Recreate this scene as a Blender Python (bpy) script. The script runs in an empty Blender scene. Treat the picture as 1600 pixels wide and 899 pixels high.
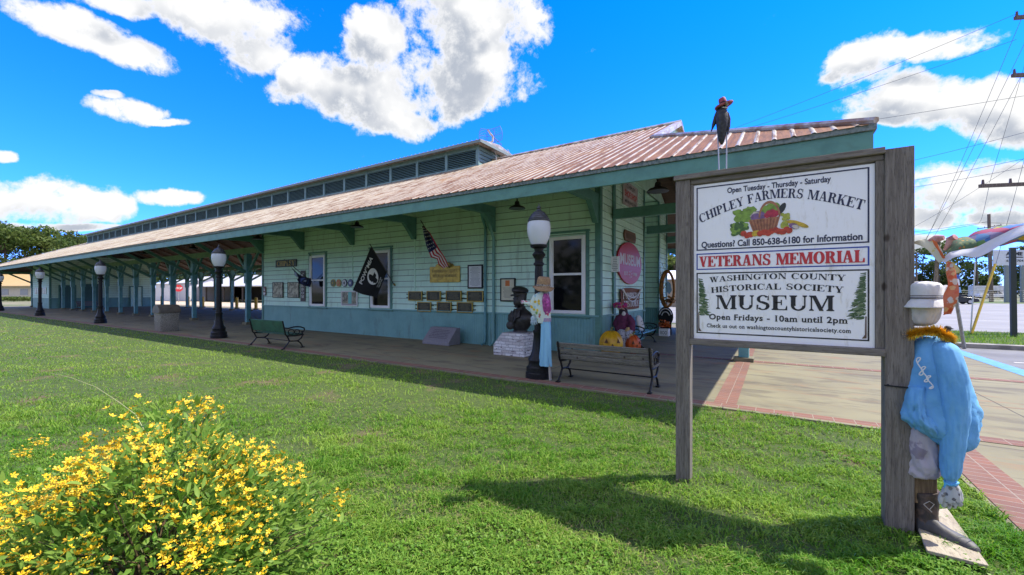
import bpy, math, random
import numpy as np
from mathutils import Vector, Matrix
R = math.radians
rnd = random.Random(7)
SC = bpy.context.scene
COL = SC.collection
# ------------------------------------------------------------------ camera
FOC, YAW, HOR, HC = 653.0, R(32.1), 456.0, 1.6
cam = bpy.data.cameras.new("camera")
cam.sensor_width = 36.0
cam.lens = FOC / 1600 * 36.0
cam.shift_y = (HOR - 449.5) / 1600
cam.clip_start, cam.clip_end = 0.05, 4000
camo = bpy.data.objects.new("camera", cam)
camo.location = (0, 0, HC)
camo.rotation_euler = (R(90), 0, YAW)
COL.objects.link(camo)
SC.camera = camo
SC.render.resolution_x, SC.render.resolution_y = 1024, 575
# ------------------------------------------------------------------ light
SUN_EL, SUN_AZ = R(54.5), math.atan2(0.56, 0.44)        # azimuth from +Y towards +X
SKY_STRENGTH, SUN_STRENGTH, EXPOSURE = 0.15, 2.15, 1.86
SC.view_settings.view_transform = 'Standard'
SC.view_settings.look = 'None'
SC.view_settings.exposure = EXPOSURE
SC.view_settings.gamma = 1
SC.view_settings.use_curve_mapping = False
sl = bpy.data.lights.new("sun", 'SUN')
sl.energy, sl.angle, sl.color = SUN_STRENGTH, R(0.5), (1.0, 0.94, 0.84)
slo = bpy.data.objects.new("sun", sl)
sdir = Vector((math.sin(SUN_AZ) * math.cos(SUN_EL), math.cos(SUN_AZ) * math.cos(SUN_EL), math.sin(SUN_EL)))
slo.rotation_euler = sdir.to_track_quat('Z', 'Y').to_euler()
slo.location = sdir * 60
COL.objects.link(slo)

def ray(u, v):
    s = (u - 800) / FOC
    return Vector((-math.sin(YAW) + math.cos(YAW) * s, math.cos(YAW) + math.sin(YAW) * s, (HOR - v) / FOC))
CAM = Vector((0, 0, HC))
def G(u, v, z=0.0):
    d = ray(u, v); return CAM + d * ((z - HC) / d.z)
def W(u, v, Y):
    d = ray(u, v); return CAM + d * (Y / d.y)
def EX(u, v, X):
    d = ray(u, v); return CAM + d * (X / d.x)
def DP(u, v, t):
    return CAM + ray(u, v) * t

class NT:
    """small helper to write node trees"""
    def __init__(s, nt): s.nt = nt
    def n(s, typ, **kw):
        nd = s.nt.nodes.new(typ)
        for k, v in kw.items(): setattr(nd, k, v)
        return nd
    def l(s, a, b): s.nt.links.new(a, b)
    def set(s, sock, v):
        if hasattr(v, 'is_linked') or hasattr(v, 'links'): s.l(v, sock)
        else: sock.default_value = v
    def m(s, op, a, b=None, c=None, clamp=False):
        nd = s.n('ShaderNodeMath', operation=op, use_clamp=clamp)
        s.set(nd.inputs[0], a)
        if b is not None: s.set(nd.inputs[1], b)
        if c is not None: s.set(nd.inputs[2], c)
        return nd.outputs[0]
    def vm(s, op, a, b=None, out=0):
        nd = s.n('ShaderNodeVectorMath', operation=op)
        s.set(nd.inputs[0], a)
        if b is not None: s.set(nd.inputs[1], b)
        return nd.outputs[out]
    def mix(s, f, a, b, bt='MIX'):
        nd = s.n('ShaderNodeMix', data_type='RGBA', blend_type=bt)
        s.set(nd.inputs[0], f); s.set(nd.inputs[6], a); s.set(nd.inputs[7], b)
        return nd.outputs[2]
    def noise(s, vec, scale, detail=4, rough=.55, dist=0.0):
        nd = s.n('ShaderNodeTexNoise')
        if vec is not None: s.l(vec, nd.inputs['Vector'])
        nd.inputs['Scale'].default_value = scale; nd.inputs['Detail'].default_value = detail
        nd.inputs['Roughness'].default_value = rough; nd.inputs['Distortion'].default_value = dist
        return nd.outputs[0]
    def ss(s, x, a, b, lo=0.0, hi=1.0):
        nd = s.n('ShaderNodeMapRange', interpolation_type='SMOOTHSTEP')
        s.set(nd.inputs[0], x); nd.inputs[1].default_value = a; nd.inputs[2].default_value = b
        nd.inputs[3].default_value = lo; nd.inputs[4].default_value = hi
        return nd.outputs[0]
    def map(s, vec, scale=(1, 1, 1), loc=(0, 0, 0), rot=(0, 0, 0)):
        nd = s.n('ShaderNodeMapping'); s.l(vec, nd.inputs[0])
        nd.inputs['Scale'].default_value = scale; nd.inputs['Location'].default_value = loc; nd.inputs['Rotation'].default_value = rot
        return nd.outputs[0]

# ------------------------------------------------------------------ sky with cumulus clouds
SC.cycles.max_bounces = 8; SC.cycles.diffuse_bounces = 6; SC.cycles.glossy_bounces = 3; SC.cycles.transparent_max_bounces = 8
w = bpy.data.worlds.new("World"); SC.world = w; w.use_nodes = True
wt = NT(w.node_tree); w.node_tree.nodes.clear()
sky = wt.n('ShaderNodeTexSky', sky_type='NISHITA', sun_disc=False, sun_elevation=SUN_EL, sun_rotation=SUN_AZ)
sky.altitude = 0; sky.air_density = 1.0; sky.dust_density = 0.0; sky.ozone_density = 4.0
# cloud banks: (centre u, v, half size u, v, tilt in degrees)
BANKS = [(110, 35, 95, 28, 24), (205, 82, 66, 22, 18), (330, 20, 120, 44, 14), (400, 72, 58, 48, 30), (250, 12, 110, 22, 8),
         (735, 25, 98, 70, 0), (755, 105, 72, 68, 0), (690, 135, 100, 50, 10), (560, 150, 130, 46, 12), (625, 190, 62, 24, 8), (480, 125, 56, 36, 10), (590, 60, 44, 50, 0),
         (205, 172, 52, 19, 6), (255, 186, 34, 7, 4), (170, 150, 20, 8, 0),
         (70, 312, 112, 36, 4), (160, 322, 50, 24, 6), (260, 309, 46, 14, 0), (8, 236, 26, 9, 6), (110, 352, 70, 7, 6), (20, 350, 50, 10, 0),
         (1345, 98, 74, 34, -20), (1455, 72, 115, 22, -10), (1300, 118, 26, 12, -10), (1430, 158, 110, 40, -4), (1570, 168, 100, 52, 4), (1370, 188, 50, 14, 0),
         (1500, 304, 110, 40, 0), (1590, 292, 70, 34, 0), (1450, 345, 70, 18, 0), (1560, 345, 80, 16, 0), (1480, 382, 130, 12, 0)]
def azel(d):
    return math.atan2(-d.x, d.y), math.atan2(d.z, math.hypot(d.x, d.y))
def cloud_group(gname, octaves, fine):
    cg = bpy.data.node_groups.new(gname, 'ShaderNodeTree')
    cg.interface.new_socket(name="Vector", in_out='INPUT', socket_type='NodeSocketVector')
    cg.interface.new_socket(name="Density", in_out='OUTPUT', socket_type='NodeSocketFloat')
    c = NT(cg)
    gi, go = c.n('NodeGroupInput'), c.n('NodeGroupOutput')
    vec = gi.outputs[0]
    sx = c.n('ShaderNodeSeparateXYZ'); c.l(vec, sx.inputs[0])
    az = c.m('ARCTAN2', c.m('MULTIPLY', sx.outputs[0], -1.0), sx.outputs[1])
    el = c.m('ARCSINE', sx.outputs[2])
    warp = c.n('ShaderNodeTexNoise'); c.l(vec, warp.inputs['Vector']); warp.inputs['Scale'].default_value = 7; warp.inputs['Detail'].default_value = 3
    wx = c.n('ShaderNodeSeparateColor'); c.l(warp.outputs[1], wx.inputs[0])
    az = c.m('ADD', az, c.m('MULTIPLY', c.m('SUBTRACT', wx.outputs[0], .5), .07))
    el = c.m('ADD', el, c.m('MULTIPLY', c.m('SUBTRACT', wx.outputs[1], .5), .05))
    acc = None
    for (u, v, ru, rv, tl) in BANKS:
        a0, e0 = azel(ray(u, v))
        cu, su = math.cos(R(tl)), math.sin(R(tl))
        a1, e1 = azel(ray(u + ru * cu, v + ru * su)); a2, e2 = azel(ray(u - rv * su, v + rv * cu))
        # inverse of the 2x2 matrix whose columns are the two half axes
        m00, m10, m01, m11 = a1 - a0, e1 - e0, a2 - a0, e2 - e0
        det = m00 * m11 - m01 * m10
        i00, i01, i10, i11 = m11 / det, -m01 / det, -m10 / det, m00 / det
        da, de = c.m('SUBTRACT', az, a0), c.m('SUBTRACT', el, e0)
        p = c.m('MULTIPLY_ADD', da, i00, c.m('MULTIPLY', de, i01))
        q = c.m('MULTIPLY_ADD', da, i10, c.m('MULTIPLY', de, i11))
        r2 = c.m('MULTIPLY_ADD', p, p, c.m('MULTIPLY', q, q))
        f = c.m('SUBTRACT', 1.0, r2)
        acc = f if acc is None else c.m('SMOOTH_MAX', acc, f, .12)
    # unseen cloud added overhead and behind the viewer, to brighten and whiten the fill
    away = c.vm('DOT_PRODUCT', vec, (-math.sin(YAW), math.cos(YAW), 0.0), out=1)
    acc = c.m('MAXIMUM', acc, c.ss(away, .50, .30, -1.5, .25))
    base = c.m('MAXIMUM', acc, -1.2)
    n1 = c.noise(vec, 9, octaves, .64, .2)
    n2 = c.noise(vec, 34, 7, .68, .05) if fine else .5
    den = c.m('ADD', c.m('MULTIPLY', base, .46), c.m('MULTIPLY_ADD', n1, 2.1, c.m('MULTIPLY', n2, .85)))
    c.l(c.m('SUBTRACT', den, 1.33), go.inputs[0])
    return cg
cg, cg_soft = cloud_group("cloud_density", 9, True), cloud_group("cloud_form", 2.5, False)
tc = wt.n('ShaderNodeTexCoord')
gen = wt.vm('NORMALIZE', tc.outputs['Generated'])
def dens(v, grp=None):
    g = wt.n('ShaderNodeGroup'); g.node_tree = grp or cg; wt.l(v, g.inputs[0]); return g.outputs[0]
d0 = dens(gen)
tosun = wt.vm('NORMALIZE', wt.vm('ADD', gen, tuple(sdir * .055)))
e0, d1 = dens(gen, cg_soft), dens(tosun, cg_soft)
alpha = wt.ss(d0, -.06, .34)
lit = wt.ss(wt.m('ADD', wt.m('SUBTRACT', e0, d1), wt.m('MULTIPLY', wt.m('SUBTRACT', d0, e0), .75)), -.14, .58)
thick = wt.ss(d0, .12, .66)
shade = wt.m('MULTIPLY', thick, wt.m('SUBTRACT', 1.0, lit))
CLOUD = 0.272          # cloud radiance before exposure
ccol = wt.mix(shade, (CLOUD * 1.06, CLOUD * 1.06, CLOUD * 1.06, 1), (CLOUD * .50, CLOUD * .55, CLOUD * .64, 1))
sxyz = wt.n('ShaderNodeSeparateXYZ'); wt.l(gen, sxyz.inputs[0]); elev = sxyz.outputs[2]
skyc = wt.n('ShaderNodeHueSaturation'); skyc.inputs['Saturation'].default_value = 1.06; skyc.inputs['Hue'].default_value = .492
wt.l(wt.mix(1.0, sky.outputs[0], wt.mix(wt.ss(elev, .0, .55), (.20, .295, .86, 1), (.20, .305, .98, 1)), 'MULTIPLY'), skyc.inputs['Color'])
bg1 = wt.n('ShaderNodeBackground'); wt.l(skyc.outputs[0], bg1.inputs[0]); bg1.inputs[1].default_value = SKY_STRENGTH
bg2 = wt.n('ShaderNodeBackground'); wt.l(ccol, bg2.inputs[0]); bg2.inputs[1].default_value = 1.0
mx = wt.n('ShaderNodeMixShader'); wt.l(alpha, mx.inputs[0]); wt.l(bg1.outputs[0], mx.inputs[1]); wt.l(bg2.outputs[0], mx.inputs[2])
wo = wt.n('ShaderNodeOutputWorld'); wt.l(mx.outputs[0], wo.inputs[0])

# ------------------------------------------------------------------ mesh helpers
class MB:
    def __init__(s): s.v, s.f, s.mi = [], [], []
    def add(s, vs, fs, mi=0):
        o = len(s.v); s.v += [tuple(p) for p in vs]
        for f in fs: s.f.append(tuple(i + o for i in f)); s.mi.append(mi)
    def poly(s, pts, mi=0): s.add(pts, [tuple(range(len(pts)))], mi)
    def box(s, x0, x1, y0, y1, z0, z1, mi=0):
        if x0 > x1: x0, x1 = x1, x0
        if y0 > y1: y0, y1 = y1, y0
        if z0 > z1: z0, z1 = z1, z0
        s.add([(x0, y0, z0), (x1, y0, z0), (x1, y1, z0), (x0, y1, z0), (x0, y0, z1), (x1, y0, z1), (x1, y1, z1), (x0, y1, z1)],
              [(0, 3, 2, 1), (4, 5, 6, 7), (0, 1, 5, 4), (1, 2, 6, 5), (2, 3, 7, 6), (3, 0, 4, 7)], mi)
    def obox(s, c, size, mat=None, mi=0):
        hx, hy, hz = size[0] / 2, size[1] / 2, size[2] / 2
        pts = [Vector(p) for p in [(-hx, -hy, -hz), (hx, -hy, -hz), (hx, hy, -hz), (-hx, hy, -hz), (-hx, -hy, hz), (hx, -hy, hz), (hx, hy, hz), (-hx, hy, hz)]]
        if mat is not None: pts = [mat @ p for p in pts]
        c = Vector(c)
        s.add([p + c for p in pts], [(0, 3, 2, 1), (4, 5, 6, 7), (0, 1, 5, 4), (1, 2, 6, 5), (2, 3, 7, 6), (3, 0, 4, 7)], mi)
    def bar(s, a, b, wd, ht, up=(0, 0, 1), mi=0):
        """rectangular bar from a to b"""
        a, b = Vector(a), Vector(b); d = (b - a); L = d.length; d.normalize()
        up = Vector(up)
        if abs(d.dot(up)) > .98: up = Vector((1, 0, 0))
        sd = d.cross(up).normalized(); u2 = sd.cross(d)
        s.obox((a + b) / 2, (L, wd, ht), Matrix((d, sd, u2)).transposed(), mi)
    def prism(s, pts, ext, mi=0):
        """closed polygon pts (3D, planar) pushed along vector ext"""
        n = len(pts); ext = Vector(ext); P = [Vector(p) for p in pts]
        nrm = Vector((0, 0, 0))
        for i in range(n): nrm += P[i].cross(P[(i + 1) % n])
        if nrm.dot(ext) > 0: P = P[::-1]
        vs = P + [p + ext for p in P]
        fs = [tuple(range(n)), tuple(range(2 * n - 1, n - 1, -1))] + [(i, i + n, (i + 1) % n + n, (i + 1) % n) for i in range(n)]
        s.add(vs, [f if k < 2 else f[::-1] for k, f in enumerate(fs)] if False else fs, mi)
    def tube(s, pts, r, n=8, cap=True, mi=0):
        P = [Vector(p) for p in pts]; m = len(P)
        rs = r if isinstance(r, (list, tuple)) else [r] * m
        vs, fs = [], []; prev = None
        for i in range(m):
            d = (P[min(i + 1, m - 1)] - P[max(i - 1, 0)])
            if d.length < 1e-9: d = Vector((0, 0, 1))
            d.normalize()
            if prev is None:
                u = d.cross(Vector((0, 0, 1)))
                if u.length < .05: u = d.cross(Vector((1, 0, 0)))
            else:
                u = prev - d * prev.dot(d)
            u.normalize(); prev = u; q = d.cross(u)
            for k in range(n):
                a = 2 * math.pi * k / n
                vs.append(P[i] + (u * math.cos(a) + q * math.sin(a)) * rs[i])
        for i in range(m - 1):
            for k in range(n):
                k2 = (k + 1) % n
                fs.append((i * n + k, (i + 1) * n + k, (i + 1) * n + k2, i * n + k2))
        if cap:
            fs.append(tuple(range(n))); fs.append(tuple(range((m - 1) * n, m * n))[::-1])
        s.add(vs, fs, mi)
    def lathe(s, prof, c=(0, 0, 0), n=24, mi=0, rib=None):
        cx, cy, cz = c; vs, fs = [], []
        for (r, z) in prof:
            for k in range(n):
                a = 2 * math.pi * k / n; rr = r * (1 + (rib(a, z) if rib else 0))
                vs.append((cx + rr * math.cos(a), cy + rr * math.sin(a), cz + z))
        for i in range(len(prof) - 1):
            for k in range(n):
                k2 = (k + 1) % n
                fs.append((i * n + k, i * n + k2, (i + 1) * n + k2, (i + 1) * n + k))
        fs.append(tuple(range(n))[::-1]); fs.append(tuple(range((len(prof) - 1) * n, len(prof) * n)))
        s.add(vs, fs, mi)
    def loft(s, rings, mi=0, cap=True):
        """rings: lists of equally many points"""
        n = len(rings[0]); vs, fs = [], []
        for r_ in rings: vs += [tuple(p) for p in r_]
        for i in range(len(rings) - 1):
            for k in range(n):
                k2 = (k + 1) % n
                fs.append((i * n + k, i * n + k2, (i + 1) * n + k2, (i + 1) * n + k))
        if cap:
            fs.append(tuple(range(n))[::-1]); fs.append(tuple(range((len(rings) - 1) * n, len(rings) * n)))
        s.add(vs, fs, mi)
    def grid(s, fn, nu, nv, mi=0):
        vs = [fn(i / nu, j / nv) for j in range(nv + 1) for i in range(nu + 1)]
        fs, mm = [], []
        for j in range(nv):
            for i in range(nu):
                a = j * (nu + 1) + i
                fs.append((a, a + 1, a + nu + 2, a + nu + 1)); mm.append(mi((i + .5) / nu, (j + .5) / nv) if callable(mi) else mi)
        o = len(s.v); s.v += [tuple(p) for p in vs]
        s.f += [tuple(k + o for k in f) for f in fs]; s.mi += mm
    def ell(s, c, r, n=16, m=10, mi=0, mat=None, fn=None):
        rings = []
        for j in range(1, m):
            ph = math.pi * j / m; ring = []
            for k in range(n):
                a = 2 * math.pi * k / n
                d = Vector((math.sin(ph) * math.cos(a), math.sin(ph) * math.sin(a), -math.cos(ph)))
                q = fn(d) if fn else 1.0
                p = Vector((d.x * r[0] * q, d.y * r[1] * q, d.z * r[2] * q))
                if mat is not None: p = mat @ p
                ring.append(p + Vector(c))
            rings.append(ring)
        s.loft(rings, mi)
    def mesh(s, name, off=(0, 0, 0)):
        me = bpy.data.meshes.new(name)
        ox, oy, oz = off
        me.from_pydata([(x - ox, y - oy, z - oz) for x, y, z in s.v], [], s.f)
        return me

def tag(o, label=None, cat=None, group=None, kind=None):
    if label: o['label'] = label
    if cat: o['category'] = cat
    if group: o['group'] = group
    if kind: o['kind'] = kind
    return o
def thing(name, loc, label, cat, group=None, rz=0.0):
    o = bpy.data.objects.new(name, None); COL.objects.link(o)
    o.location = loc; o.rotation_euler = (0, 0, rz); o.empty_display_size = .2
    return tag(o, label, cat, group)
def origin(o):
    p = Vector((0, 0, 0))
    while o is not None: p += Vector(o.location); o = o.parent
    return p
def obj(name, mb, mats, parent=None, smooth=None, bevel=0.0, label=None, local=False):
    """one mesh object; coordinates are world ones (or local to the parent)"""
    off = (0, 0, 0) if (parent is None or local) else origin(parent)
    me = mb.mesh(name, off)
    for m in (mats if isinstance(mats, (list, tuple)) else [mats]): me.materials.append(m)
    if any(mb.mi): me.polygons.foreach_set('material_index', mb.mi)
    if smooth is not None:
        me.polygons.foreach_set('use_smooth', [True] * len(me.polygons))
        if smooth < 180: me.set_sharp_from_angle(angle=R(smooth))
    me.validate(); me.update()
    o = bpy.data.objects.new(name, me); COL.objects.link(o)
    if parent is not None: o.parent = parent
    if bevel:
        b = o.modifiers.new('edge', 'BEVEL'); b.width = bevel; b.segments = 2; b.limit_method = 'ANGLE'; b.angle_limit = R(40)
    if label: o['label'] = label
    return o
def copy_tree(o, parent=None, label=None, loc=None, rz=None):
    c_ = o.copy(); COL.objects.link(c_)
    if parent is not None: c_.parent = parent
    if label: c_['label'] = label
    if loc is not None: c_.location = loc
    if rz is not None: c_.rotation_euler = (0, 0, rz)
    for ch in list(o.children): copy_tree(ch, c_)
    return c_

# ------------------------------------------------------------------ materials
def pbsdf(name):
    m = bpy.data.materials.new(name); m.use_nodes = True
    t = NT(m.node_tree); b = m.node_tree.nodes['Principled BSDF']
    tcn = t.n('ShaderNodeTexCoord')
    return m, t, b, tcn.outputs['Object']
def C4(c): return (c[0], c[1], c[2], 1)
def M(name, col, rough=.6, metal=0.0, col2=None, scale=4.0, lo=.42, hi=.62, stretch=(1, 1, 1), detail=6, bump=0.0, bscale=40.0, bstretch=None, spec=None, var=.12):
    m, t, b, co = pbsdf(name)
    v = t.map(co, stretch)
    if col2 is None:
        col2 = tuple(x * (1 - var) for x in col); lo, hi = .35, .68
    f = t.ss(t.noise(v, scale, detail, .62), lo, hi)
    t.l(t.mix(f, C4(col), C4(col2)), b.inputs['Base Color'])
    b.inputs['Roughness'].default_value = rough; b.inputs['Metallic'].default_value = metal
    if spec is not None: b.inputs['Specular IOR Level'].default_value = spec
    if bump:
        bn = t.n('ShaderNodeBump'); bn.inputs['Strength'].default_value = bump; bn.inputs['Distance'].default_value = .01
        t.l(t.noise(t.map(co, bstretch or stretch), bscale, 5, .6), bn.inputs['Height']); t.l(bn.outputs[0], b.inputs['Normal'])
    return m
def leafmat(name, c1, c2, trans=.35, rough=.55, attr='tint'):
    m, t, b, co = pbsdf(name)
    at = t.n('ShaderNodeAttribute', attribute_name=attr)
    cc = t.mix(at.outputs['Fac'], C4(c1), C4(c2))
    t.l(cc, b.inputs['Base Color']); b.inputs['Roughness'].default_value = rough
    b.inputs['Specular IOR Level'].default_value = .12
    tr = t.n('ShaderNodeBsdfTranslucent'); t.l(t.mix(.5, cc, (1.0, 1.0, .3, 1), 'MULTIPLY'), tr.inputs[0])
    ms = t.n('ShaderNodeMixShader'); ms.inputs[0].default_value = trans
    t.l(b.outputs[0], ms.inputs[1]); t.l(tr.outputs[0], ms.inputs[2])
    t.l(ms.outputs[0], m.node_tree.nodes['Material Output'].inputs[0])
    return m
def raw_mesh(name, verts, faces_flat, nper, mat, attr=None, parent=None):
    """fast path for thousands of loose leaves; verts (N,3), faces (F,nper)"""
    me = bpy.data.meshes.new(name)
    me.vertices.add(len(verts)); me.vertices.foreach_set('co', np.asarray(verts, np.float32).ravel())
    F = len(faces_flat)
    me.loops.add(F * nper); me.loops.foreach_set('vertex_index', np.asarray(faces_flat, np.int32).ravel())
    me.polygons.add(F); me.polygons.foreach_set('loop_start', np.arange(0, F * nper, nper, dtype=np.int32))
    me.update(calc_edges=True)
    if attr is not None:
        a = me.attributes.new('tint', 'FLOAT', 'POINT'); a.data.foreach_set('value', np.asarray(attr, np.float32))
    me.materials.append(mat)
    o = bpy.data.objects.new(name, me); COL.objects.link(o)
    if parent is not None: o.parent = parent
    return o
# ------------------------------------------------------------------ shared materials
mint = M("mint_paint", (.58, .83, .70), .55, col2=(.51, .74, .62), scale=1.6, lo=.35, hi=.75, bump=.15, bscale=30, bstretch=(1, 1, 6))
teal = M("teal_paint", (.095, .245, .205), .5, col2=(.07, .19, .165), scale=3, lo=.4, hi=.7, bump=.15, bscale=60)
wains = M("wainscot_paint", (.18, .39, .385), .5, col2=(.145, .33, .33), scale=2.2, lo=.35, hi=.7, bump=.1, bscale=40)
colpaint = M("column_paint", (.13, .33, .36), .5, col2=(.09, .25, .28), scale=2.5, bump=.15)
beamgreen = M("beam_paint", (.22, .36, .24), .6, col2=(.17, .29, .2))
white = M("white_paint", (.86, .86, .86), .4, var=.06)
greytrim = M("weathered_trim", (.20, .235, .23), .75, col2=(.085, .115, .12), scale=22, lo=.38, hi=.66, bump=.3)
blackm = M("black_iron", (.008, .0085, .010), .42, col2=(.016, .016, .018), scale=30, bump=.2, bscale=120, spec=.25)
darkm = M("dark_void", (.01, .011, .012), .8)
steel = M("grey_steel", (.36, .37, .38), .4, .6, col2=(.25, .25, .26), scale=12)
glass = M("window_glass", (.006, .007, .009), .05, spec=.22)
brass = M("brass", (.42, .30, .075), .38, .75, col2=(.25, .17, .05), scale=9, lo=.4, hi=.7)
paper = M("paper", (.72, .72, .66), .7)
ink = M("ink", (.02, .02, .025), .6)

def dirty(m, c_, sc, st, lo, hi, k):
    t = NT(m.node_tree); b = m.node_tree.nodes['Principled BSDF']; src = b.inputs['Base Color'].links[0].from_socket
    tcn = t.n('ShaderNodeTexCoord'); n = t.noise(t.map(tcn.outputs['Object'], st), sc, 7, .68, .5)
    t.l(t.mix(t.m('MULTIPLY', t.ss(n, lo, hi), k), src, C4(c_)), b.inputs['Base Color'])
dirty(mint, (.22, .30, .26), 1.6, (2.5, 2.5, .35), .50, .75, .45)
dirty(wains, (.09, .10, .09), 1.4, (2, 2, .5), .52, .74, .5)
dirty(teal, (.04, .075, .065), 2.2, (.6, .6, 2), .5, .72, .5)
def plank_mat(name, c1, c2, gap=.14, axis=0):
    m, t, b, co = pbsdf(name)
    sp = t.n('ShaderNodeSeparateXYZ'); t.l(co, sp.inputs[0])
    fr = t.m('FRACT', t.m('DIVIDE', sp.outputs[axis], gap))
    line = t.ss(t.m('ABSOLUTE', t.m('SUBTRACT', fr, .5)), .44, .5)
    idn = t.n('ShaderNodeTexWhiteNoise', noise_dimensions='1D'); t.l(t.m('FLOOR', t.m('DIVIDE', sp.outputs[axis], gap)), idn.inputs['W'])
    st = (8, 1, 1) if axis == 0 else (1, 8, 1)
    f = t.m('ADD', t.m('MULTIPLY', idn.outputs[0], .5), t.m('MULTIPLY', t.noise(t.map(co, st), 2, 5), .6))
    col = t.mix(f, C4(c1), C4(c2))
    col = t.mix(line, col, (.02, .015, .01, 1))
    t.l(col, b.inputs['Base Color']); b.inputs['Roughness'].default_value = .75
    return m
deck = plank_mat("roof_deck_boards", (.12, .065, .042), (.06, .034, .026), .14, 1)

lap_shadow_joint = M('lap_shadow_and_joint', (.10, .15, .14), .9)  # dark colour paints the shadow lines under the lapped boards, and the butt joints
# weathered grey timber
def timber(name, c1, c2, c3, sc=9.0, st=(6, 6, .35)):
    m, t, b, co = pbsdf(name)
    v = t.map(co, st)
    n = t.noise(v, sc, 8, .65, .8)
    fine = t.noise(t.map(co, tuple(x * 5 for x in st)), sc, 4, .6)
    col = t.mix(t.ss(n, .35, .65), C4(c1), C4(c2))
    col = t.mix(t.ss(fine, .52, .72), col, C4(c3))
    kn = t.n('ShaderNodeTexVoronoi'); t.l(t.map(co, (4, 4, 2.2)), kn.inputs['Vector']); kn.inputs['Scale'].default_value = 1.3
    col = t.mix(t.ss(kn.outputs['Distance'], .12, .06), col, (.05, .035, .025, 1))
    t.l(col, b.inputs['Base Color']); b.inputs['Roughness'].default_value = .85
    bn = t.n('ShaderNodeBump'); bn.inputs['Strength'].default_value = .5; bn.inputs['Distance'].default_value = .006
    t.l(t.m('ADD', n, fine), bn.inputs['Height']); t.l(bn.outputs[0], b.inputs['Normal'])
    return m
grey_timber = timber("grey_timber", (.22, .195, .165), (.13, .112, .095), (.06, .05, .042))
grey_rail = timber("grey_timber_rail", (.22, .195, .165), (.13, .112, .095), (.06, .05, .042), st=(.35, 6, 6))
grey_slat = timber("bench_timber", (.20, .185, .155), (.085, .08, .068), (.33, .31, .26), 7, (.5, 8, 8))

# ------------------------------------------------------------------ ground
def ground_mat():
    m, t, b, co = pbsdf("far_ground")
    n = t.noise(co, .05, 6); n2 = t.noise(co, 2.2, 6)
    col = t.mix(t.ss(n, .45, .6), (.09, .12, .035, 1), (.28, .24, .17, 1))
    col = t.mix(t.ss(n2, .4, .7), col, (.12, .13, .05, 1))
    t.l(col, b.inputs['Base Color']); b.inputs['Roughness'].default_value = .95
    return m
def sheet(name, pts, mat, z):
    mb = MB(); mb.poly([(x, y, z) for x, y in pts])
    return tag(obj(name, mb, mat), kind='structure')
sheet('ground', [(-900, -300), (900, -300), (900, 1400), (-900, 1400)], ground_mat(), -.05)

def lawn_mat():
    m, t, b, co = pbsdf("lawn_soil")
    n = t.noise(co, 1.1, 7, .6); n2 = t.noise(co, 14, 6, .65); n3 = t.noise(co, 90, 4, .7)
    col = t.mix(t.ss(n2, .35, .7), (.055, .095, .014, 1), (.10, .15, .024, 1))
    col = t.mix(t.ss(n, .54, .68), col, (.17, .125, .065, 1))
    col = t.mix(t.ss(n3, .45, .75), col, (.04, .06, .012, 1))
    t.l(col, b.inputs['Base Color']); b.inputs['Roughness'].default_value = .95
    bn = t.n('ShaderNodeBump'); bn.inputs['Strength'].default_value = .8; bn.inputs['Distance'].default_value = .03
    t.l(n3, bn.inputs['Height']); t.l(bn.outputs[0], b.inputs['Normal'])
    return m
LAWN_Y, LAWN_X = 6.36, 1.36
sheet('lawn', [(-90, -8), (LAWN_X, -8), (LAWN_X, LAWN_Y), (-90, LAWN_Y)], lawn_mat(), -.012)

def concrete_mat(name, c1, c2, jx, jy, ox=0, oy=0):
    m, t, b, co = pbsdf(name)
    sp = t.n('ShaderNodeSeparateXYZ'); t.l(co, sp.inputs[0])
    def joint(s_, o_, p_):
        fr = t.m('FRACT', t.m('DIVIDE', t.m('ADD', s_, o_ + 1000 * p_), p_))
        d = t.m('MULTIPLY', t.m('SUBTRACT', .5, t.m('ABSOLUTE', t.m('SUBTRACT', fr, .5))), p_)
        return t.ss(d, .014, .006)
    wob = t.m('MULTIPLY', t.m('SUBTRACT', t.noise(co, 3, 3), .5), .02)
    j = t.m('MAXIMUM', joint(t.m('ADD', sp.outputs[0], wob), ox, jx), joint(t.m('ADD', sp.outputs[1], wob), oy, jy))
    n = t.noise(co, .55, 8, .62, .4); n2 = t.noise(t.map(co, (1, 3, 1)), .9, 7, .65, .6); n3 = t.noise(co, 55, 5, .7)
    col = t.mix(t.ss(n, .35, .68), C4(c1), C4(c2))
    col = t.mix(t.m('MULTIPLY', t.ss(n2, .48, .66), .7), col, (.095, .08, .058, 1))
    col = t.mix(t.m('MULTIPLY', t.ss(t.noise(t.map(co, (.5, 2.2, 1), (3, 1, 0)), 1.1, 8, .68, 1.0), .54, .68), .6), col, (.27, .135, .06, 1))
    col = t.mix(t.m('MULTIPLY', t.ss(n3, .45, .75), .22), col, (.14, .13, .115, 1))
    col = t.mix(t.m('MULTIPLY', j, .85), col, (.05, .043, .035, 1))
    t.l(col, b.inputs['Base Color']); b.inputs['Roughness'].default_value = .85
    bn = t.n('ShaderNodeBump'); bn.inputs['Strength'].default_value = .25; bn.inputs['Distance'].default_value = .004
    t.l(t.m('SUBTRACT', n3, t.m('MULTIPLY', j, 2.0)), bn.inputs['Height']); t.l(bn.outputs[0], b.inputs['Normal'])
    return m
conc = concrete_mat("concrete", (.235, .215, .125), (.175, .158, .095), 3.3, 2.2, .6, .3)
sheet('platform_pavement', [(-71, 6.36), (4.15, 6.36), (4.15, 16.9), (2.0, 21.6), (-71, 21.6)], conc, 0.0)
sheet('side_pavement', [(1.36, -8), (9, -8), (9, 6.36), (4.15, 6.36), (1.36, 6.36)], conc, 0.0)
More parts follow.
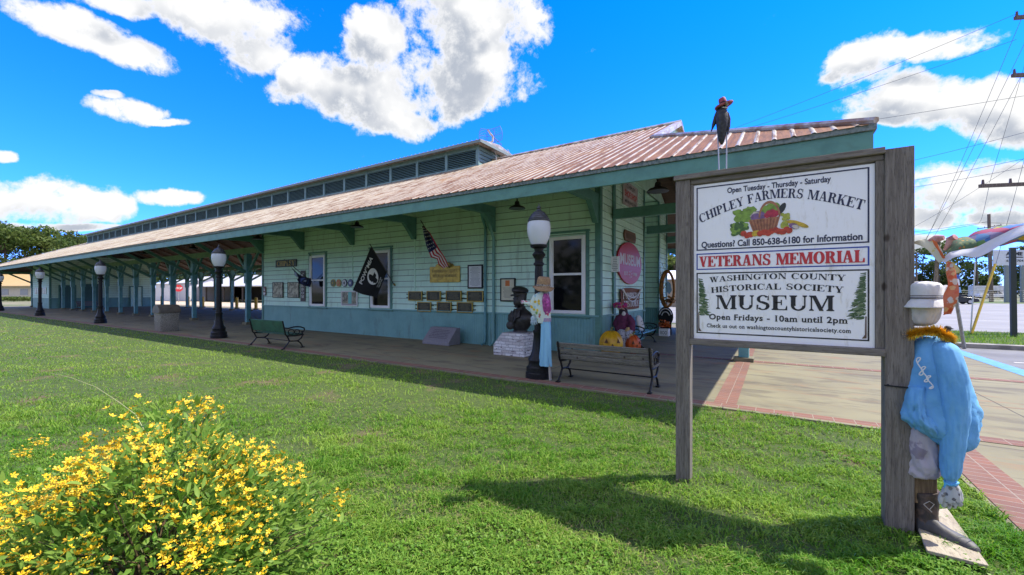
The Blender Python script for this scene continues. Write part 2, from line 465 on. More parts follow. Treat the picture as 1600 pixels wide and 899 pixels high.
asph = M("asphalt", (.19, .19, .195), .85, col2=(.13, .13, .135), scale=1.2, lo=.3, hi=.7, bump=.3, bscale=200)
sheet('parking_lot', [(4.15, 6.36), (60, 6.36), (60, 17.0), (4.15, 17.0)], asph, -.004)
road = M("road_asphalt", (.27, .265, .26), .85, col2=(.21, .205, .2), scale=.35, lo=.3, hi=.7, bump=.2, bscale=150)
sheet('road', [(-14, 23), (260, 23), (260, 84), (-14, 84)], road, -.03)
sheet('rear_yard', [(-110, 21.6), (-14, 21.6), (-14, 31), (-110, 31)], M("yard_gravel", (.52, .42, .30), .9, col2=(.42, .34, .24), scale=.8), -.035)
rmk = M("road_paint", (.68, .66, .62), .7, col2=(.45, .44, .42), scale=6, lo=.5, hi=.75)
mb = MB()
for yy, wd in ((34, .12), (47, .14), (63, .16)):
    mb.poly([(6, yy, -.026), (200, yy + 2, -.026), (200, yy + 2 + wd, -.026), (6, yy + wd, -.026)])
for k in range(3):
    a, b_ = G(1574 + 30 * k, 556.5), G(1600 + 30 * k, 558.5)
    mb.poly([(4.6, 14.0 - 2.7 * k, 0.001), (9.5, 14.0 - 2.7 * k, 0.001), (9.5, 14.1 - 2.7 * k, 0.001), (4.6, 14.1 - 2.7 * k, 0.001)])
tag(obj('road_markings', mb, rmk), kind='structure')
mb = MB()
mb.poly([(4.0, 11.6, .005), (4.16, 11.6, .005), (4.16, 16.3, .005), (4.0, 16.3, .005)])
mb.poly([(4.162, 11.6, .005), (4.33, 11.6, .001), (4.33, 16.3, .001), (4.162, 16.3, .005)])
tag(obj('blue_kerb_marking', mb, M("blue_kerb_paint", (.07, .27, .62), .6, col2=(.12, .33, .62), scale=7)), kind='structure')
vg = lawn_mat()
sheet('verge', [(1.5, 17.35), (80, 17.35), (80, 22.6), (1.5, 22.6)], vg, .09)
mb = MB(); mb.box(1.3, 80, 17.0, 17.35, -.06, .12); mb.box(1.3, 80, 22.6, 22.9, -.06, .11)
tag(obj('kerb', mb, M("kerb_concrete", (.30, .28, .25), .9, col2=(.16, .15, .14), scale=2.5), bevel=.02), kind='structure')
sheet('far_verge', [(-14, 84.2), (260, 84.2), (260, 100), (-14, 100)], M("far_grass", (.10, .15, .035), .95, col2=(.14, .17, .05), scale=.6), -.02)

def brick_mat(name, rot=0.0, bw=.21, rh=.105, off=0.0):
    m, t, b, co = pbsdf(name)
    v = t.map(co, (1, 1, 1), (0, 0, 0), (0, 0, rot))
    bt = t.n('ShaderNodeTexBrick'); t.l(v, bt.inputs['Vector'])
    bt.offset = off; bt.inputs['Scale'].default_value = 1.0
    bt.inputs['Brick Width'].default_value = bw; bt.inputs['Row Height'].default_value = rh; bt.inputs['Mortar Size'].default_value = .0055
    bt.inputs['Color1'].default_value = (.225, .095, .06, 1); bt.inputs['Color2'].default_value = (.165, .078, .055, 1); bt.inputs['Mortar'].default_value = (.27, .22, .17, 1)
    n = t.noise(co, 25, 6, .7); n2 = t.noise(co, 1.5, 5, .6)
    col = t.mix(t.m('MULTIPLY', t.ss(n, .42, .75), .5), bt.outputs[0], (.16, .09, .07, 1))
    col = t.mix(t.m('MULTIPLY', t.ss(n2, .5, .7), .4), col, (.26, .19, .14, 1))
    t.l(col, b.inputs['Base Color']); b.inputs['Roughness'].default_value = .85
    bn = t.n('ShaderNodeBump'); bn.inputs['Strength'].default_value = .5; bn.inputs['Distance'].default_value = .006
    t.l(t.m('SUBTRACT', n, t.m('MULTIPLY', bt.outputs[1], 2.0)), bn.inputs['Height']); t.l(bn.outputs[0], b.inputs['Normal'])
    return m
bk1 = brick_mat("brick_edging", 0.0, .21, .115)
bk2 = brick_mat("brick_edging_across", R(90), .115, .29)
bk3 = brick_mat("brick_edging_side", R(90), .10, .40)
sheet('brick_edging_front', [(-71, 6.44), (4.1, 6.44), (4.1, 6.67), (-71, 6.67)], bk1, .006)
sheet('brick_edging_strip', [(-.74, 6.675), (-.45, 6.675), (-.45, 16.5), (-.74, 16.5)], bk2, .006)
sheet('brick_edging_cross', [(-.445, 10.95), (4.0, 10.95), (4.0, 11.18), (-.445, 11.18)], bk1, .006)
sheet('brick_edging_back', [(-3.75, 10.97), (-.745, 10.97), (-.745, 11.15), (-3.75, 11.15)], bk1, .006)
sheet('brick_edging_side', [(1.40, -8), (1.72, -8), (1.72, 6.435), (1.40, 6.435)], bk3, .006)
mb = MB(); mb.box(-71, 1.36, 6.36, 6.44, -.05, .012); tag(obj('edging_kerb', mb, conc), kind='structure')

# ------------------------------------------------------------------ the depot
WY, BY, WXR, WXL = 10.24, 18.0, -3.78, -20.0       # front wall, back wall, right and left ends of the enclosed part
EY, EZ, SL = 7.0, 3.76, .452                        # eave line, its height, roof slope
RX, RXL, RY = 1.08, -67.0, 14.1                     # right and left eave corners, ridge line
EB = 2 * RY - EY
def roofz(y): return EZ + SL * (min(y, 2 * RY - y) - EY)
depot = thing('depot_building', (-12, 14, 0), "long mint green wooden train depot with rusty metal roof and teal trim", "depot building")
PITCH = .2286
def roof_mat(name, ax=0):
    m, t, b, co = pbsdf(name)
    sp = t.n('ShaderNodeSeparateXYZ'); t.l(co, sp.inputs[0])
    X = t.m('ADD', sp.outputs[0], -12.0); Y = t.m('ADD', sp.outputs[1], 14.0)
    v = t.map(co, (4.6, .26, .26)) if ax == 0 else t.map(co, (.22, 2.6, .22))
    n = t.noise(v, 2.0, 8, .66); n2 = t.noise(co, .45, 5, .6)
    n3 = t.noise(t.map(co, (9, .8, .8)), 2.0, 5, .7)
    bias = t.m('ADD', t.m('MULTIPLY', t.ss(X, -44, -20), .20), t.m('MULTIPLY', t.ss(Y, 12.5, 7.2), .17))
    f = t.m('ADD', t.m('ADD', n, bias), t.m('MULTIPLY', n2, .25))
    rust = t.ss(f, .69, .84)
    rcol = t.mix(t.ss(n3, .35, .65), (.22, .075, .018, 1), (.11, .036, .011, 1))
    rcol = t.mix(t.ss(n2, .5, .75), rcol, (.31, .155, .055, 1))
    mcol = t.mix(t.ss(n3, .3, .7), (.48, .44, .36, 1), (.28, .235, .165, 1))
    fr = t.m('FRACT', t.m('DIVIDE', t.m('ADD', X, 1000 * PITCH), PITCH))
    rib = t.ss(t.m('ABSOLUTE', t.m('SUBTRACT', fr, .5)), .33, .41)
    wn = t.n('ShaderNodeTexWhiteNoise', noise_dimensions='1D'); t.l(t.m('FLOOR', t.m('DIVIDE', t.m('ADD', X, 1000 * PITCH), PITCH)), wn.inputs['W'])
    f = t.m('ADD', f, t.m('MULTIPLY', t.m('SUBTRACT', wn.outputs[0], .5), .10)); rust = t.ss(f, .64, .79)
    k = t.m('MULTIPLY', rust, t.m('SUBTRACT', 1.0, t.m('MULTIPLY', rib, t.ss(n3, .66, .46))))
    t.l(t.mix(t.m('MULTIPLY', k, .9), mcol, rcol), b.inputs['Base Color'])
    b.inputs['Metallic'].default_value = .0; b.inputs['Specular IOR Level'].default_value = .25
    t.l(t.m('MULTIPLY_ADD', k, .3, .45), b.inputs['Roughness'])
    return m
roofm = roof_mat("rusty_roof_metal")
HX = -2.70                                            # right end of the ridge (gablet)
def top_y(x):
    if x > HX: return EY + (RX - x)
    if x < RXL + (RY - EY): return EY + max(0.0, x - RXL)
    return RY
mb = MB()
xs = []
k0, k1 = math.floor(RXL / PITCH), math.ceil(RX / PITCH)
for k in range(k0, k1 + 1):
    for dx, h in ((-.032, 0), (-.012, .014), (.012, .014), (.032, 0), (.1143, 0)):
        x = k * PITCH + dx
        if RXL < x < RX: xs.append((x, h))
for y_mult in (1, -1):
    prev = None
    for x, h in xs:
        ty = top_y(x)
        cur = []
        for q in (0, .5, 1):
            y = (EY - .06) + (ty - EY + .06) * q
            cur.append((x, y if y_mult > 0 else 2 * RY - y, roofz(y) + h))
        if prev:
            o = len(mb.v); mb.v += prev + cur
            for a in (0, 1):
                f = (o + a, o + 3 + a, o + 4 + a, o + 1 + a)
                mb.f.append(f if y_mult > 0 else f[::-1]); mb.mi.append(0)
        prev = cur
yh = EY + (RX - HX)
mb.poly([(RX, EY, EZ), (RX, EB, EZ), (HX, 2 * RY - yh, roofz(yh)), (HX, yh, roofz(yh))])
mb.poly([(RXL, EB, EZ), (RXL, EY, EZ), (RXL + RY - EY, RY, roofz(RY))])
roof = obj('roof', mb, roofm, depot)
mb = MB()      # boards under the metal
T = .09
mb.poly([(RX - .02, EY, EZ - T), (RXL + .02, EY, EZ - T), (RXL + RY - EY, RY, roofz(RY) - T), (HX, RY, roofz(RY) - T), (HX, yh, roofz(yh) - T)])
mb.poly([(RX - .02, EB, EZ - T), (HX, 2 * RY - yh, roofz(yh) - T), (HX, RY, roofz(RY) - T), (RXL + RY - EY, RY, roofz(RY) - T), (RXL + .02, EB, EZ - T)])
mb.poly([(RX - .02, EY, EZ - T), (HX, yh, roofz(yh) - T), (HX, 2 * RY - yh, roofz(yh) - T), (RX - .02, EB, EZ - T)])
mb.poly([(RXL + .02, EB, EZ - T), (RXL + RY - EY, RY, roofz(RY) - T), (RXL + .02, EY, EZ - T)])
for k in range(34):      # rafters
    x = -1.2 - 2.0 * k
    yy = top_y(x) - .1
    if yy > 8.5:
        for sg in (1, -1):
            f_ = (lambda y: y) if sg > 0 else (lambda y: 2 * RY - y)
            mb.prism([(x, f_(7.1), roofz(7.1) - .1), (x, f_(yy), roofz(yy) - .1), (x, f_(yy), roofz(yy) - .26), (x, f_(7.1), roofz(7.1) - .22)], (.05, 0, 0))
obj('ceiling', mb, deck, roof)
mb = MB()
mb.prism([(HX + .04, yh + .1, roofz(yh) - .16), (HX + .04, 2 * RY - yh - .1, roofz(yh) - .16), (HX + .04, 2 * RY - yh - .1, roofz(yh) + .02), (HX + .04, RY, roofz(RY) - .03), (HX + .04, yh + .1, roofz(yh) + .02)], (-.06, 0, 0))
obj('gablet', mb, mint, roof)
mb = MB()
for sg in (1, -1):
    f_ = (lambda y: y) if sg > 0 else (lambda y: 2 * RY - y)
    a, b_ = Vector((HX + .12, f_(yh + .05), roofz(yh + .05) + .025)), Vector((HX + .12, f_(RY - .02), roofz(RY) + .03))
    mb.bar(a, b_, .20, .03, up=(0, 0, 1)); mb.bar(a + Vector((.09, 0, -.07)), b_ + Vector((.09, 0, -.07)), .03, .11, up=(0, 0, 1))
    mb.tube([(RX + .02, f_(EY - .04), EZ + .02), (HX + .1, f_(yh), roofz(yh) + .035)], .045, 6)
    mb.tube([(RXL, f_(EY), EZ + .02), (RXL + RY - EY, f_(RY), roofz(RY) + .03)], .05, 6)
mb.tube([(RXL + RY - EY, RY, roofz(RY) + .03), (HX + .2, RY, roofz(RY) + .03)], .06, 6)
obj('ridge_cap', mb, M("ridge_metal", (.56, .55, .53), .45, .2, col2=(.33, .22, .16), scale=3), roof)
# fascia boards and the weathered strip on top
mb = MB()
mb.box(RXL, RX, EY, EY + .045, 3.44, 3.665); mb.box(RXL, RX, EB - .045, EB, 3.44, 3.665)
mb.box(RX - .045, RX, EY + .046, EB - .046, 3.44, 3.665); mb.box(RXL, RXL + .045, EY + .046, EB - .046, 3.44, 3.665)
obj('fascia', mb, teal, depot, bevel=.006)
mb = MB()
mb.box(RXL - .03, RX + .03, EY - .035, EY + .04, 3.667, 3.745); mb.box(RXL - .03, RX + .03, EB - .04, EB + .035, 3.667, 3.745)
mb.box(RX - .04, RX + .03, EY + .042, EB - .042, 3.667, 3.745); mb.box(RXL - .03, RXL + .04, EY + .042, EB - .042, 3.667, 3.745)
obj('roof_edge_trim', mb, greytrim, depot, bevel=.006)

def lap(mb, p0, p1, nrm, z0, z1, e=.195, lip=.026):
    """lapped boards from p0 to p1 (x, y), facing nrm"""
    n = math.ceil((z1 - z0) / e)
    for i in range(n):
        a, b_ = z0 + i * e, min(z1, z0 + (i + 1) * e)
        def P(p, off, z): return (p[0] + nrm[0] * off, p[1] + nrm[1] * off, z)
        g = b_ - .017
        mb.poly([P(p0, lip, a), P(p1, lip, a), P(p1, .006, g), P(p0, .006, g)])
        mb.poly([P(p0, -.012, a), P(p1, -.012, a), P(p1, lip, a), P(p0, lip, a)])
        mb.poly([P(p0, .006, g), P(p1, .006, g), P(p1, -.025, g), P(p0, -.025, g)])
        mb.poly([P(p0, -.012, g - .01), P(p1, -.012, g - .01), P(p1, -.012, b_ + .01), P(p0, -.012, b_ + .01)], 1)  # dark backing strip paints the shadow line under each lap
    rj = random.Random(int(abs(p0[0]) * 7 + abs(p0[1])) + n)
    L = math.hypot(p1[0] - p0[0], p1[1] - p0[1]); ux, uy = (p1[0] - p0[0]) / L, (p1[1] - p0[1]) / L
    if L > 6:
        for i in range(n):
            a, b_ = z0 + i * e, min(z1, z0 + (i + 1) * e) - .02
            q = rj.uniform(.5, 4.2)
            while q < L:
                def Q(d, z, off): return (p0[0] + ux * d + nrm[0] * off, p0[1] + uy * d + nrm[1] * off, z)
                mb.poly([Q(q, a, lip + .0012), Q(q + .007, a, lip + .0012), Q(q + .007, b_, .0085), Q(q, b_, .0085)], 1); q += rj.uniform(3.4, 4.9)
def bead(mb, p0, p1, nrm, z0, z1, st=.085):
    """vertical beadboard with V grooves"""
    p0, p1 = Vector(p0), Vector(p1); L = (p1 - p0).length; d = (p1 - p0) / L; nv = Vector(nrm)
    n = max(1, round(L / st)); pts = []
    for i in range(n):
        pts += [p0 + d * (L * i / n) + nv * .004, p0 + d * (L * i / n + .006) + nv * .014, p0 + d * (L * (i + 1) / n - .006) + nv * .014]
    pts.append(p1 + nv * .004)
    for a, b_ in zip(pts, pts[1:]):
        mb.poly([(a.x, a.y, z0), (b_.x, b_.y, z0), (b_.x, b_.y, z1), (a.x, a.y, z1)])
RAIL = .97
def walls(name, segs, zt, label=None):
    mb = MB()
    for p0, p1, nr in segs: lap(mb, p0, p1, nr, RAIL + .02, zt)
    w_ = obj(name, mb, [mint, lap_shadow_joint], depot)
    mb = MB()
    for p0, p1, nr in segs: bead(mb, p0, p1, nr, 0.03, RAIL - .02)
    obj('wainscot', mb, wains, w_)
    mb = MB()
    for p0, p1, nr in segs:
        a, b_ = Vector((*p0, 0)), Vector((*p1, 0)); nv = Vector((*nr, 0))
        mb.bar(a + nv * .03 + Vector((0, 0, RAIL)), b_ + nv * .03 + Vector((0, 0, RAIL)), .075, .042)
        mb.bar(a + nv * .012 + Vector((0, 0, .015)), b_ + nv * .012 + Vector((0, 0, .015)), .03, .03)
    obj('chair_rail', mb, wains, w_)
    return w_
AX = -5.2
walls('front_wall', [((WXL, WY), (WXR, WY), (0, -1))], 5.1)
walls('end_wall', [((WXR, WY), (WXR, 14.5), (1, 0)), ((WXR, 16.6), (WXR, BY), (1, 0)), ((AX, 14.5), (AX, 16.6), (1, 0)), ((AX, 16.6), (WXR, 16.6), (0, -1))], 5.1)
walls('pavilion_wall', [((WXL, BY), (WXL, WY), (-1, 0))], 5.1)
walls('back_wall', [((WXR, BY), (WXL, BY), (0, 1))], 5.1)
BXR, BXL = -58.0, -66.6
walls('far_block_wall', [((BXR, WY), (BXR, BY), (1, 0)), ((BXL + 2, WY), (BXR, WY), (0, -1)), ((BXR, BY), (BXL + 2, BY), (0, 1))], 5.1)
mb = MB()
mb.prism([(WXR - .01, WY, 5.1), (WXR - .01, BY, 5.1), (WXR - .01, RY + 1, 6.4), (WXR - .01, RY - 1, 6.4)], (-.05, 0, 0))
mb.box(AX, WXR - .07, 14.44, 14.5, .02, 5.1); mb.box(AX, WXR, 14.5, 16.6, 5.1, 5.16)
obj('gable_wall', mb, mint, depot)
for (x, y) in ((WXR, WY), (WXL, WY), (BXR, WY)):
    mb = MB()
    if x == WXL: mb.box(x - .035, x + .11, y - .04, y - .0305, .03, 5.05)
    else: mb.prism([(x - .11, y - .04, .03), (x + .04, y - .04, .03), (x + .04, y + .11, .03), (x + .0305, y + .11, .03), (x + .0305, y - .0305, .03), (x - .11, y - .0305, .03)], (0, 0, 5.02))
    obj('corner_board', mb, teal, depot, bevel=.004)
for x0, x1, y0, y1 in ((WXR + .03, WXR + .075, 11.15, 11.32), (WXR + .03, WXR + .05, 14.36, 14.5), (WXR + .003, WXR + .05, 16.53, 16.7), (WXR + .03, WXR + .05, 17.86, 18.02)):
    mb = MB(); mb.box(x0, x1, y0, y1, .03, 5.05); obj('pilaster', mb, teal, depot, bevel=.004)
# thin vertical joint strips on the long wall
for x in (-10.28, -13.55):
    mb = MB(); mb.box(x - .018, x + .018, WY - .038, WY - .01, RAIL + .03, 5.0); obj('wall_joint', mb, mint, depot)

def window(x0, x1, z0, z1):
    mb = MB(); y = WY
    mb.box(x0 - .09, x0 - .002, y - .052, y + .01, z0 - .06, z1 + .09); mb.box(x1 + .002, x1 + .09, y - .052, y + .01, z0 - .06, z1 + .09)
    mb.box(x0 - .12, x1 + .12, y - .06, y + .01, z1 + .092, z1 + .15); mb.box(x0 - .12, x1 + .12, y - .085, y + .01, z0 - .10, z0 - .062)
    wn = obj('window', mb, teal, depot, bevel=.004)
    mb = MB(); f = .085
    mb.box(x0, x0 + f, y - .075, y, z0, z1); mb.box(x1 - f, x1, y - .075, y, z0, z1)
    mb.box(x0 + f, x1 - f, y - .075, y, z1 - f, z1); mb.box(x0 + f, x1 - f, y - .075, y, z0, z0 + f)
    zm = z0 + (z1 - z0) * .51
    mb.box(x0 + f, x1 - f, y - .068, y, zm - .03, zm + .03)
    mb.box(x0 + f, x0 + f + .03, y - .05, y, z0 + f, z1 - f); mb.box(x1 - f - .03, x1 - f, y - .05, y, z0 + f, z1 - f)
    obj('frame', mb, white, wn, bevel=.004)
    mb = MB()
    mb.poly([(x0 + f, y - .036, z0 + f), (x1 - f, y - .036, z0 + f), (x1 - f, y - .036, z1 - f), (x0 + f, y - .036, z1 - f)])
    obj('pane', mb, glass, wn)
for u0, u1 in ((486, 509.5), (581, 611), (860, 916)):
    window(W(u0, 456, WY).x, W(u1, 456, WY).x, 1.02, 3.07)

# brackets under the eave
def bracket(x):
    mb = MB()
    mb.prism([(x - .075, WY - .02, 3.86), (x - .075, WY - .02, 4.10), (x - .075, 8.0, 4.10), (x - .075, 7.5, 3.88), (x - .075, 7.45, 3.80)], (.15, 0, 0))
    mb.prism([(x - .07, WY - .02, 3.36), (x - .07, WY - .02, 3.862), (x - .07, 9.66, 3.862), (x - .07, 9.86, 3.66), (x - .07, WY - .13, 3.36)], (.14, 0, 0))
    obj('bracket', mb, teal, depot, bevel=.006)
for x in (-3.86, -7.05, -10.28, -13.5, -16.75, -19.95): bracket(x)
# downspouts
for x, ze in ((-7.32, 3.75), (-7.02, 3.4)):
    mb = MB(); r = .042
    mb.tube([(x, WY - .30, ze + .25), (x, WY - .2, ze), (x, WY - .075, ze - .22), (x, WY - .075, .2), (x - .02, WY - .10, .07), (x - .05, WY - .2, .04)], r, 8)
    obj('downspout', mb, wains if x > -7.2 else colpaint, depot, smooth=50)
# posts and tie beams at the open right end
for y in (11.05, 14.55, 17.75):
    mb = MB(); mb.box(-.70, -.49, y - .105, y + .105, .09, 3.44); p = obj('post', mb, colpaint, depot, bevel=.008)
    mb = MB(); mb.box(-.80, -.39, y - .2, y + .2, 0, .09); obj('plinth', mb, conc, p, bevel=.01)
    mb = MB(); mb.box(-3.70, RX - .06, y + .02, y + .17, 3.58, 3.84)
    mb.prism([(-.72, y + .03, 2.9), (-.72, y + .03, 3.1), (-1.25, y + .03, 3.579), (-1.45, y + .03, 3.579)], (0, .1, 0))
    obj('tie_beam', mb, teal, depot, bevel=.006)
mb = MB(); mb.box(-.72, -.50, 8.0, 20.2, 3.845, 4.0); obj('end_plate', mb, teal, depot)

# pavilion columns with braces
def column(x, y, out):
    mb = MB(); mb.box(x - .09, x + .09, y - .09, y + .09, .1, 3.46); mb.box(x - .13, x + .13, y - .13, y + .13, 2.0, 3.40)
    c_ = obj('column', mb, colpaint, depot, bevel=.006)
    mb = MB(); mb.box(x - .17, x + .17, y - .17, y + .17, 0, .12); obj('footing', mb, conc, c_, bevel=.01)
    mb = MB(); mb.bar((x, y + out * .12, 2.55), (x, y + out * 2.45, 3.93), .1, .14); obj('eave_brace', mb, teal, c_)
    for s in (-1, 1):
        mb = MB(); mb.bar((x + s * .12, y, 2.6), (x + s * .98, y, 3.47), .09, .12); obj('brace', mb, teal, c_)
for k in range(12):
    x = -21.8 - 2.97 * k
    column(x, 10.45, -1); column(x, 17.7, 1)
column(-66.2, 10.45, -1); column(-66.2, 17.7, 1)
for y in (10.45, 17.7):
    mb = MB(); mb.box(-66.4, WXL - .05, y - .08, y + .08, 3.465, 3.74); obj('plate_beam', mb, beamgreen, depot)
# far block: doors, notice windows
dk = M("dark_teal_door", (.045, .14, .155), .5)
for y0, y1, zt, mt in ((10.9, 11.9, 2.15, dk), (12.5, 13.7, 2.3, dk), (16.1, 17.0, 2.1, mint)):
    mb = MB(); mb.box(BXR + .02, BXR + .07, y0, y1, .03, zt); d_ = obj('door', mb, mt, depot)
    mb = MB(); mb.box(BXR + .02, BXR + .1, y0 - .1, y0 - .001, .03, zt + .1); mb.box(BXR + .02, BXR + .1, y1 + .001, y1 + .1, .03, zt + .1); mb.box(BXR + .02, BXR + .1, y0, y1, zt + .001, zt + .1)
    obj('door_frame', mb, teal, d_)
mb = MB()
for k in range(6): mb.box(-63.6 + .78 * k, -63.0 + .78 * k, WY - .05, WY - .02, 1.35, 2.0)
obj('window_row', mb, M("pale_panes", (.45, .45, .33), .3), depot)  # one even pale cream colour for all panes

# the raised ventilator along the ridge
MX0, MX1, MY0, MY1, MZ0, MZ1 = -59.3, -9.75, 13.1, 15.1, 6.40, 7.34
mb = MB()
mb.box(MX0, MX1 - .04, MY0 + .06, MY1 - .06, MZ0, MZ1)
obj('ventilator_gap_shade', mb, darkm, depot)  # black box paints the shade seen in the gaps between slats
mb = MB()
lap(mb, (MX1 - .03, MY0 + .02), (MX1 - .03, MY1), (1, 0), MZ0, MZ1, .15)
mb.box(MX0, MX1, MY0, MY0 + .05, MZ1 - .17, MZ1 - .001); mb.box(MX0, MX1, MY0 + .005, MY0 + .05, MZ0, MZ0 + .19)
mb.box(MX0, MX1, MY1 - .05, MY1, MZ0, MZ1 - .001)
nb = 30; bw = (MX1 - MX0) / nb
for i in range(nb + 1):
    x = min(MX0 + i * bw, MX1 - .07); mb.box(x - .065, x + .065, MY0 - .012, MY0 + .055, MZ0 + .05, MZ1 - .005)
obj('ventilator_wall', mb, [M("ventilator_paint", (.17, .29, .30), .5, col2=(.13, .23, .24), scale=3), lap_shadow_joint], depot)
slat = M("louvre_paint", (.105, .20, .205), .55)
for i in range(nb):
    mb = MB(); a, b_ = MX0 + i * bw + .07, MX0 + (i + 1) * bw - .07
    if i == nb - 1: b_ -= .06
    for j in range(8):
        z = MZ0 + .225 + j * .071
        mb.poly([(a, MY0 - .002, z), (b_, MY0 - .002, z), (b_, MY0 + .05, z + .045), (a, MY0 + .05, z + .045)])
        mb.poly([(a, MY0 - .002, z - .008), (b_, MY0 - .002, z - .008), (b_, MY0 - .002, z), (a, MY0 - .002, z)])
    obj('louvre', mb, slat, depot)
mb = MB(); o_ = .3
mb.prism([(MX0 - o_, MY0 - o_, MZ1), (MX0 - o_, MY1 + o_, MZ1), (MX0 - o_, MY1 + o_, MZ1 + .06), (MX0 - o_, RY, MZ1 + .22), (MX0 - o_, MY0 - o_, MZ1 + .06)], (MX1 - MX0 + 2 * o_, 0, 0))
vr = obj('ventilator_roof', mb, M("ventilator_roof_metal", (.50, .48, .46), .5, .2, col2=(.28, .24, .21), scale=2.5, stretch=(3, 1, 1)), depot)
mb = MB()
for k in range(int((MX1 - MX0 + .6) / .23)):
    x = MX0 - o_ + .05 + k * .23
    mb.bar((x, MY0 - o_ - .01, MZ1 + .068), (x, RY, MZ1 + .228), .035, .02)
obj('roof_rib', mb, M("rib_metal", (.60, .58, .55), .5, .2, col2=(.35, .25, .2), scale=5), vr)
mb = MB(); mb.box(MX0 - o_, MX1 + o_ - .001, MY0 - o_ - .03, MY0 - o_ - .002, MZ1 - .06, MZ1 + .05); mb.box(MX1 + o_ + .001, MX1 + o_ + .03, MY0 - o_ - .03, MY1 + o_, MZ1 - .06, MZ1 + .05)
obj('eave_board', mb, M("grey_green_board", (.20, .25, .25), .6), vr)
# ------------------------------------------------------------------ lettering
_tc = {}
def glyph(ch, bold=.012):
    """2D mesh of one character of the built-in sans face: verts, faces, advance"""
    k = (ch, bold)
    if k in _tc: return _tc[k]
    def make(s):
        cu = bpy.data.curves.new('lettering', 'FONT'); cu.body = s; cu.size = 1.0; cu.offset = bold; cu.resolution_u = 4
        o = bpy.data.objects.new('lettering', cu); COL.objects.link(o)
        dg = bpy.context.evaluated_depsgraph_get(); dg.update()
        ev = o.evaluated_get(dg); me = ev.to_mesh()
        vs = [(v.co.x, v.co.y) for v in me.vertices]; fs = [tuple(p.vertices) for p in me.polygons]
        ev.to_mesh_clear(); bpy.data.objects.remove(o); bpy.data.curves.remove(cu)
        return vs, fs
    vs, fs = make(ch) if ch != ' ' else ([], [])
    if ch == ' ': adv = .30
    else:
        a, _ = make('|' + ch + '|'); b_, _ = make('||')
        adv = (max(x for x, y in a) - min(x for x, y in a)) - (max(x for x, y in b_) - min(x for x, y in b_))
    _tc[k] = (vs, fs, adv)
    return _tc[k]
def slab(vs, fs):
    """add slab serifs where vertical stems end"""
    cnt = {}
    for f in fs:
        for i in range(len(f)):
            e = tuple(sorted((f[i], f[(i + 1) % len(f)]))); cnt[e] = cnt.get(e, 0) + 1
    out = []
    for (i, j), c_ in cnt.items():
        if c_ != 1: continue
        (xa, ya), (xb, yb) = vs[i], vs[j]
        if abs(ya - yb) < .004 and .03 < abs(xa - xb) < .17:
            x0, x1 = min(xa, xb), max(xa, xb)
            for lv, up in ((-.01, 1), (.0, 1), (-.2, 1), (.53, -1), (.73, -1), (.76, -1), (.55, -1)):
                if abs(ya - lv) < .035:
                    out.append((x0 - .055, x1 + .055, ya, ya + up * .07)); break
    return out
def text2d(s, bold=.012, serif=False, track=0.0):
    """list of polygons (each a list of 2D points) and the total width; cap height about .73"""
    polys, x = [], 0.0
    for ch in s:
        vs, fs, adv = glyph(ch, bold)
        for f in fs: polys.append([(vs[i][0] + x, vs[i][1]) for i in f])
        if serif and ch.isalnum():
            for (a, b_, c_, d_) in slab(vs, fs):
                polys.append([(a + x, c_), (b_ + x, c_), (b_ + x, d_), (a + x, d_)])
        x += adv + track + (.05 if serif else 0)
    return polys, x
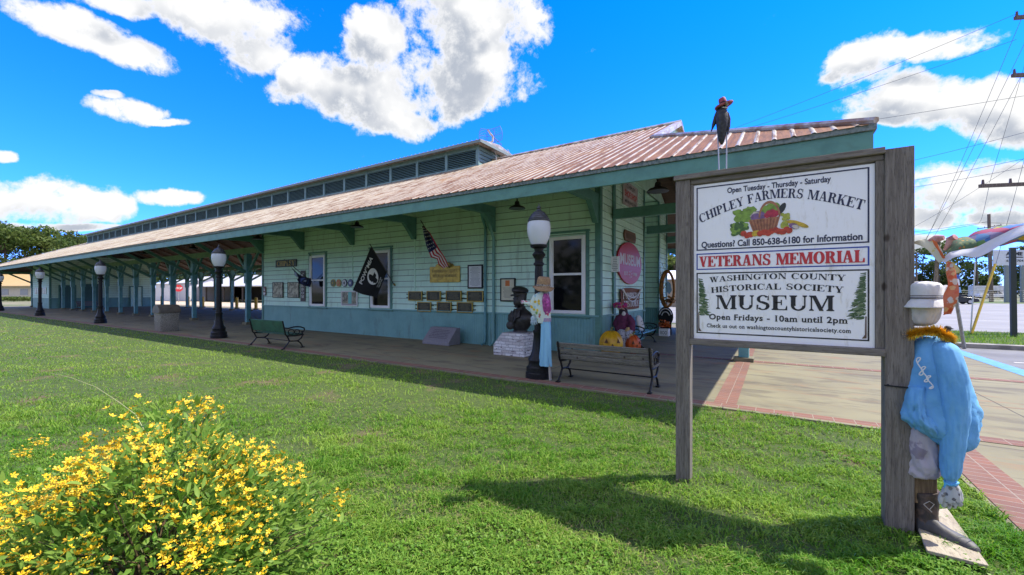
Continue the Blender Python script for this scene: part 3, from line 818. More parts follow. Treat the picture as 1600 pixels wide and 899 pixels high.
# bold roman capitals drawn from stems, hairlines and bowls (height 1)
def roman(ch):
    P = []; T, t = .225, .07
    def box(x0, x1, y0, y1): P.append([(x0, y0), (x1, y0), (x1, y1), (x0, y1)])
    def stem(x, w_=T, y0=0, y1=1, sb=True, st=True, e=.075):
        box(x, x + w_, y0, y1)
        if sb: box(x - e, x + w_ + e, y0, y0 + t); P.append([(x - e * .6, y0 + t), (x + w_ + e * .6, y0 + t), (x + w_, y0 + t * 2), (x, y0 + t * 2)])
        if st: box(x - e, x + w_ + e, y1 - t, y1); P.append([(x, y1 - t * 2), (x + w_, y1 - t * 2), (x + w_ + e * .6, y1 - t), (x - e * .6, y1 - t)])
    def diag(x0, y0, x1, y1, w_): P.append([(x0, y0), (x0 + w_, y0), (x1 + w_, y1), (x1, y1)])
    def arc(cx, cy, rx, ry, a0, a1, tx=T, ty=t, n=20):
        A = [math.radians(a0 + (a1 - a0) * i / n) for i in range(n + 1)]
        for a, b_ in zip(A, A[1:]):
            P.append([(cx + rx * math.cos(a), cy + ry * math.sin(a)), (cx + rx * math.cos(b_), cy + ry * math.sin(b_)),
                      (cx + (rx - tx) * math.cos(b_), cy + (ry - ty) * math.sin(b_)), (cx + (rx - tx) * math.cos(a), cy + (ry - ty) * math.sin(a))])
    def ser(x0, x1, y): box(x0, x1, y, y + t)
    def beak(x, y0, y1, w_=.10): P.append([(x - w_, y0), (x, y0), (x, y1), (x - w_ * .3, y1)])
    w_ = .9
    if ch == 'A':
        diag(.08, 0, .36, 1, .07); diag(.60, 0, .34, 1, .21); box(.2, .68, .28, .28 + t); ser(0, .28, 0); ser(.50, .92, 0); w_ = .92
    elif ch == 'C':
        arc(.46, .5, .44, .52, 48, 312); beak(.84, .68, 1.0, .12); beak(.86, .0 + .1, .26, .06); w_ = .90
    elif ch == 'D':
        stem(.08); arc(.34, .5, .46, .5, -90, 90); box(.1, .36, 0, t); box(.1, .36, 1 - t, 1); w_ = .86
    elif ch == 'E':
        stem(.08); box(.1, .74, 0, t); box(.1, .72, 1 - t, 1); box(.2, .52, .49, .49 + t); beak(.78, 0, .30, .12); P.append([(.62, 1), (.74, 1), (.74, .72), (.71, .72)]); P.append([(.46, .34), (.52, .34), (.52, .69), (.46, .69)]); w_ = .82
    elif ch == 'F':
        stem(.08); box(.1, .70, 1 - t, 1); box(.2, .52, .47, .47 + t); P.append([(.60, 1), (.74, 1), (.74, .70), (.71, .70)]); P.append([(.46, .32), (.52, .32), (.52, .67), (.46, .67)]); w_ = .78
    elif ch == 'G':
        arc(.46, .5, .44, .52, 48, 330); beak(.84, .68, 1.0, .12); stem(.66, .17, .02, .46, False, True); w_ = .95
    elif ch == 'H':
        stem(.08); stem(.66); box(.2, .7, .47, .47 + t); w_ = .96
    elif ch == 'I': stem(.09); w_ = .40
    elif ch == 'K':
        stem(.08); diag(.26, .38, .70, 1, .08); diag(.62, 0, .36, .56, .22); ser(.56, .94, 0); ser(.58, .90, 1 - t); w_ = .95
    elif ch == 'L':
        stem(.08); box(.1, .70, 0, t); beak(.76, 0, .36, .13); w_ = .80
    elif ch == 'M':
        stem(.08, .07); stem(.88, .20); diag(.48, 0, .12, 1, .20); diag(.50, 0, .86, 1, .08); ser(0, .3, 1 - t); ser(.8, 1.15, 1 - t); w_ = 1.17
    elif ch == 'N':
        stem(.10, .07); stem(.76, .07); diag(.66, 0, .10, 1, .21); ser(0, .30, 1 - t); w_ = .95
    elif ch == 'O': arc(.47, .5, .45, .52, 0, 360, n=36); w_ = .96
    elif ch == 'P':
        stem(.08, st=True); arc(.40, .735, .36, .265, -90, 90); box(.2, .42, 1 - t, 1); box(.2, .42, .47, .47 + t); w_ = .82
    elif ch == 'R':
        stem(.08); arc(.40, .745, .34, .255, -90, 90); box(.2, .42, 1 - t, 1); box(.2, .42, .49, .49 + t); diag(.62, .04, .40, .52, .20); box(.62, .90, 0, t * 1.3); w_ = .90
    elif ch == 'S':
        arc(.38, .735, .32, .285, 30, 250, .17); arc(.38, .27, .34, .29, -150, 75, .18); P.append([(.17, .60), (.30, .46), (.62, .30), (.56, .52), (.36, .60)])
        beak(.68, .66, 1.0, .08); P.append([(.05, .0), (.09, .0), (.15, .34), (.05, .34)]); w_ = .77
    elif ch == 'T':
        stem(.32, T, 0, 1, True, False); box(.02, .82, 1 - t, 1); P.append([(.0, .68), (.03, .68), (.16, 1), (.0, 1)]); P.append([(.84, .68), (.81, .68), (.68, 1), (.84, 1)]); w_ = .84
    elif ch == 'U':
        stem(.09, T, .3, 1, False, True); stem(.72, .07, .3, 1, False, True); arc(.44, .32, .35, .34, 180, 360, .16, t * 1.4); w_ = .90
    elif ch == 'V':
        diag(.36, 0, .08, 1, .21); diag(.40, 0, .68, 1, .07); ser(0, .42, 1 - t); ser(.58, .86, 1 - t); w_ = .88
    elif ch == 'W':
        diag(.28, 0, .06, 1, .2); diag(.34, 0, .52, .96, .07); diag(.70, 0, .46, 1, .2); diag(.76, 0, 1.0, 1, .07); ser(0, .40, 1 - t); ser(.42, .76, 1 - t); ser(.90, 1.18, 1 - t); w_ = 1.2
    elif ch == 'Y':
        stem(.34, T, 0, .46, True, False); diag(.34, .42, .06, 1, .21); diag(.46, .42, .72, 1, .07); ser(-.02, .38, 1 - t); ser(.60, .90, 1 - t); w_ = .90
    elif ch == ' ': w_ = .42
    return P, w_ + .05
def roman2d(s):
    polys, x = [], 0.0
    for ch in s:
        P, w_ = roman(ch)
        polys += [[(a + x, b_) for a, b_ in p] for p in P]; x += w_
    return polys, x
def put(mb, polys, fn, mi=0):
    """map 2D polygons through fn(x, y, k) into 3D; k steps each piece a hair forward"""
    for k, p in enumerate(polys):
        mb.poly([fn(x, y, k % 7) for x, y in p], mi)
def fit(polys, width, x0, x1, h, y0, cap=1.0):
    """scale a text run to lie from x0 to x1 with cap height h on baseline y0"""
    sx, sy = (x1 - x0) / width, h / cap
    return [[(x0 + x * sx, y0 + y * sy) for x, y in p] for p in polys]
def lines_of_print(mb, x0, x1, y0, y1, n, fn, seed=1):
    r = random.Random(seed)
    for i in range(n):
        y = y1 - (i + .5) * (y1 - y0) / n; hh = (y1 - y0) / n * .22; L = r.uniform(.6, 1.0); c_ = (x0 + x1) / 2; hw = (x1 - x0) / 2 * L; x = c_ - hw
        while x < c_ + hw:
            wd = r.uniform(.04, .12) * (x1 - x0); e = min(x + wd, c_ + hw)
            mb.poly([fn(x, y - hh, 0), fn(e, y - hh, 0), fn(e, y + hh, 0), fn(x, y + hh, 0)]); x = e + .02 * (x1 - x0)

# ------------------------------------------------------------------ the big sign
SY = 3.84                                            # line of the two posts
pl, pr = W(1069, 456, SY).x, W(1402, 456, SY).x
sign = thing('market_sign', (0.03, SY, 0), "large white farmers market and museum sign in a grey timber frame on two posts", "sign")
for x, wd, u0, u1 in ((pl, .115, 0, 0), (pr, .150, 0, 0)):
    mb = MB(); mb.box(x - wd / 2, x + wd / 2, SY - .065, SY + .065, -.05, 2.545 if x < 0 else 2.575)
    obj('post', mb, grey_timber, sign, bevel=.006)
x0, x1 = pl + .0576, pr - .0752
mb = MB(); mb.prism([(pl - .07, SY - .085, 2.546), (pr - .075, SY - .085, 2.546), (pr - .075, SY - .085, 2.588), (pl - .07, SY - .085, 2.588)], (0, .17, 0))
mb.box(x0 + .002, x1 - .002, SY - .05, SY + .03, 2.505, 2.544)
obj('top_rail', mb, grey_rail, sign, bevel=.005)
mb = MB(); mb.box(x0 - .004, x1 + .004, SY - .07, SY + .03, 1.155, 1.205); obj('bottom_rail', mb, grey_rail, sign, bevel=.005)
mb = MB(); mb.box(x0 + .001, x0 + .022, SY - .045, SY + .03, 1.207, 2.503); mb.box(x1 - .045, x1 - .001, SY - .045, SY + .03, 1.207, 2.503); obj('side_batten', mb, grey_timber, sign)
PX0, PX1, PZ0, PZ1 = x0 + .024, x1 - .047, 1.207, 2.495
def panel_mat():
    m, t, b, co = pbsdf("sign_face")
    n = t.noise(t.map(co, (6, 1, 1.6)), 3, 7, .7); n2 = t.noise(co, 1.4, 3, .5)
    f = t.m('MULTIPLY', t.ss(n, .52, .72), t.ss(n2, .42, .58))
    t.l(t.mix(t.m('MULTIPLY', f, .8), (.86, .86, .86, 1), (.55, .51, .41, 1)), b.inputs['Base Color'])
    b.inputs['Roughness'].default_value = .35
    return m
mb = MB(); mb.box(PX0, PX1, SY - .028, SY - .012, PZ0, PZ1); panel = obj('panel', mb, panel_mat(), sign)
PW, PH = PX1 - PX0, PZ1 - PZ0
def sp_(x, y, k=0): return (PX0 + x * PW, SY - .0295 - .00025 * k, PZ0 + y * PH)     # unit square of the panel
def outline(mb, x0, x1, y0, y1, t, k=0):
    tx, ty = t, t * PW / PH
    for a, b_, c_, d_ in ((x0, x1, y0, y0 + ty), (x0, x1, y1 - ty, y1), (x0, x0 + tx, y0 + ty, y1 - ty), (x1 - tx, x1, y0 + ty, y1 - ty)):
        mb.poly([sp_(a, c_, k), sp_(b_, c_, k), sp_(b_, d_, k), sp_(a, d_, k)])
def pv(u, v):       # image point -> unit square of the panel
    p = W(u, v, SY - .03); return (p.x - PX0) / PW, (p.z - PZ0) / PH
navy = M("navy_print", (.015, .02, .06), .5); blue = M("blue_print", (.02, .06, .33), .5); red = M("red_print", (.55, .035, .04), .5)
blackp = M("black_print", (.012, .012, .014), .4)
mb = MB(); outline(mb, .018, .975, .572, .984, .0085); obj('border', mb, navy, panel)
mb = MB(); outline(mb, .018, .975, .447, .553, .008); obj('border', mb, blue, panel)
mb = MB(); outline(mb, .018, .975, .035, .428, .0085); obj('border', mb, blackp, panel)
mb = MB()
P_, w_ = text2d("Open Tuesday - Thursday - Saturday", .026); put(mb, fit(P_, w_, .215, .79, .034, .928, .73), sp_); obj('lettering', mb, navy, panel); mb = MB()
P_, w_ = text2d("Questions? Call 850-638-6180 for Information", .028); put(mb, fit(P_, w_, .05, .945, .040, .590, .73), sp_)
obj('lettering', mb, navy, panel)
def arch(s, x0, x1, base, sag, h, rot=1.0, pw=2.0):
    polys, wdt = roman2d(s); sx = (x1 - x0) / wdt
    def f(x, y):
        u = x * sx / (x1 - x0) * 2 - 1
        bz = base - sag * abs(u) ** pw; sl = -sag * pw * abs(u) ** (pw - 1) * (1 if u > 0 else -1) * 2 / (x1 - x0) * rot
        n_ = math.hypot(1, sl)
        return (x0 + x * sx - y * h * sl / n_ * .9, bz + y * h / n_ ** .3)
    return [[f(x, y) for x, y in p] for p in polys]
mb = MB(); put(mb, arch("CHIPLEY FARMERS MARKET", .045, .945, .865, .115, .054, .8, 1.7), sp_); obj('lettering', mb, navy, panel)
mb = MB(); P_, w_ = roman2d("VETERANS MEMORIAL"); put(mb, fit(P_, w_, .035, .955, .068, .466), sp_); put(mb, fit(P_, w_, .039, .959, .068, .466), lambda x, y, k: sp_(x, y, k + 7)); obj('lettering', mb, red, panel)
mb = MB()
put(mb, arch("WASHINGTON COUNTY", .105, .865, .381, .017, .034, .7), sp_)
put(mb, arch("HISTORICAL SOCIETY", .115, .855, .318, .022, .036, .7), sp_); obj('lettering', mb, blackp, panel); mb = MB()
P_, w_ = roman2d("MUSEUM"); put(mb, fit(P_, w_, .145, .815, .088, .195), sp_); obj('lettering', mb, blackp, panel); mb = MB()
P_, w_ = text2d("Open Fridays - 10am until 2pm", .026, True); put(mb, fit(P_, w_, .10, .875, .036, .128, .73), sp_); obj('lettering', mb, blackp, panel); mb = MB()
P_, w_ = text2d("Check us out on washingtoncountyhistoricalsociety.com", .022, True); put(mb, fit(P_, w_, .085, .89, .025, .076, .73), sp_)
obj('lettering', mb, blackp, panel)
# printed picture of a basket of vegetables
cols = {'basket': (.40, .17, .08), 'basketd': (.26, .09, .045), 'lettuce': (.22, .36, .05), 'kale': (.07, .15, .03), 'tomato': (.52, .06, .025), 'radish': (.45, .03, .06),
        'cabbage': (.22, .12, .26), 'banana': (.60, .40, .03), 'grape': (.42, .45, .06), 'dark': (.03, .035, .03), 'pale': (.62, .55, .45)}
pm = {k: M("print_" + k, v, .5, col2=tuple(x * .6 for x in v), scale=30, lo=.4, hi=.65) for k, v in cols.items()}
names = list(pm); mb = MB(); r_ = random.Random(3)
lay = [0]
def blob(cx, cy, rx, ry, nm, n=14, rag=.0, tilt=0):
    lay[0] += 1
    pts = []
    for k in range(n):
        a = 2 * math.pi * k / n; q = 1 + r_.uniform(-rag, rag)
        x, y = rx * math.cos(a) * q, ry * math.sin(a) * q
        pts.append((cx + x * math.cos(tilt) - y * math.sin(tilt), cy + x * math.sin(tilt) + y * math.cos(tilt)))
    mb.poly([(PX0 + x * PW, SY - .0295 - .00003 * lay[0], PZ0 + y * PH) for x, y in pts], names.index(nm))
for k in range(16): blob(.33 + r_.uniform(-.05, .04), .775 + r_.uniform(-.02, .035), .03, .022, 'lettuce', 12, .3)
for k in range(12): blob(.47 + r_.uniform(-.05, .06), .80 + r_.uniform(-.01, .02), .028, .022, 'lettuce', 12, .3)
blob(.40, .765, .046, .032, 'cabbage'); blob(.385, .77, .028, .02, 'pale', 10, .3); blob(.39, .765, .03, .02, 'cabbage')
for k in range(9): blob(.475 + r_.uniform(-.03, .035), .772 + r_.uniform(-.012, .014), .018, .017, 'radish')
blob(.535, .80, .017, .036, 'dark', tilt=-.5)
lay[0] += 1; mb.poly([(PX0 + x * PW, SY - .0295 - .00003 * lay[0], PZ0 + y * PH) for x, y in ((.345, .745), (.525, .755), (.50, .665), (.375, .66))], names.index('basket'))
for k in range(9):
    lay[0] += 1; a = .352 + k * .0195; b_ = .381 + k * .0133
    mb.poly([(PX0 + x * PW, SY - .0295 - .00003 * lay[0], PZ0 + y * PH) for x, y in ((a, .744), (a + .008, .744), (b_ + .006, .664), (b_, .664))], names.index('basketd'))
for k in range(18):
    a, b_ = math.pi * k / 18, math.pi * (k + 1) / 18; lay[0] += 1
    f = lambda an, r: (PX0 + (.465 + .062 * r * math.cos(an)) * PW, SY - .0295 - .00003 * lay[0], PZ0 + (.755 + .098 * r * math.sin(an)) * PH)
    mb.poly([f(a, 1), f(b_, 1), f(b_, .84), f(a, .84)], names.index('basket'))
for k in range(26): blob(.285 + r_.uniform(-.04, .045), .70 + r_.uniform(-.035, .035), .017, .014, 'kale' if k % 3 else 'lettuce', 10, .3)
for k in range(22): blob(.54 + r_.uniform(-.015, .03), .725 + r_.uniform(-.035, .04), .011, .010, 'grape')
for k in range(3): blob(.60 + .02 * k, .712 - .008 * k, .042, .012, 'banana', tilt=-.25 - .1 * k)
blob(.60, .69, .03, .016, 'cabbage', tilt=-.4); blob(.61, .685, .02, .011, 'pale', tilt=-.4)
for k in range(17): blob(.315 + .0165 * k + r_.uniform(-.006, .006), .655 + r_.uniform(-.008, .016) + .0007 * k, .0185, .0175, 'tomato' if k not in (4, 5) else 'banana')
obj('printed_picture', mb, [pm[k] for k in names], panel)
# two half fir trees printed at the edges
gm = [M("print_fir_green", (.07, .13, .05), .5), M("print_fir_pale", (.22, .28, .15), .5), M("print_fir_bark", (.12, .07, .04), .5)]
for sx_, xe, bot, top, wmax in ((1, .030, .115, .395, .095), (-1, .962, .115, .412, .105)):
    mb = MB(); lay[0] = 0
    for k in range(230):
        q = r_.random() ** .7; y = bot + .045 + (top - bot - .045) * (1 - q); L = wmax * q * r_.uniform(.5, 1.05); xs_ = r_.uniform(0, L * .75)
        lay[0] = (lay[0] + 1) % 40
        pts = [(xs_, y), (xs_ + .028, y - .006 + r_.uniform(-.006, .002)), (xs_ + .03, y - .010), (xs_ + .004, y - .008)]
        mb.poly([(PX0 + (xe + sx_ * x) * PW, SY - .0295 - .00003 * lay[0], PZ0 + yy * PH) for x, yy in pts][::sx_], 0 if k % 4 else 1)
    pts = [(0, .05), (.022, .048), (.008, .07), (.006, .17), (0, .17)]
    mb.poly([(PX0 + (xe + sx_ * x) * PW, SY - .0312, PZ0 + yy * PH) for x, yy in pts][::sx_], 2)
    obj('printed_tree', mb, gm, panel)
# ------------------------------------------------------------------ things mounted on the long wall
YW = WY - .03
def flat(u0, v0, u1, v1, Y=YW):
    """rectangle on the wall plane from two image corners: x0, x1, z0, z1"""
    um, vm_ = (u0 + u1) / 2, (v0 + v1) / 2
    return W(u0, vm_, Y).x, W(u1, vm_, Y).x, W(um, v1, Y).z, W(um, v0, Y).z
def board(name, label, cat, rect, mat, frame=None, fw=.03, group=None, th=.03, Y=YW):
    x0, x1, z0, z1 = rect
    t = thing(name, ((x0 + x1) / 2, Y, z0), label, cat, group)
    mb = MB(); mb.box(x0, x1, Y - th, Y, z0, z1); p = obj('face', mb, mat, t, bevel=.003)
    if frame:
        mb = MB()
        for a, b_, c_, d_ in ((x0 - fw, x1 + fw, z1, z1 + fw), (x0 - fw, x1 + fw, z0 - fw, z0), (x0 - fw, x0, z0, z1), (x1, x1 + fw, z0, z1)):
            mb.box(a, b_, Y - th - .012, Y, c_, d_)
        obj('frame', mb, frame, t, bevel=.003)
    return t, (lambda x, y, k=0: (x0 + x * (x1 - x0), Y - th - .0015 - .0003 * k, z0 + y * (z1 - z0)))
gold = M("gold_letters", (.52, .36, .06), .5); wprint = M("white_print", (.72, .72, .70), .5)
t, f = board('town_sign', "dark board with gold town name behind the small navy flag", "sign", flat(431.5, 406, 464, 417.5), M("dark_green_board", (.02, .035, .025), .5))
mb = MB(); P_, w_ = roman2d("CHIPLEY"); put(mb, fit(P_, w_, .07, .93, .66, .17), f); obj('lettering', mb, gold, t)
postm = M("poster_print", (.50, .48, .36), .6, col2=(.20, .19, .15), scale=6, lo=.45, hi=.6)
for k, (rc, lb) in enumerate((((427.5, 442, 442.5, 464.5), "framed old poster nearest the pavilion, below the gold town name"), ((451, 442, 467.5, 464.5), "framed old poster beside the tall narrow lettered board"))):
    t, f = board('framed_poster', lb, "poster", flat(*rc), postm, blackm, .025, "framed posters on the long wall")
    mb = MB(); lines_of_print(mb, .1, .9, .8, .95, 2, f, k); lines_of_print(mb, .1, .9, .05, .2, 2, f, k + 5); obj('print', mb, ink, t)
t, f = board('freedom_sign', "tall narrow dark board lettered vertically beside the first window", "sign", flat(470.5, 423, 477.5, 471), M("dark_plank", (.06, .05, .06), .6, col2=(.10, .08, .08)))
mb = MB()
for k, ch in enumerate("FREEDOM"):
    P_, w_ = roman2d(ch); put(mb, fit(P_, w_, .22, .78, .085, .82 - .118 * k), f)
obj('lettering', mb, wprint, t)
t, f = board('access_sign', "small brown sign at the pavilion end of the long wall", "sign", flat(412, 448, 416, 462), M("brown_sign", (.16, .07, .06), .5))
mb = MB(); mb.poly([f(.3, .5), f(.7, .5), f(.75, .55), f(.35, .9)]); mb.poly([f(.15, .1, 2), f(.85, .1, 2), f(.85, .35, 2), f(.15, .35, 2)]); obj('symbol', mb, wprint, t)
mcol = [(.10, .13, .05), (.50, .14, .04), (.55, .58, .6), (.05, .08, .22)]
mlab = ["round green service medallion, first of the row by the window", "round red and gold service medallion", "round white service medallion with dark ring", "round dark blue service medallion nearest the black flag"]
for k, u in enumerate((520.8, 529.7, 538.8, 548.2)):
    p = W(u, 442.4, YW); t = thing('medallion', p, mlab[k], "medallion", "service medallions between the windows")
    r0 = .148
    def disc(r, y, n=28): return [(p.x + r * math.cos(2 * math.pi * i / n), y, p.z + r * math.sin(2 * math.pi * i / n)) for i in range(n)]
    mb = MB(); mb.prism(disc(r0, YW), (0, -.025, 0)); obj('rim', mb, M("medallion_rim", (.45, .34, .08) if k < 2 else (.03, .04, .10), .4), t)
    mb = MB(); mb.prism(disc(r0 * .82, YW - .026), (0, -.006, 0)); obj('face', mb, M("medallion_face", mcol[k], .4), t)
    mb = MB(); q = r0 * .45
    mb.prism([(p.x + q * (1 if i % 2 == 0 else .45) * math.sin(math.pi * i / 5), YW - .033, p.z + q * (1 if i % 2 == 0 else .45) * math.cos(math.pi * i / 5)) for i in range(10)], (0, -.006, 0))
    obj('emblem', mb, gold if k < 2 else (wprint if k == 3 else navy), t)
t, f = board('notice_case', "white framed notice with three pale sheets under the medallions", "notice", flat(535, 456, 558.5, 477), M("notice_back", (.34, .33, .34), .6), white, .03)
for a, b_, k in ((.05, .42, 0), (.68, .96, 0)): mb = MB(); mb.poly([f(a, .12), f(b_, .12), f(b_, .95), f(a, .95)]); obj('sheet', mb, postm, t)
mb = MB(); mb.poly([f(.44, .12, 1), f(.66, .12, 1), f(.66, .98, 1), f(.44, .98, 1)]); obj('teal_sheet', mb, M("teal_sheet", (.20, .55, .52), .6), t)
mb = MB(); lines_of_print(mb, .08, .40, .15, .92, 9, lambda x, y, k: f(x, y, 3), 3); lines_of_print(mb, .70, .94, .15, .92, 9, lambda x, y, k: f(x, y, 3), 4); obj('print', mb, ink, t)
# brass plaque with an arched top
def q8(x, y): return 620 + x / 4.996, 400 + y / 4.996
x0, x1, z0, z1 = flat(*q8(262, 82), *q8(496, 207))
t = thing('brass_plaque', ((x0 + x1) / 2, YW, z0), "large brass plaque with arched top beneath the striped flag", "plaque")
cx = (x0 + x1) / 2; hw = (x1 - x0) / 2
pts = [(x0, z0), (x1, z0), (x1, z1), (cx + hw * .66, z1)] + [(cx + hw * .62 * math.cos(a), z1 + .13 * math.sin(a)) for a in [math.pi * i / 10 for i in range(11)]] + [(cx - hw * .66, z1), (x0, z1)]
mb = MB(); mb.prism([(x, YW, z) for x, z in pts], (0, -.03, 0)); obj('plate', mb, brass, t, bevel=.004)
fb = lambda x, y, k=0: (x0 + x * (x1 - x0), YW - .0318 - .0003 * k, z0 + y * (z1 - z0))
mb = MB(); P_, w_ = roman2d("WASHINGTON COUNTY"); put(mb, fit(P_, w_, .08, .92, .17, .62), fb); obj("lettering", mb, M("dark_brass_letters", (.16, .11, .03), .5), t); mb = MB(); P_, w_ = roman2d("VETERANS MEMORIAL"); put(mb, fit(P_, w_, .1, .9, .17, .32), fb); obj('lettering', mb, M("dark_brass", (.16, .11, .03), .5), t)
# dark plaques with gilt edges hung on iron pins
plq = M("bronze_plaque", (.028, .03, .022), .4, .3, col2=(.045, .045, .03), scale=8); plt = M("plaque_letters", (.16, .14, .08), .5)
ord_ = ["first", "second", "third", "fourth"]
for row, lst in enumerate([((95, 278, 207, 348), (238, 276, 352, 350), (388, 274, 514, 352), (552, 276, 684, 356)), ((165, 362, 277, 434), (318, 362, 436, 438), (474, 364, 602, 442))]):
    for k, (a, b_, c_, d_) in enumerate(lst):
        rc = flat(*q8(a + 6, b_ + 5), *q8(c_ - 10, d_ - 5))
        t, f = board('memorial_plaque', "dark bronze plaque, %s from the window in the %s row" % (ord_[k], "upper" if row == 0 else "lower"), "plaque", rc, plq, brass, .028, "bronze plaques on the long wall", .035)
        mb = MB(); lines_of_print(mb, .08, .92, .12, .9, 6, f, k + 9 * row); obj('lettering', mb, plt, t)
        mb = MB()
        for z in (rc[2] + .07, rc[3] - .07): mb.tube([(rc[0] - .13, YW - .02, z), (rc[1] + .13, YW - .02, z)], .016, 6)
        obj('pin', mb, blackm, t)
t, f = board('framed_roll', "tall black framed white sheet by the downspouts", "frame", flat(*q8(566, 80), *q8(666, 245)), M("white_sheet", (.66, .68, .70), .5), blackm, .04)
mb = MB(); lines_of_print(mb, .1, .9, .05, .95, 16, f, 21); obj('print', mb, M("grey_print", (.3, .32, .36), .6), t)
t, f = board('framed_certificate', "framed cream certificate with orange emblem behind the bust", "certificate", flat(*q8(820, 184), *q8(920, 347)), M("cream_sheet", (.62, .60, .45), .5), blackm, .035)
mb = MB(); mb.poly([f(.32, .68), f(.66, .68), f(.66, .95), f(.32, .95)]); obj('emblem', mb, M("orange_emblem", (.62, .17, .03), .5), t)
mb = MB(); lines_of_print(mb, .1, .9, .1, .62, 9, f, 22); obj('print', mb, M("grey_print_fine", (.3, .28, .2), .6), t)

# ------------------------------------------------------------------ flags on the long wall
pole_m = M("dark_pole", (.05, .045, .04), .4); clothblack = M("black_cloth", (.008, .009, .012), .85)
def patch(c00, c10, c11, c01, rip, amp):
    """bilinear cloth patch with ripples; s runs c00->c10, t runs c00->c01"""
    c00, c10, c11, c01 = map(Vector, (c00, c10, c11, c01))
    nv = (c10 - c00).cross(c01 - c00); nv = nv.normalized() if nv.length > 1e-6 else Vector((0, -1, 0))
    if nv.y > 0: nv = -nv
    def f(s, t, k=0):
        p = c00.lerp(c10, s).lerp(c01.lerp(c11, s), t)
        return p + nv * (amp * math.sin(rip[0] * s + rip[1] * t + rip[2]) * min(1, 3 * t + .1) + .004 * k)
    return f
# black flag: hoist along the slanting pole, fly hanging towards the camera's lower side
tip, base = W(577.8, 381.5, 9.15), W(617, 447, WY - .03)
t = thing('black_flag', base, "black prisoner of war flag with white profile on a slanting pole by the second window", "flag")
mb = MB(); mb.tube([tip, base], .014, 8); obj('pole', mb, pole_m, t)
mb = MB(); mb.tube([base + Vector((0, .03, 0)), base + (tip - base).normalized() * .1], .03, 8); obj('bracket', mb, brass, t)
pa, pb = tip.lerp(base, .05), tip.lerp(base, .66)
fa, fb2 = W(551, 454.5, 9.25), W(588.5, 466.2, 9.75)
pf = patch(pa, pb, fb2, fa, (7, 5, 0), .03)
mb = MB(); mb.grid(lambda s, q: pf(s, q), 14, 22); obj('cloth', mb, clothblack, t, smooth=180)
mb = MB(); n = 30
def em(x, y, k=1): return pf(.54 + 1.3 * y, .47 - .72 * x, k)
emb = lambda pts, k: mb.poly([em(x, y, k) for x, y in pts])
for i in range(n):
    a, b_ = 2 * math.pi * i / n, 2 * math.pi * (i + 1) / n
    emb([(0, 0), (.27 * math.cos(a), .19 * math.sin(a)), (.27 * math.cos(b_), .19 * math.sin(b_))], 1)
P_, w_ = text2d("POW*MIA", .03); P_ = fit(P_, w_, -.46, .46, .105, 0, .73)
for p in P_: emb([(x, -.225 - y) for x, y in p], 1)
P_, w_ = text2d("YOU ARE NOT", .01); P_ = fit(P_, w_, -.25, .25, .035, 0, .73)
for p in P_: emb([(x, .255 - y) for x, y in p], 1)
P_, w_ = text2d("FORGOTTEN", .01); P_ = fit(P_, w_, -.22, .22, .035, 0, .73)
for p in P_: emb([(x, .31 - y) for x, y in p], 1)
obj('emblem', mb, wprint, t)
mb = MB()
prof = [(-.10, -.13), (.02, -.15), (.11, -.11), (.15, -.05), (.19, -.01), (.15, .02), (.16, .05), (.12, .08), (.06, .08), (.05, .17), (-.12, .17), (-.10, .08), (-.18, .02), (-.18, -.07)]
for i in range(len(prof)):
    a, b_ = prof[i], prof[(i + 1) % len(prof)]; mb.poly([em(-.02, -.01, 2), em(*a, 2), em(*b_, 2)])
obj('profile', mb, clothblack, t)
# striped flag
def q5(x, y): return 640 + x / 5.286, 330 + y / 5.286
tip, base = W(*q5(90, 75), 9.2), W(*q5(330, 470), WY - .05)
t = thing('striped_flag', base, "american flag hanging from a slanting pole above the brass plaque", "flag")
mb = MB(); mb.tube([tip, base], .014, 8); obj('pole', mb, pole_m, t)
L_ = [q5(102, 125), q5(114, 185), q5(138, 290), q5(176, 384), q5(226, 396), q5(240, 444), q5(278, 474)]
R_ = [q5(112, 122), q5(170, 180), q5(215, 260), q5(250, 320), q5(275, 355), q5(300, 400), q5(322, 455)]
def usf(s, q, k=0):
    i = min(5, int(q * 6)); fr = q * 6 - i
    l = [L_[i][j] * (1 - fr) + L_[i + 1][j] * fr for j in (0, 1)]; r__ = [R_[i][j] * (1 - fr) + R_[i + 1][j] * fr for j in (0, 1)]
    u, v = l[0] * (1 - s) + r__[0] * s, l[1] * (1 - s) + r__[1] * s
    return W(u, v, 9.25 + .85 * q - .07 * math.sin(s * 9) * (1 - .5 * q) - .02 * k)
def us_mi(s, q):
    if q < .43 and s < .88: return 2
    return int(s * 7) % 2
mb = MB(); mb.grid(usf, 36, 60, us_mi); obj('cloth', mb, [M("flag_red", (.55, .02, .05), .8), M("flag_white", (.80, .80, .82), .8), M("flag_blue", (.015, .02, .09), .8)], t, smooth=180)
mb = MB()
for i in range(7):
    for j in range(4):
        s, q = .10 + .19 * j + (.09 if i % 2 else 0), .05 + .055 * i
        if s < .84:
            c_ = usf(s, q, 1)
            mb.poly([(c_.x + .028 * (1 if m_ % 2 == 0 else .4) * math.sin(math.pi * m_ / 5), c_.y, c_.z + .028 * (1 if m_ % 2 == 0 else .4) * math.cos(math.pi * m_ / 5)) for m_ in range(10)])
obj('stars', mb, wprint, t)
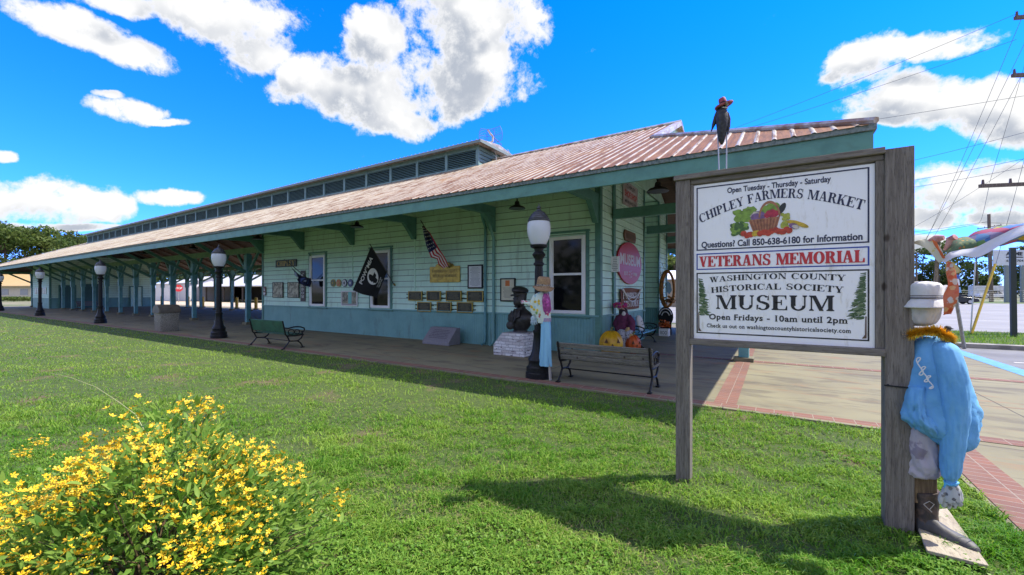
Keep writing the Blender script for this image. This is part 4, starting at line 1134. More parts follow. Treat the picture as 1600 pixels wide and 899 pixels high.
# navy flag
def q9(x, y): return 400 + x / 7.494, 380 + y / 7.494
tip, base = W(*q9(330, 190), 9.1), W(*q9(655, 455), WY - .09)
t = thing('navy_flag', base, "small dark navy flag drooping in front of the gold town name board", "flag")
mb = MB(); mb.tube([tip, base], .013, 8); obj('pole', mb, pole_m, t)
ring = [(405, 275), (450, 320), (500, 365), (545, 390), (600, 405), (642, 412), (650, 462), (634, 516), (570, 500), (510, 475), (482, 430), (497, 402), (478, 392), (455, 380), (447, 335)]
cx_ = (555, 440); mb = MB()
def nf(x, y, k=0):
    u, v = q9(x, y); return W(u, v, 9.4 + .6 * (x - 400) / 250 - .05 * math.sin(x * .045 + y * .03) - .02 * k)
def inset(q): return [nf(cx_[0] + (x - cx_[0]) * q, cx_[1] + (y - cx_[1]) * q) for x, y in ring]
mb.loft([inset(q) for q in (1, .8, .6, .4, .2, .02)], cap=False); obj('cloth', mb, M("navy_cloth", (.012, .016, .05), .8), t, smooth=180)
mb = MB(); P0 = [(520, 410), (570, 405), (615, 430), (610, 478), (560, 485), (520, 455)]; mb.poly([nf(x, y, 1) for x, y in P0]); obj('emblem_ground', mb, M("flag_mid_blue", (.05, .09, .28), .8), t)
mb = MB(); mb.poly([nf(x, y, 2) for x, y in [(555, 445), (592, 432), (585, 462), (575, 450)]]); mb.poly([nf(x, y, 1.5) for x, y in [(449, 338), (470, 345), (495, 398), (480, 405), (458, 380)]]); obj('emblem', mb, M("flag_pale_blue", (.35, .42, .58), .8), t)

# ------------------------------------------------------------------ signs on the end wall
XE = WXR + .03
def eboard(name, label, cat, u0, v0, u1, v1, mat, th=.03, X=XE):
    um, vm_ = (u0 + u1) / 2, (v0 + v1) / 2
    y0, y1 = EX(u0, vm_, X).y, EX(u1, vm_, X).y; z0, z1 = EX(um, v1, X).z, EX(um, v0, X).z
    t = thing(name, (X, (y0 + y1) / 2, z0), label, cat)
    return t, (y0, y1, z0, z1), (lambda x, y, k=0: (X + th + .0015 + .0003 * k, y0 + x * (y1 - y0), z0 + y * (z1 - z0)))
t, (y0, y1, z0, z1), f = eboard('shoe_shop_sign', "old white shoe shop board high on the end wall", "sign", 972.5, 288, 995, 325, None)
mb = MB(); mb.box(XE, XE + .03, y0, y1, z0, z1); obj('face', mb, M("old_white_board", (.52, .47, .47), .6, col2=(.38, .33, .33), scale=3), t)
mb = MB(); P_, w_ = text2d("CHIPLEY", .02); put(mb, fit(P_, w_, .22, .78, .17, .74, .73), f); obj("lettering", mb, blackp, t); mb = MB(); P_, w_ = text2d("MENS SHOE REP", .015); put(mb, fit(P_, w_, .1, .9, .13, .12, .73), f); obj('lettering', mb, blackp, t)
mb = MB(); P_, w_ = text2d("SHOE SHOP", .03); put(mb, fit(P_, w_, .08, .92, .26, .38, .73), f); obj('lettering', mb, red, t)
t, (y0, y1, z0, z1), f = eboard('wooden_museum_sign', "small carved brown wooden board above the red oval sign", "sign", 974, 362, 992, 378, None)
mb = MB(); mb.prism([(XE, a, b_) for a, b_ in ((y0 + .08, z0), (y1 - .08, z0), (y1, z0 + .1), (y1, z1 - .1), (y1 - .08, z1), (y0 + .08, z1), (y0, z1 - .1), (y0, z0 + .1))], (.035, 0, 0)); obj('face', mb, M("brown_wood", (.16, .075, .03), .5), t)
f2 = f; mb = MB(); P_, w_ = roman2d("MUSEUM"); put(mb, fit(P_, w_, .12, .88, .46, .27), lambda x, y, k: (XE + .0365 + .0003 * k, y0 + x * (y1 - y0), z0 + y * (z1 - z0))); obj('lettering', mb, M("dark_brown_letters", (.04, .02, .012), .5), t)
t, (y0, y1, z0, z1), f = eboard('oval_museum_sign', "big glossy red oval museum sign on the end wall", "sign", 962, 379, 1000, 444.5, None)
redg = M("glossy_red", (.44, .006, .012), .42, var=.05); n = 40
mb = MB(); mb.prism([(XE, (y0 + y1) / 2 + (y1 - y0) / 2 * math.cos(2 * math.pi * i / n), (z0 + z1) / 2 + (z1 - z0) / 2 * math.sin(2 * math.pi * i / n)) for i in range(n)], (.05, 0, 0)); obj('disc', mb, redg, t, bevel=.01)
fo = lambda x, y, k=0: (XE + .0525 + .0004 * k, y0 + x * (y1 - y0), z0 + y * (z1 - z0))
mb = MB(); P_, w_ = text2d("MUSEUM", .03); put(mb, fit(P_, w_, .09, .93, .25, .46, .73), fo); obj("lettering", mb, M("pale_letters", (.66, .62, .62), .5), t); mb = MB()
P_, w_ = text2d("EST", .02); put(mb, fit(P_, w_, .24, .40, .085, .21, .73), fo); obj("lettering", mb, M("pale_letters", (.66, .62, .62), .5), t); mb = MB(); P_, w_ = text2d("1986", .02); put(mb, fit(P_, w_, .60, .78, .085, .21, .73), fo); obj("lettering", mb, M("pale_letters", (.66, .62, .62), .5), t); mb = MB()
for k in range(6):
    a = math.pi * k / 3; put(mb, [[(.5 + .07 * math.cos(a + e_), .24 + .10 * math.sin(a + e_)) for e_ in (0, .35)] + [(.5 + .02 * math.cos(a + .2), .24 + .03 * math.sin(a + .2))]], fo)
obj('ornament', mb, M("pale_letters", (.66, .62, .62), .5), t)
t, (y0, y1, z0, z1), f = eboard('banner', "brown fabric banner draped with white garland below the red oval sign", "banner", 967, 452, 997.5, 483, None)
mb = MB(); mb.grid(lambda s, q: (XE + .02 + .03 * math.sin(s * 11 + q * 3) * .6 + .02, y0 + s * (y1 - y0), z0 + q * (z1 - z0) + .05 * math.sin(s * 3.1) * (q - .3)), 24, 10); obj('cloth', mb, M("rust_cloth", (.20, .085, .05), .85), t, smooth=180)
fz = lambda x, y, k=0: (XE + .072 + .0004 * k, y0 + x * (y1 - y0), z0 + y * (z1 - z0))
mb = MB(); P_, w_ = roman2d("PUMPKINS"); put(mb, fit(P_, w_, .08, .93, .30, .52), fz); obj("lettering", mb, wprint, t); mb = MB(); P_, w_ = roman2d("HISTORY"); put(mb, fit(P_, w_, .12, .9, .30, .12), fz); obj('lettering', mb, wprint, t)
mb = MB()
for s0, s1, dp in ((0, 1, .42), (.05, .95, .62)):
    pts = [fz(s0 + (s1 - s0) * i / 14, 1.0 - dp * (1 - (2 * i / 14 - 1) ** 2), 9) for i in range(15)]
    mb.tube([(x + .02, y, z) for x, y, z in pts], .022, 6)
obj('garland', mb, wprint, t)
# small projecting sign beside the corner
p = EX(956.5, 412, WXR + .1); t = thing('side_notice', p, "narrow white notice beside the red oval sign", "notice")
mb = MB(); z0, z1 = EX(956, 425, WXR + .1).z, EX(956, 401, WXR + .1).z; mb.box(WXR + .076, WXR + .30, p.y - .012, p.y + .012, z0, z1); obj('face', mb, white, t)
mb = MB(); lines_of_print(mb, .1, .9, .05, .95, 8, lambda x, y, k: (WXR + .08 + x * .2, p.y - .0135, z0 + y * (z1 - z0)), 31); obj('print', mb, M("notice_print", (.25, .25, .28), .6), t)
# ------------------------------------------------------------------ lamp posts along the lawn edge
globe_m, gt, gb, gco = pbsdf("lamp_globe_acrylic")
gb.inputs['Base Color'].default_value = (.88, .90, .92, 1); gb.inputs['Roughness'].default_value = .22
gtr = gt.n('ShaderNodeBsdfTranslucent'); gtr.inputs[0].default_value = (.85, .87, .9, 1)
gms = gt.n('ShaderNodeMixShader'); gms.inputs[0].default_value = .45
gt.l(gb.outputs[0], gms.inputs[1]); gt.l(gtr.outputs[0], gms.inputs[2]); gt.l(gms.outputs[0], globe_m.node_tree.nodes['Material Output'].inputs[0])
cap_m = M("lamp_cap_metal", (.03, .032, .038), .4, col2=(.06, .06, .065), scale=14)
def lamp_proto():
    t = thing('lamp_post', (0, 0, 0), "x", "lamp post", "lamp posts along the lawn edge")
    mb = MB(); mb.lathe([(.25, 0), (.25, .10), (.235, .115), (.235, .20), (.20, .23), (.19, .30), (.205, .33), (.20, .36), (.155, .42), (.125, .52), (.108, .68), (.098, .80), (.11, .83), (.11, .87), (.09, .89)], n=28)
    obj('base', mb, blackm, t, smooth=35, local=True)
    mb = MB(); flut = lambda a, z: .05 * math.cos(12 * a) if .95 < z < 2.05 else 0
    mb.lathe([(.085, .86), (.083, 1.0), (.073, 2.0), (.072, 2.08), (.10, 2.10), (.10, 2.13), (.075, 2.15), (.075, 2.2), (.105, 2.25), (.125, 2.29), (.105, 2.32), (.08, 2.35), (.09, 2.40), (.155, 2.43), (.165, 2.47), (.15, 2.475)], n=48, rib=flut)
    obj('pole', mb, blackm, t, smooth=40, local=True)
    mb = MB(); rb = lambda a, z: .010 * math.cos(24 * a)
    mb.lathe([(.13, 2.476), (.155, 2.52), (.19, 2.60), (.213, 2.70), (.22, 2.79), (.212, 2.87), (.19, 2.915)], n=72, rib=rb)
    obj('globe', mb, globe_m, t, smooth=60, local=True)
    mb = MB(); mb.lathe([(.205, 2.905), (.21, 2.93), (.195, 2.945), (.198, 2.955), (.175, 2.985), (.176, 2.995), (.15, 3.025), (.15, 3.035), (.115, 3.065), (.114, 3.075), (.07, 3.10), (.04, 3.12), (.03, 3.14), (.045, 3.16), (.03, 3.185), (.012, 3.20), (.008, 3.25)], n=28)
    obj('cap', mb, cap_m, t, smooth=25, local=True)
    return t
lamp_lab = ["tall black lamp post with the scarecrow in a straw hat tied to it", "black lamp post just past the end of the green bench", "black lamp post at the third place from the bust, left of the litter bin",
            "black lamp post near the far block of the depot, fourth from the bust", "black lamp post farthest from the bust, at the far end of the roof"]
L0 = lamp_proto()
lamps = [(842, 590), (342, 529), (157, 506.3), (62.5, 495), (0, 487.6)]
for k, (u, v) in enumerate(lamps):
    p = G(u, v - 2); p.y = 6.85 if k else 6.88
    s_ = ray(u, HOR); p.x = s_.x / s_.y * p.y
    if k == 0: L0.location = p; L0['label'] = lamp_lab[0]
    else: copy_tree(L0, None, lamp_lab[k], p)
LP = Vector(L0.location)

# ------------------------------------------------------------------ benches
green_slat = M("green_bench_paint", (.022, .105, .065), .5, col2=(.014, .07, .045), scale=6)
blue_slat = M("blue_bench_paint", (.16, .48, .66), .5, col2=(.12, .38, .54), scale=5)
def bench(label, loc, rz, L, slatm, nb=3, solid=False, H=.72, grp="iron framed benches"):
    t = thing('park_bench', loc, label, "bench", grp, rz)
    lean = .30
    def bp(q): return (-.04 - lean * q * .8 * H * .5, .36 + q * (H - .36))       # back line: y, z
    mb = MB()
    if solid:
        (ya, za), (yb, zb) = bp(.22), bp(1)
        mb.prism([(-L / 2, ya, za), (-L / 2, yb, zb), (-L / 2, yb + .025, zb + .01), (-L / 2, ya + .025, za + .01)], (L, 0, 0))
    else:
        for k in range(nb):
            q0, q1 = .12 + .88 * k / nb, .12 + .88 * (k + 1) / nb - .05
            (ya, za), (yb, zb) = bp(q0), bp(q1)
            mb.prism([(-L / 2, ya, za), (-L / 2, yb, zb), (-L / 2, yb + .028, zb + .008), (-L / 2, ya + .028, za + .008)], (L, 0, 0))
    obj('backrest', mb, slatm, t, local=True, bevel=.006)
    mb = MB()
    for k in range(4): mb.box(-L / 2, L / 2, .02 + k * .105, .11 + k * .105, .372 + .004 * (k - 1.5) ** 2, .40 + .004 * (k - 1.5) ** 2)
    obj('seat', mb, slatm, t, local=True, bevel=.006)
    for sx in (-1, 1):
        x = sx * (L / 2 - .04) if not solid else sx * (L / 2 + .02)
        mb = MB(); r = .019
        back = [(x, bp(q)[0] - .012, bp(q)[1]) for q in (1.02, .7, .4, .1)]
        mb.tube(back + [(x, -.01, .345), (x, .05, .22), (x, -.02, .12), (x, -.12, .02)], r, 6)
        mb.tube([(x, .44, .36), (x, .38, .26), (x, .28, .2), (x, .05, .215)], r, 6)
        mb.tube([(x, .28, .2), (x, .37, .14), (x, .43, .02)], r, 6)
        mb.tube([(x, -.03, .365), (x, .2, .352), (x, .46, .37)], r * 1.1, 6)
        mb.box(x - .03, x + .03, -.17, -.08, 0, .022); mb.box(x - .03, x + .03, .38, .48, 0, .022)
        arm = [(x, bp(.55)[0], bp(.55)[1])] + [(x, .02 + .42 * q, .575 + .03 * math.sin(q * 3.1)) for q in (0, .3, .6, .85)] + [(x, .475, .55), (x, .485, .49), (x, .45, .45), (x, .41, .47), (x, .43, .38)]
        mb.tube(arm, r * 1.05, 6)
        mb.tube([(x, .1 + .09 * math.cos(a), .47 + .07 * math.sin(a)) for a in [i * .7 for i in range(10)]], r * .6, 5)
        mb.tube([(x, .27 + .08 * math.cos(a), .46 + .06 * math.sin(a)) for a in [i * .7 for i in range(10)]], r * .6, 5)
        obj('end_frame', mb, blackm, t, smooth=50, local=True)
    mb = MB(); mb.tube([(-L / 2 + .04, .17, .20), (L / 2 - .04, .17, .20)], .012, 6); obj('stretcher', mb, blackm, t, local=True)
    return t
bench("weathered grey slatted bench with black iron ends beside the lamp post scarecrow", (-2.44, 6.80, 0.006), 0, 1.66, grey_slat, 3, H=.71)
bench("dark green bench with a one piece back on the platform edge", (-12.32, 6.52, 0.006), 0, 1.72, green_slat, solid=True, H=.78)
bench("pale blue bench with black iron ends against the end wall", (-3.62, 12.85, 0), R(-90), 1.6, blue_slat, 3, H=.80)
pb = G(137, 485)
bench("dark bench seen edge on, far under the pavilion roof", (pb.x, pb.y, 0), R(-70), 1.5, M("old_bench_wood", (.22, .2, .18), .7), 3, H=.8)

# ------------------------------------------------------------------ litter bin
p = G(260.5, 518.5); p = Vector((ray(260.5, HOR).x / ray(260.5, HOR).y * 6.95, 6.95, 0))
t = thing('litter_bin', p, "square pebbled concrete litter bin with a domed brown lid", "litter bin")
agg = M("pebble_concrete", (.33, .31, .27), .9, col2=(.16, .145, .125), scale=38, lo=.45, hi=.6, bump=.8, bscale=60)
def sq(h, z, r=.06): return [(p.x + sx * (h - r) + r * math.cos(a), p.y + sy * (h - r) + r * math.sin(a), z) for sx, sy, a0 in ((1, 1, 0), (-1, 1, 90), (-1, -1, 180), (1, -1, 270)) for a in (R(a0), R(a0 + 45), R(a0 + 90))]
mb = MB(); mb.loft([sq(.29, 0), sq(.31, .03), sq(.33, .66), sq(.34, .74)]); obj('body', mb, agg, t, smooth=40)
mb = MB(); mb.loft([sq(.375, .742), sq(.375, .80)]); 
prof = [(-.36, .80)] + [(.36 * -math.cos(a), .80 + .27 * math.sin(a)) for a in [math.pi * i / 12 for i in range(1, 12)]] + [(.36, .80)]
mb.prism([(p.x + a, p.y - .36, p.z + b_) for a, b_ in prof], (0, .72, 0))
ld = obj('lid', mb, M("bin_lid", (.12, .10, .075), .5, col2=(.075, .065, .05), scale=4), t, bevel=.01)
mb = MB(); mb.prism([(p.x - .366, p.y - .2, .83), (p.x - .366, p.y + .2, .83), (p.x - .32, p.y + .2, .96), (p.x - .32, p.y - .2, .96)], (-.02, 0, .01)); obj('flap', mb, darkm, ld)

# ------------------------------------------------------------------ bust on a whitewashed block base
bx = G(806, 557); bx = Vector((-5.52, 9.10, 0))
t = thing('block_plinth', bx, "low white painted brick base carrying the dark bust", "plinth")
def brickwork():
    m, t_, b, co = pbsdf("whitewashed_brick")
    sp = t_.n('ShaderNodeSeparateXYZ'); t_.l(co, sp.inputs[0])
    cv = t_.n('ShaderNodeCombineXYZ'); t_.l(t_.m('ADD', sp.outputs[0], sp.outputs[1]), cv.inputs[0]); t_.l(sp.outputs[2], cv.inputs[1])
    bt = t_.n('ShaderNodeTexBrick'); t_.l(cv.outputs[0], bt.inputs['Vector']); bt.inputs['Scale'].default_value = 1; bt.inputs['Brick Width'].default_value = .21; bt.inputs['Row Height'].default_value = .072
    bt.inputs['Mortar Size'].default_value = .008; bt.inputs['Bias'].default_value = -.25
    bt.inputs['Color1'].default_value = (.72, .72, .73, 1); bt.inputs['Color2'].default_value = (.42, .38, .39, 1); bt.inputs['Mortar'].default_value = (.36, .36, .38, 1)
    n = t_.noise(t_.map(co, (4, 4, 11)), 2.2, 5, .6)
    t_.l(t_.mix(t_.ss(n, .585, .63), bt.outputs[0], (.13, .10, .11, 1)), b.inputs['Base Color']); b.inputs['Roughness'].default_value = .8
    bn = t_.n('ShaderNodeBump'); bn.inputs['Strength'].default_value = .6; bn.inputs['Distance'].default_value = .01; t_.l(bt.outputs[1], bn.inputs['Height']); bn.invert = True; t_.l(bn.outputs[0], b.inputs['Normal'])
    return m
wb = brickwork(); x, y = bx.x, bx.y
mb = MB(); F_ = [(x - .52, y - .36, 0), (x + .38, y - .36, 0), (x + .38, y + .34, 0), (x - .52, y + .34, 0)]
mb.prism([(x - .52, y - .36, 0), (x + .38, y - .36, 0), (x + .38, y - .36, .575), (x - .26, y - .36, .575), (x - .52, y - .36, .27)], (0, .70, 0)); obj('masonry', mb, wb, t, bevel=.012)
t = thing('bust', (x + .06, y, .577), "dark bronze bust of a uniformed man in a peaked cap", "bust")
bz = M("dark_bronze", (.018, .017, .0165), .45, .2, col2=(.04, .037, .034), scale=9, bump=.25, bscale=26, spec=.5)
TH = R(-14)
def bl(px, py, pz):      # local bust coordinates: +x its left in the image right, -y the front
    return (x + .06 + px * math.cos(TH) - py * math.sin(TH), y + px * math.sin(TH) + py * math.cos(TH), .577 + pz)
def er(cx, cy, z, rx, ry, n=28, front=0.0, tilt=0.0):
    return [bl(cx + rx * math.cos(2 * math.pi * k / n), cy + ry * math.sin(2 * math.pi * k / n) * (1 + (front if math.sin(2 * math.pi * k / n) < 0 else 0)), z + tilt * math.cos(2 * math.pi * k / n)) for k in range(n)]
mb = MB()
mb.loft([er(0, 0, 0, .21, .15), er(0, 0, .04, .21, .15), er(0, 0, .055, .19, .13), er(0, 0, .10, .25, .17), er(-.01, 0, .20, .34, .20, front=.1), er(-.01, 0, .32, .385, .21, front=.15), er(-.01, .01, .42, .385, .20, front=.12), er(0, .02, .49, .33, .17), er(0, .03, .55, .21, .14), er(0, .03, .60, .12, .12), er(0, .02, .66, .105, .11)])
# head
mb.loft([er(0, .01, .62, .10, .10), er(0, -.03, .665, .105, .125), er(0, -.035, .70, .125, .155), er(0, -.025, .76, .143, .172), er(0, -.01, .83, .152, .178), er(0, 0, .90, .152, .175), er(0, 0, .95, .145, .17)])
obj('figure', mb, bz, t, smooth=60)
mb = MB()
mb.loft([[bl(a * w_, b_, z) for a, b_ in ((-1, -.155), (0, -.155 - d), (1, -.155), (1, -.13), (-1, -.13))] for z, w_, d in ((.735, .034, .062), (.755, .032, .066), (.80, .022, .045), (.85, .018, .03))])
mb.ell(bl(-.055, -.172, .845), (.032, .02, .016), 10, 6); mb.ell(bl(.055, -.172, .845), (.032, .02, .016), 10, 6)
mb.loft([[bl(-.12 + .24 * q, -.178 + .55 * (q - .5) ** 2, z) for q in (0, .2, .4, .5, .6, .8, 1)] + [bl(.12 - .24 * q, -.12, z) for q in (0, .3, .6, 1)] for z in (.862, .882)])
mb.ell(bl(0, -.178, .715), (.055, .022, .011), 12, 6); mb.ell(bl(0, -.17, .69), (.042, .02, .011), 12, 6); mb.ell(bl(0, -.155, .65), (.05, .035, .03), 12, 6)
for s in (-1, 1): mb.ell(bl(s * .155, .02, .81), (.018, .035, .05), 10, 6)
obj('face', mb, bz, t, smooth=60)
mb = MB()
mb.loft([er(0, 0, .925, .160, .182), er(0, 0, .985, .163, .186), er(0, -.01, 1.0, .185, .20, tilt=-.01), er(.005, -.015, 1.04, .212, .225, tilt=-.024), er(.005, -.01, 1.085, .205, .22, tilt=-.03), er(.005, 0, 1.125, .165, .175, tilt=-.026), er(.005, 0, 1.15, .10, .10, tilt=-.012), er(.005, 0, 1.157, .03, .03)])
mb.loft([[bl(.15 * math.cos(a) * q, -.15 + (-.02 - .115 * q1) * math.sin(a) - .0, .945 - .035 * q1 * math.sin(a) + dz) for a in [math.pi * i / 12 for i in range(13)]] + [bl(-.13 * math.cos(a), -.13, .95 + dz) for a in [math.pi * i / 6 for i in range(7)]] for q, q1, dz in ((1, 1, 0), (1, 1, .014))])
mb.ell(bl(0, -.215, 1.0), (.028, .012, .03), 10, 6)
obj('cap', mb, bz, t, smooth=50)
mb = MB()      # lapels, collar, tie, pocket
for s in (-1, 1):
    mb.prism([bl(s * .04, -.19, .50), bl(s * .15, -.155, .545), bl(s * .20, -.215, .40), bl(s * .11, -.255, .36), bl(s * .03, -.262, .24), bl(s * .005, -.262, .24)], (0, -.022, .004))
    mb.prism([bl(s * .015, -.15, .585), bl(s * .10, -.09, .60), bl(s * .13, -.13, .53), bl(s * .06, -.195, .50)], (0, -.024, 0))
mb.prism([bl(-.022, -.16, .56), bl(.022, -.16, .56), bl(.035, -.225, .40), bl(-.03, -.225, .40)], (0, -.018, 0))
for k in range(2): mb.ell(bl(0, -.275, .22 - .09 * k), (.014, .012, .014), 8, 6)
obj('tunic_collar', mb, bz, t, bevel=.006)
mb = MB(); mb.ell(bl(-.13, -.235, .17), (.115, .035, .105), 18, 10); obj('round_boss', mb, bz, t, smooth=60)

# ------------------------------------------------------------------ slanted memorial stone
p0 = G(690, 537); xa, xb = W(667, 456, 9.62).x, W(706, 456, 9.62).x + .05
t = thing('memorial_stone', ((xa + xb) / 2, 9.6, 0), "low grey granite memorial stone with a slanted face against the wainscot", "memorial stone")
mb = MB(); mb.prism([(xa, 9.42, 0), (xa, 9.42, .10), (xa, 9.80, .50), (xa, 9.96, .50), (xa, 9.96, 0)], (xb - xa, 0, 0)); obj('slab', mb, M("grey_granite", (.27, .26, .29), .6, col2=(.17, .165, .19), scale=60, lo=.4, hi=.6, bump=.1), t, bevel=.012)
mb = MB(); fs_ = lambda x, y, k: (xa + x * (xb - xa), 9.42 + .38 * y - .003, .10 + .40 * y + .0025); lines_of_print(mb, .12, .88, .2, .85, 6, fs_, 41); obj('inscription', mb, M("stone_letters", (.13, .12, .15), .7), t)

# ------------------------------------------------------------------ pendant lamps
shade_in = M("shade_enamel", (.86, .86, .74), .4)
def pendant_proto():
    t = thing('pendant_lamp', (0, 0, 0), "x", "pendant lamp", "pendant lamps under the eaves")
    mb = MB(); mb.lathe([(.205, 0), (.205, .012), (.17, .05), (.10, .075), (.065, .10), (.055, .17), (.03, .19), (.018, .2), (.018, .42)], n=28); sh = obj('shade', mb, M("shade_dark_enamel", (.025, .027, .027), .4), t, smooth=35, local=True)
    mb = MB(); mb.lathe([(.20, .004), (.16, .04), (.09, .06), (.0, .065)], n=28); obj('reflector', mb, shade_in, sh, smooth=60, local=True)
    return t
PL0 = pendant_proto()
pls = [((808, 326.5), 8.75, "pendant lamp with wide dark shade above the bust"), ((558, 355.5), 8.75, "pendant lamp with wide dark shade above the round medallions"), ((403, 374), 8.75, "pendant lamp at the pavilion end of the long wall"),
       ((302, 389), 8.75, "pendant lamp under the pavilion roof above the litter bin"), ((226, 397), 8.75, "pendant lamp farthest into the pavilion"), ((1028, 299.5), 8.4, "pendant lamp with pale underside beside the shoe shop board")]
for k, ((u, v), Y, lb) in enumerate(pls):
    q = W(u, v, Y)
    if k == 0: PL0.location = q; PL0['label'] = lb
    else: copy_tree(PL0, None, lb, q)

# ------------------------------------------------------------------ dishes on the ridge
t0 = 17.4
base = DP(771, 232, t0); t = thing('grid_antenna', base, "curved wire grid antenna on the right end of the ventilator roof", "antenna")
pa = M("antenna_metal", (.16, .17, .20), .5, .2)
RGT, UPV, FWD = Vector((math.cos(YAW), math.sin(YAW), 0)), Vector((0, 0, 1)), Vector((-math.sin(YAW), math.cos(YAW), 0))
def ga(u, v):      # a point of the dish sheet in metres across and up
    x, z = (u - 800) / FOC * t0, (HOR - v) / FOC * t0 + HC
    return CAM + FWD * (t0 + .25 - 1.1 * ((u - 767) / 22) ** 2 * .18 + .0) + RGT * x + Vector((0, 0, z - HC))
mb = MB()
TL, TR, BL, BR = (751, 199), (781, 194.5), (750, 216), (784, 213)
def gp(s, q):
    b_ = 2.2 * math.sin(math.pi * q)
    u = (TL[0] * (1 - s) + TR[0] * s) * (1 - q) + (BL[0] * (1 - s) + BR[0] * s) * q + (b_ * (s - .5) * 2); v = (TL[1] * (1 - s) + TR[1] * s) * (1 - q) + (BL[1] * (1 - s) + BR[1] * s) * q + 1.8 * math.sin(math.pi * s) * (1 - q) + 3 * math.sin(math.pi * s) * q
    return ga(u, v + 3.5 * q)
for i in range(9): mb.tube([gp(s / 12, i / 8) for s in range(13)], .006 if i % 4 else .012, 4)
for s in (0, .33, .66, 1): mb.tube([gp(s, q / 8) for q in range(9)], .010, 4)
obj('reflector_grid', mb, pa, t)
mb = MB(); mb.tube([DP(763, 204, t0 - .4), DP(766, 209, t0 - .2), DP(770, 213, t0), DP(770, 221, t0), DP(764, 224, t0), DP(764, 230, t0)], .045, 6); obj('feed_arm', mb, M("antenna_cream", (.52, .47, .42), .5), t)
mb = MB(); mb.tube([DP(770, 214, t0), DP(784, 226.5, t0 + .3), DP(776, 233, t0 + .1)], .02, 5); obj('stay', mb, pa, t)
for (u, v, d, r, lb) in ((795, 241, 18.2, .20, "small pale satellite dish beside the ventilator roof"), (773.5, 240, 16.9, .10, "tiny cream dish under the ventilator eave")):
    c_ = DP(u, v, d); t = thing('satellite_dish', c_, lb, "satellite dish", "satellite dishes on the ridge")
    mt = Matrix.Rotation(R(25), 3, 'Z') @ Matrix.Rotation(R(62), 3, 'Y')
    mb = MB(); rings = []
    for q in (.05, .4, .75, 1): rings.append([c_ + mt @ Vector((r * q * math.cos(a), r * 1.25 * q * math.sin(a), r * .25 * q * q)) for a in [2 * math.pi * i / 20 for i in range(20)]])
    for q in (1, .5, .05): rings.append([c_ + mt @ Vector((r * q * math.cos(a), r * 1.25 * q * math.sin(a), r * .25 * q * q + .012)) for a in [2 * math.pi * i / 20 for i in range(20)]])
    mb.loft(rings); obj('dish', mb, M("dish_cream", (.55, .54, .48), .5), t, smooth=60)
    mb = MB(); mb.tube([c_, c_ + Vector((.05, .05, -.3))], .02, 6); obj('mast', mb, steel, t)

# ------------------------------------------------------------------ pumpkins
def pumpkin(name, lb, c_, r, h, mt, face=True, yaw=0):
    t = thing(name, c_, lb, "pumpkin", "pumpkins by the corner")
    mb = MB(); rib = lambda d: 1 - .07 * abs(math.sin(5 * math.atan2(d.y, d.x)))
    mb.ell((c_.x, c_.y, h / 2), (r, r, h / 2), 60, 14, fn=rib); obj('shell', mb, mt, t, smooth=60)
    mb = MB(); mb.tube([(c_.x, c_.y, h - .03), (c_.x + .01, c_.y, h + .04), (c_.x + .04, c_.y, h + .08)], [.035, .022, .026], 7); obj('stalk', mb, M("pumpkin_stalk", (.14, .15, .05), .8), t)
    if face:
        d = Vector((math.sin(yaw), -math.cos(yaw), 0)); sd = Vector((math.cos(yaw), math.sin(yaw), 0))
        mb = MB()
        def fp(x, z):
            a = x / r; zz = (z - h / 2) / (h / 2); rr = r * math.sqrt(max(.02, 1 - zz * zz)) * 1.012
            return Vector((c_.x, c_.y, z)) + d * (rr * math.cos(a)) + sd * (rr * math.sin(a))
        for pts in ([(-.28, .56), (-.14, .56), (-.21, .72)], [(.14, .56), (.28, .56), (.21, .72)], [(-.05, .44), (.05, .44), (0, .54)], [(-.26, .36), (-.1, .26), (.1, .26), (.26, .36), (.08, .32), (-.08, .32)]):
            mb.prism([fp(a * r * 2.4, b_ * h) for a, b_ in pts], d * .012)
        obj('carved_face', mb, M("carved_dark", (.10, .05, .02), .8), t)
    return t
pumpkin('pumpkin', "big yellow carved pumpkin at the corner of the building", Vector((-3.43, 10.1, 0)), .305, .64, M("yellow_pumpkin", (.60, .35, .01), .4, col2=(.50, .26, .008), scale=5), yaw=R(25))
pumpkin('pumpkin', "smaller deep orange carved pumpkin below the seated figure's hands", Vector((-3.06, 10.72, 0)), .2, .50, M("orange_pumpkin", (.56, .10, .012), .4, col2=(.42, .06, .01), scale=5), yaw=R(45))

# ------------------------------------------------------------------ cloth figures
straw = M("straw_weave", (.36, .23, .12), .8, col2=(.23, .14, .07), scale=50, lo=.4, hi=.6, bump=.4, bscale=120)
def hat(mb, c_, r0, h, r1, droop=.3, n=28, tilt=(0, 0), wav=.1):
    """soft brimmed hat: crown radius r0, height h, brim radius r1"""
    c_ = Vector(c_); mt = Matrix.Rotation(tilt[0], 3, 'X') @ Matrix.Rotation(tilt[1], 3, 'Y'); rings = []
    for r, z, wv in ((r1 * .99, -droop * (r1 - r0) - .012, wav), (r1, -droop * (r1 - r0), wav), ((r0 + r1) / 2, -droop * (r1 - r0) * .35, wav * .4), (r0 * 1.02, 0, 0), (r0 * .98, h * .45, 0), (r0 * .92, h * .85, 0), (r0 * .75, h, 0), (r0 * .2, h * .97, 0)):
        rings.append([c_ + mt @ Vector((r * math.cos(a), r * math.sin(a), z + wv * r0 * math.sin(2 * a + .5) + wv * .4 * r0 * math.sin(5 * a))) for a in [2 * math.pi * i / n for i in range(n)]])
    mb.loft(rings)
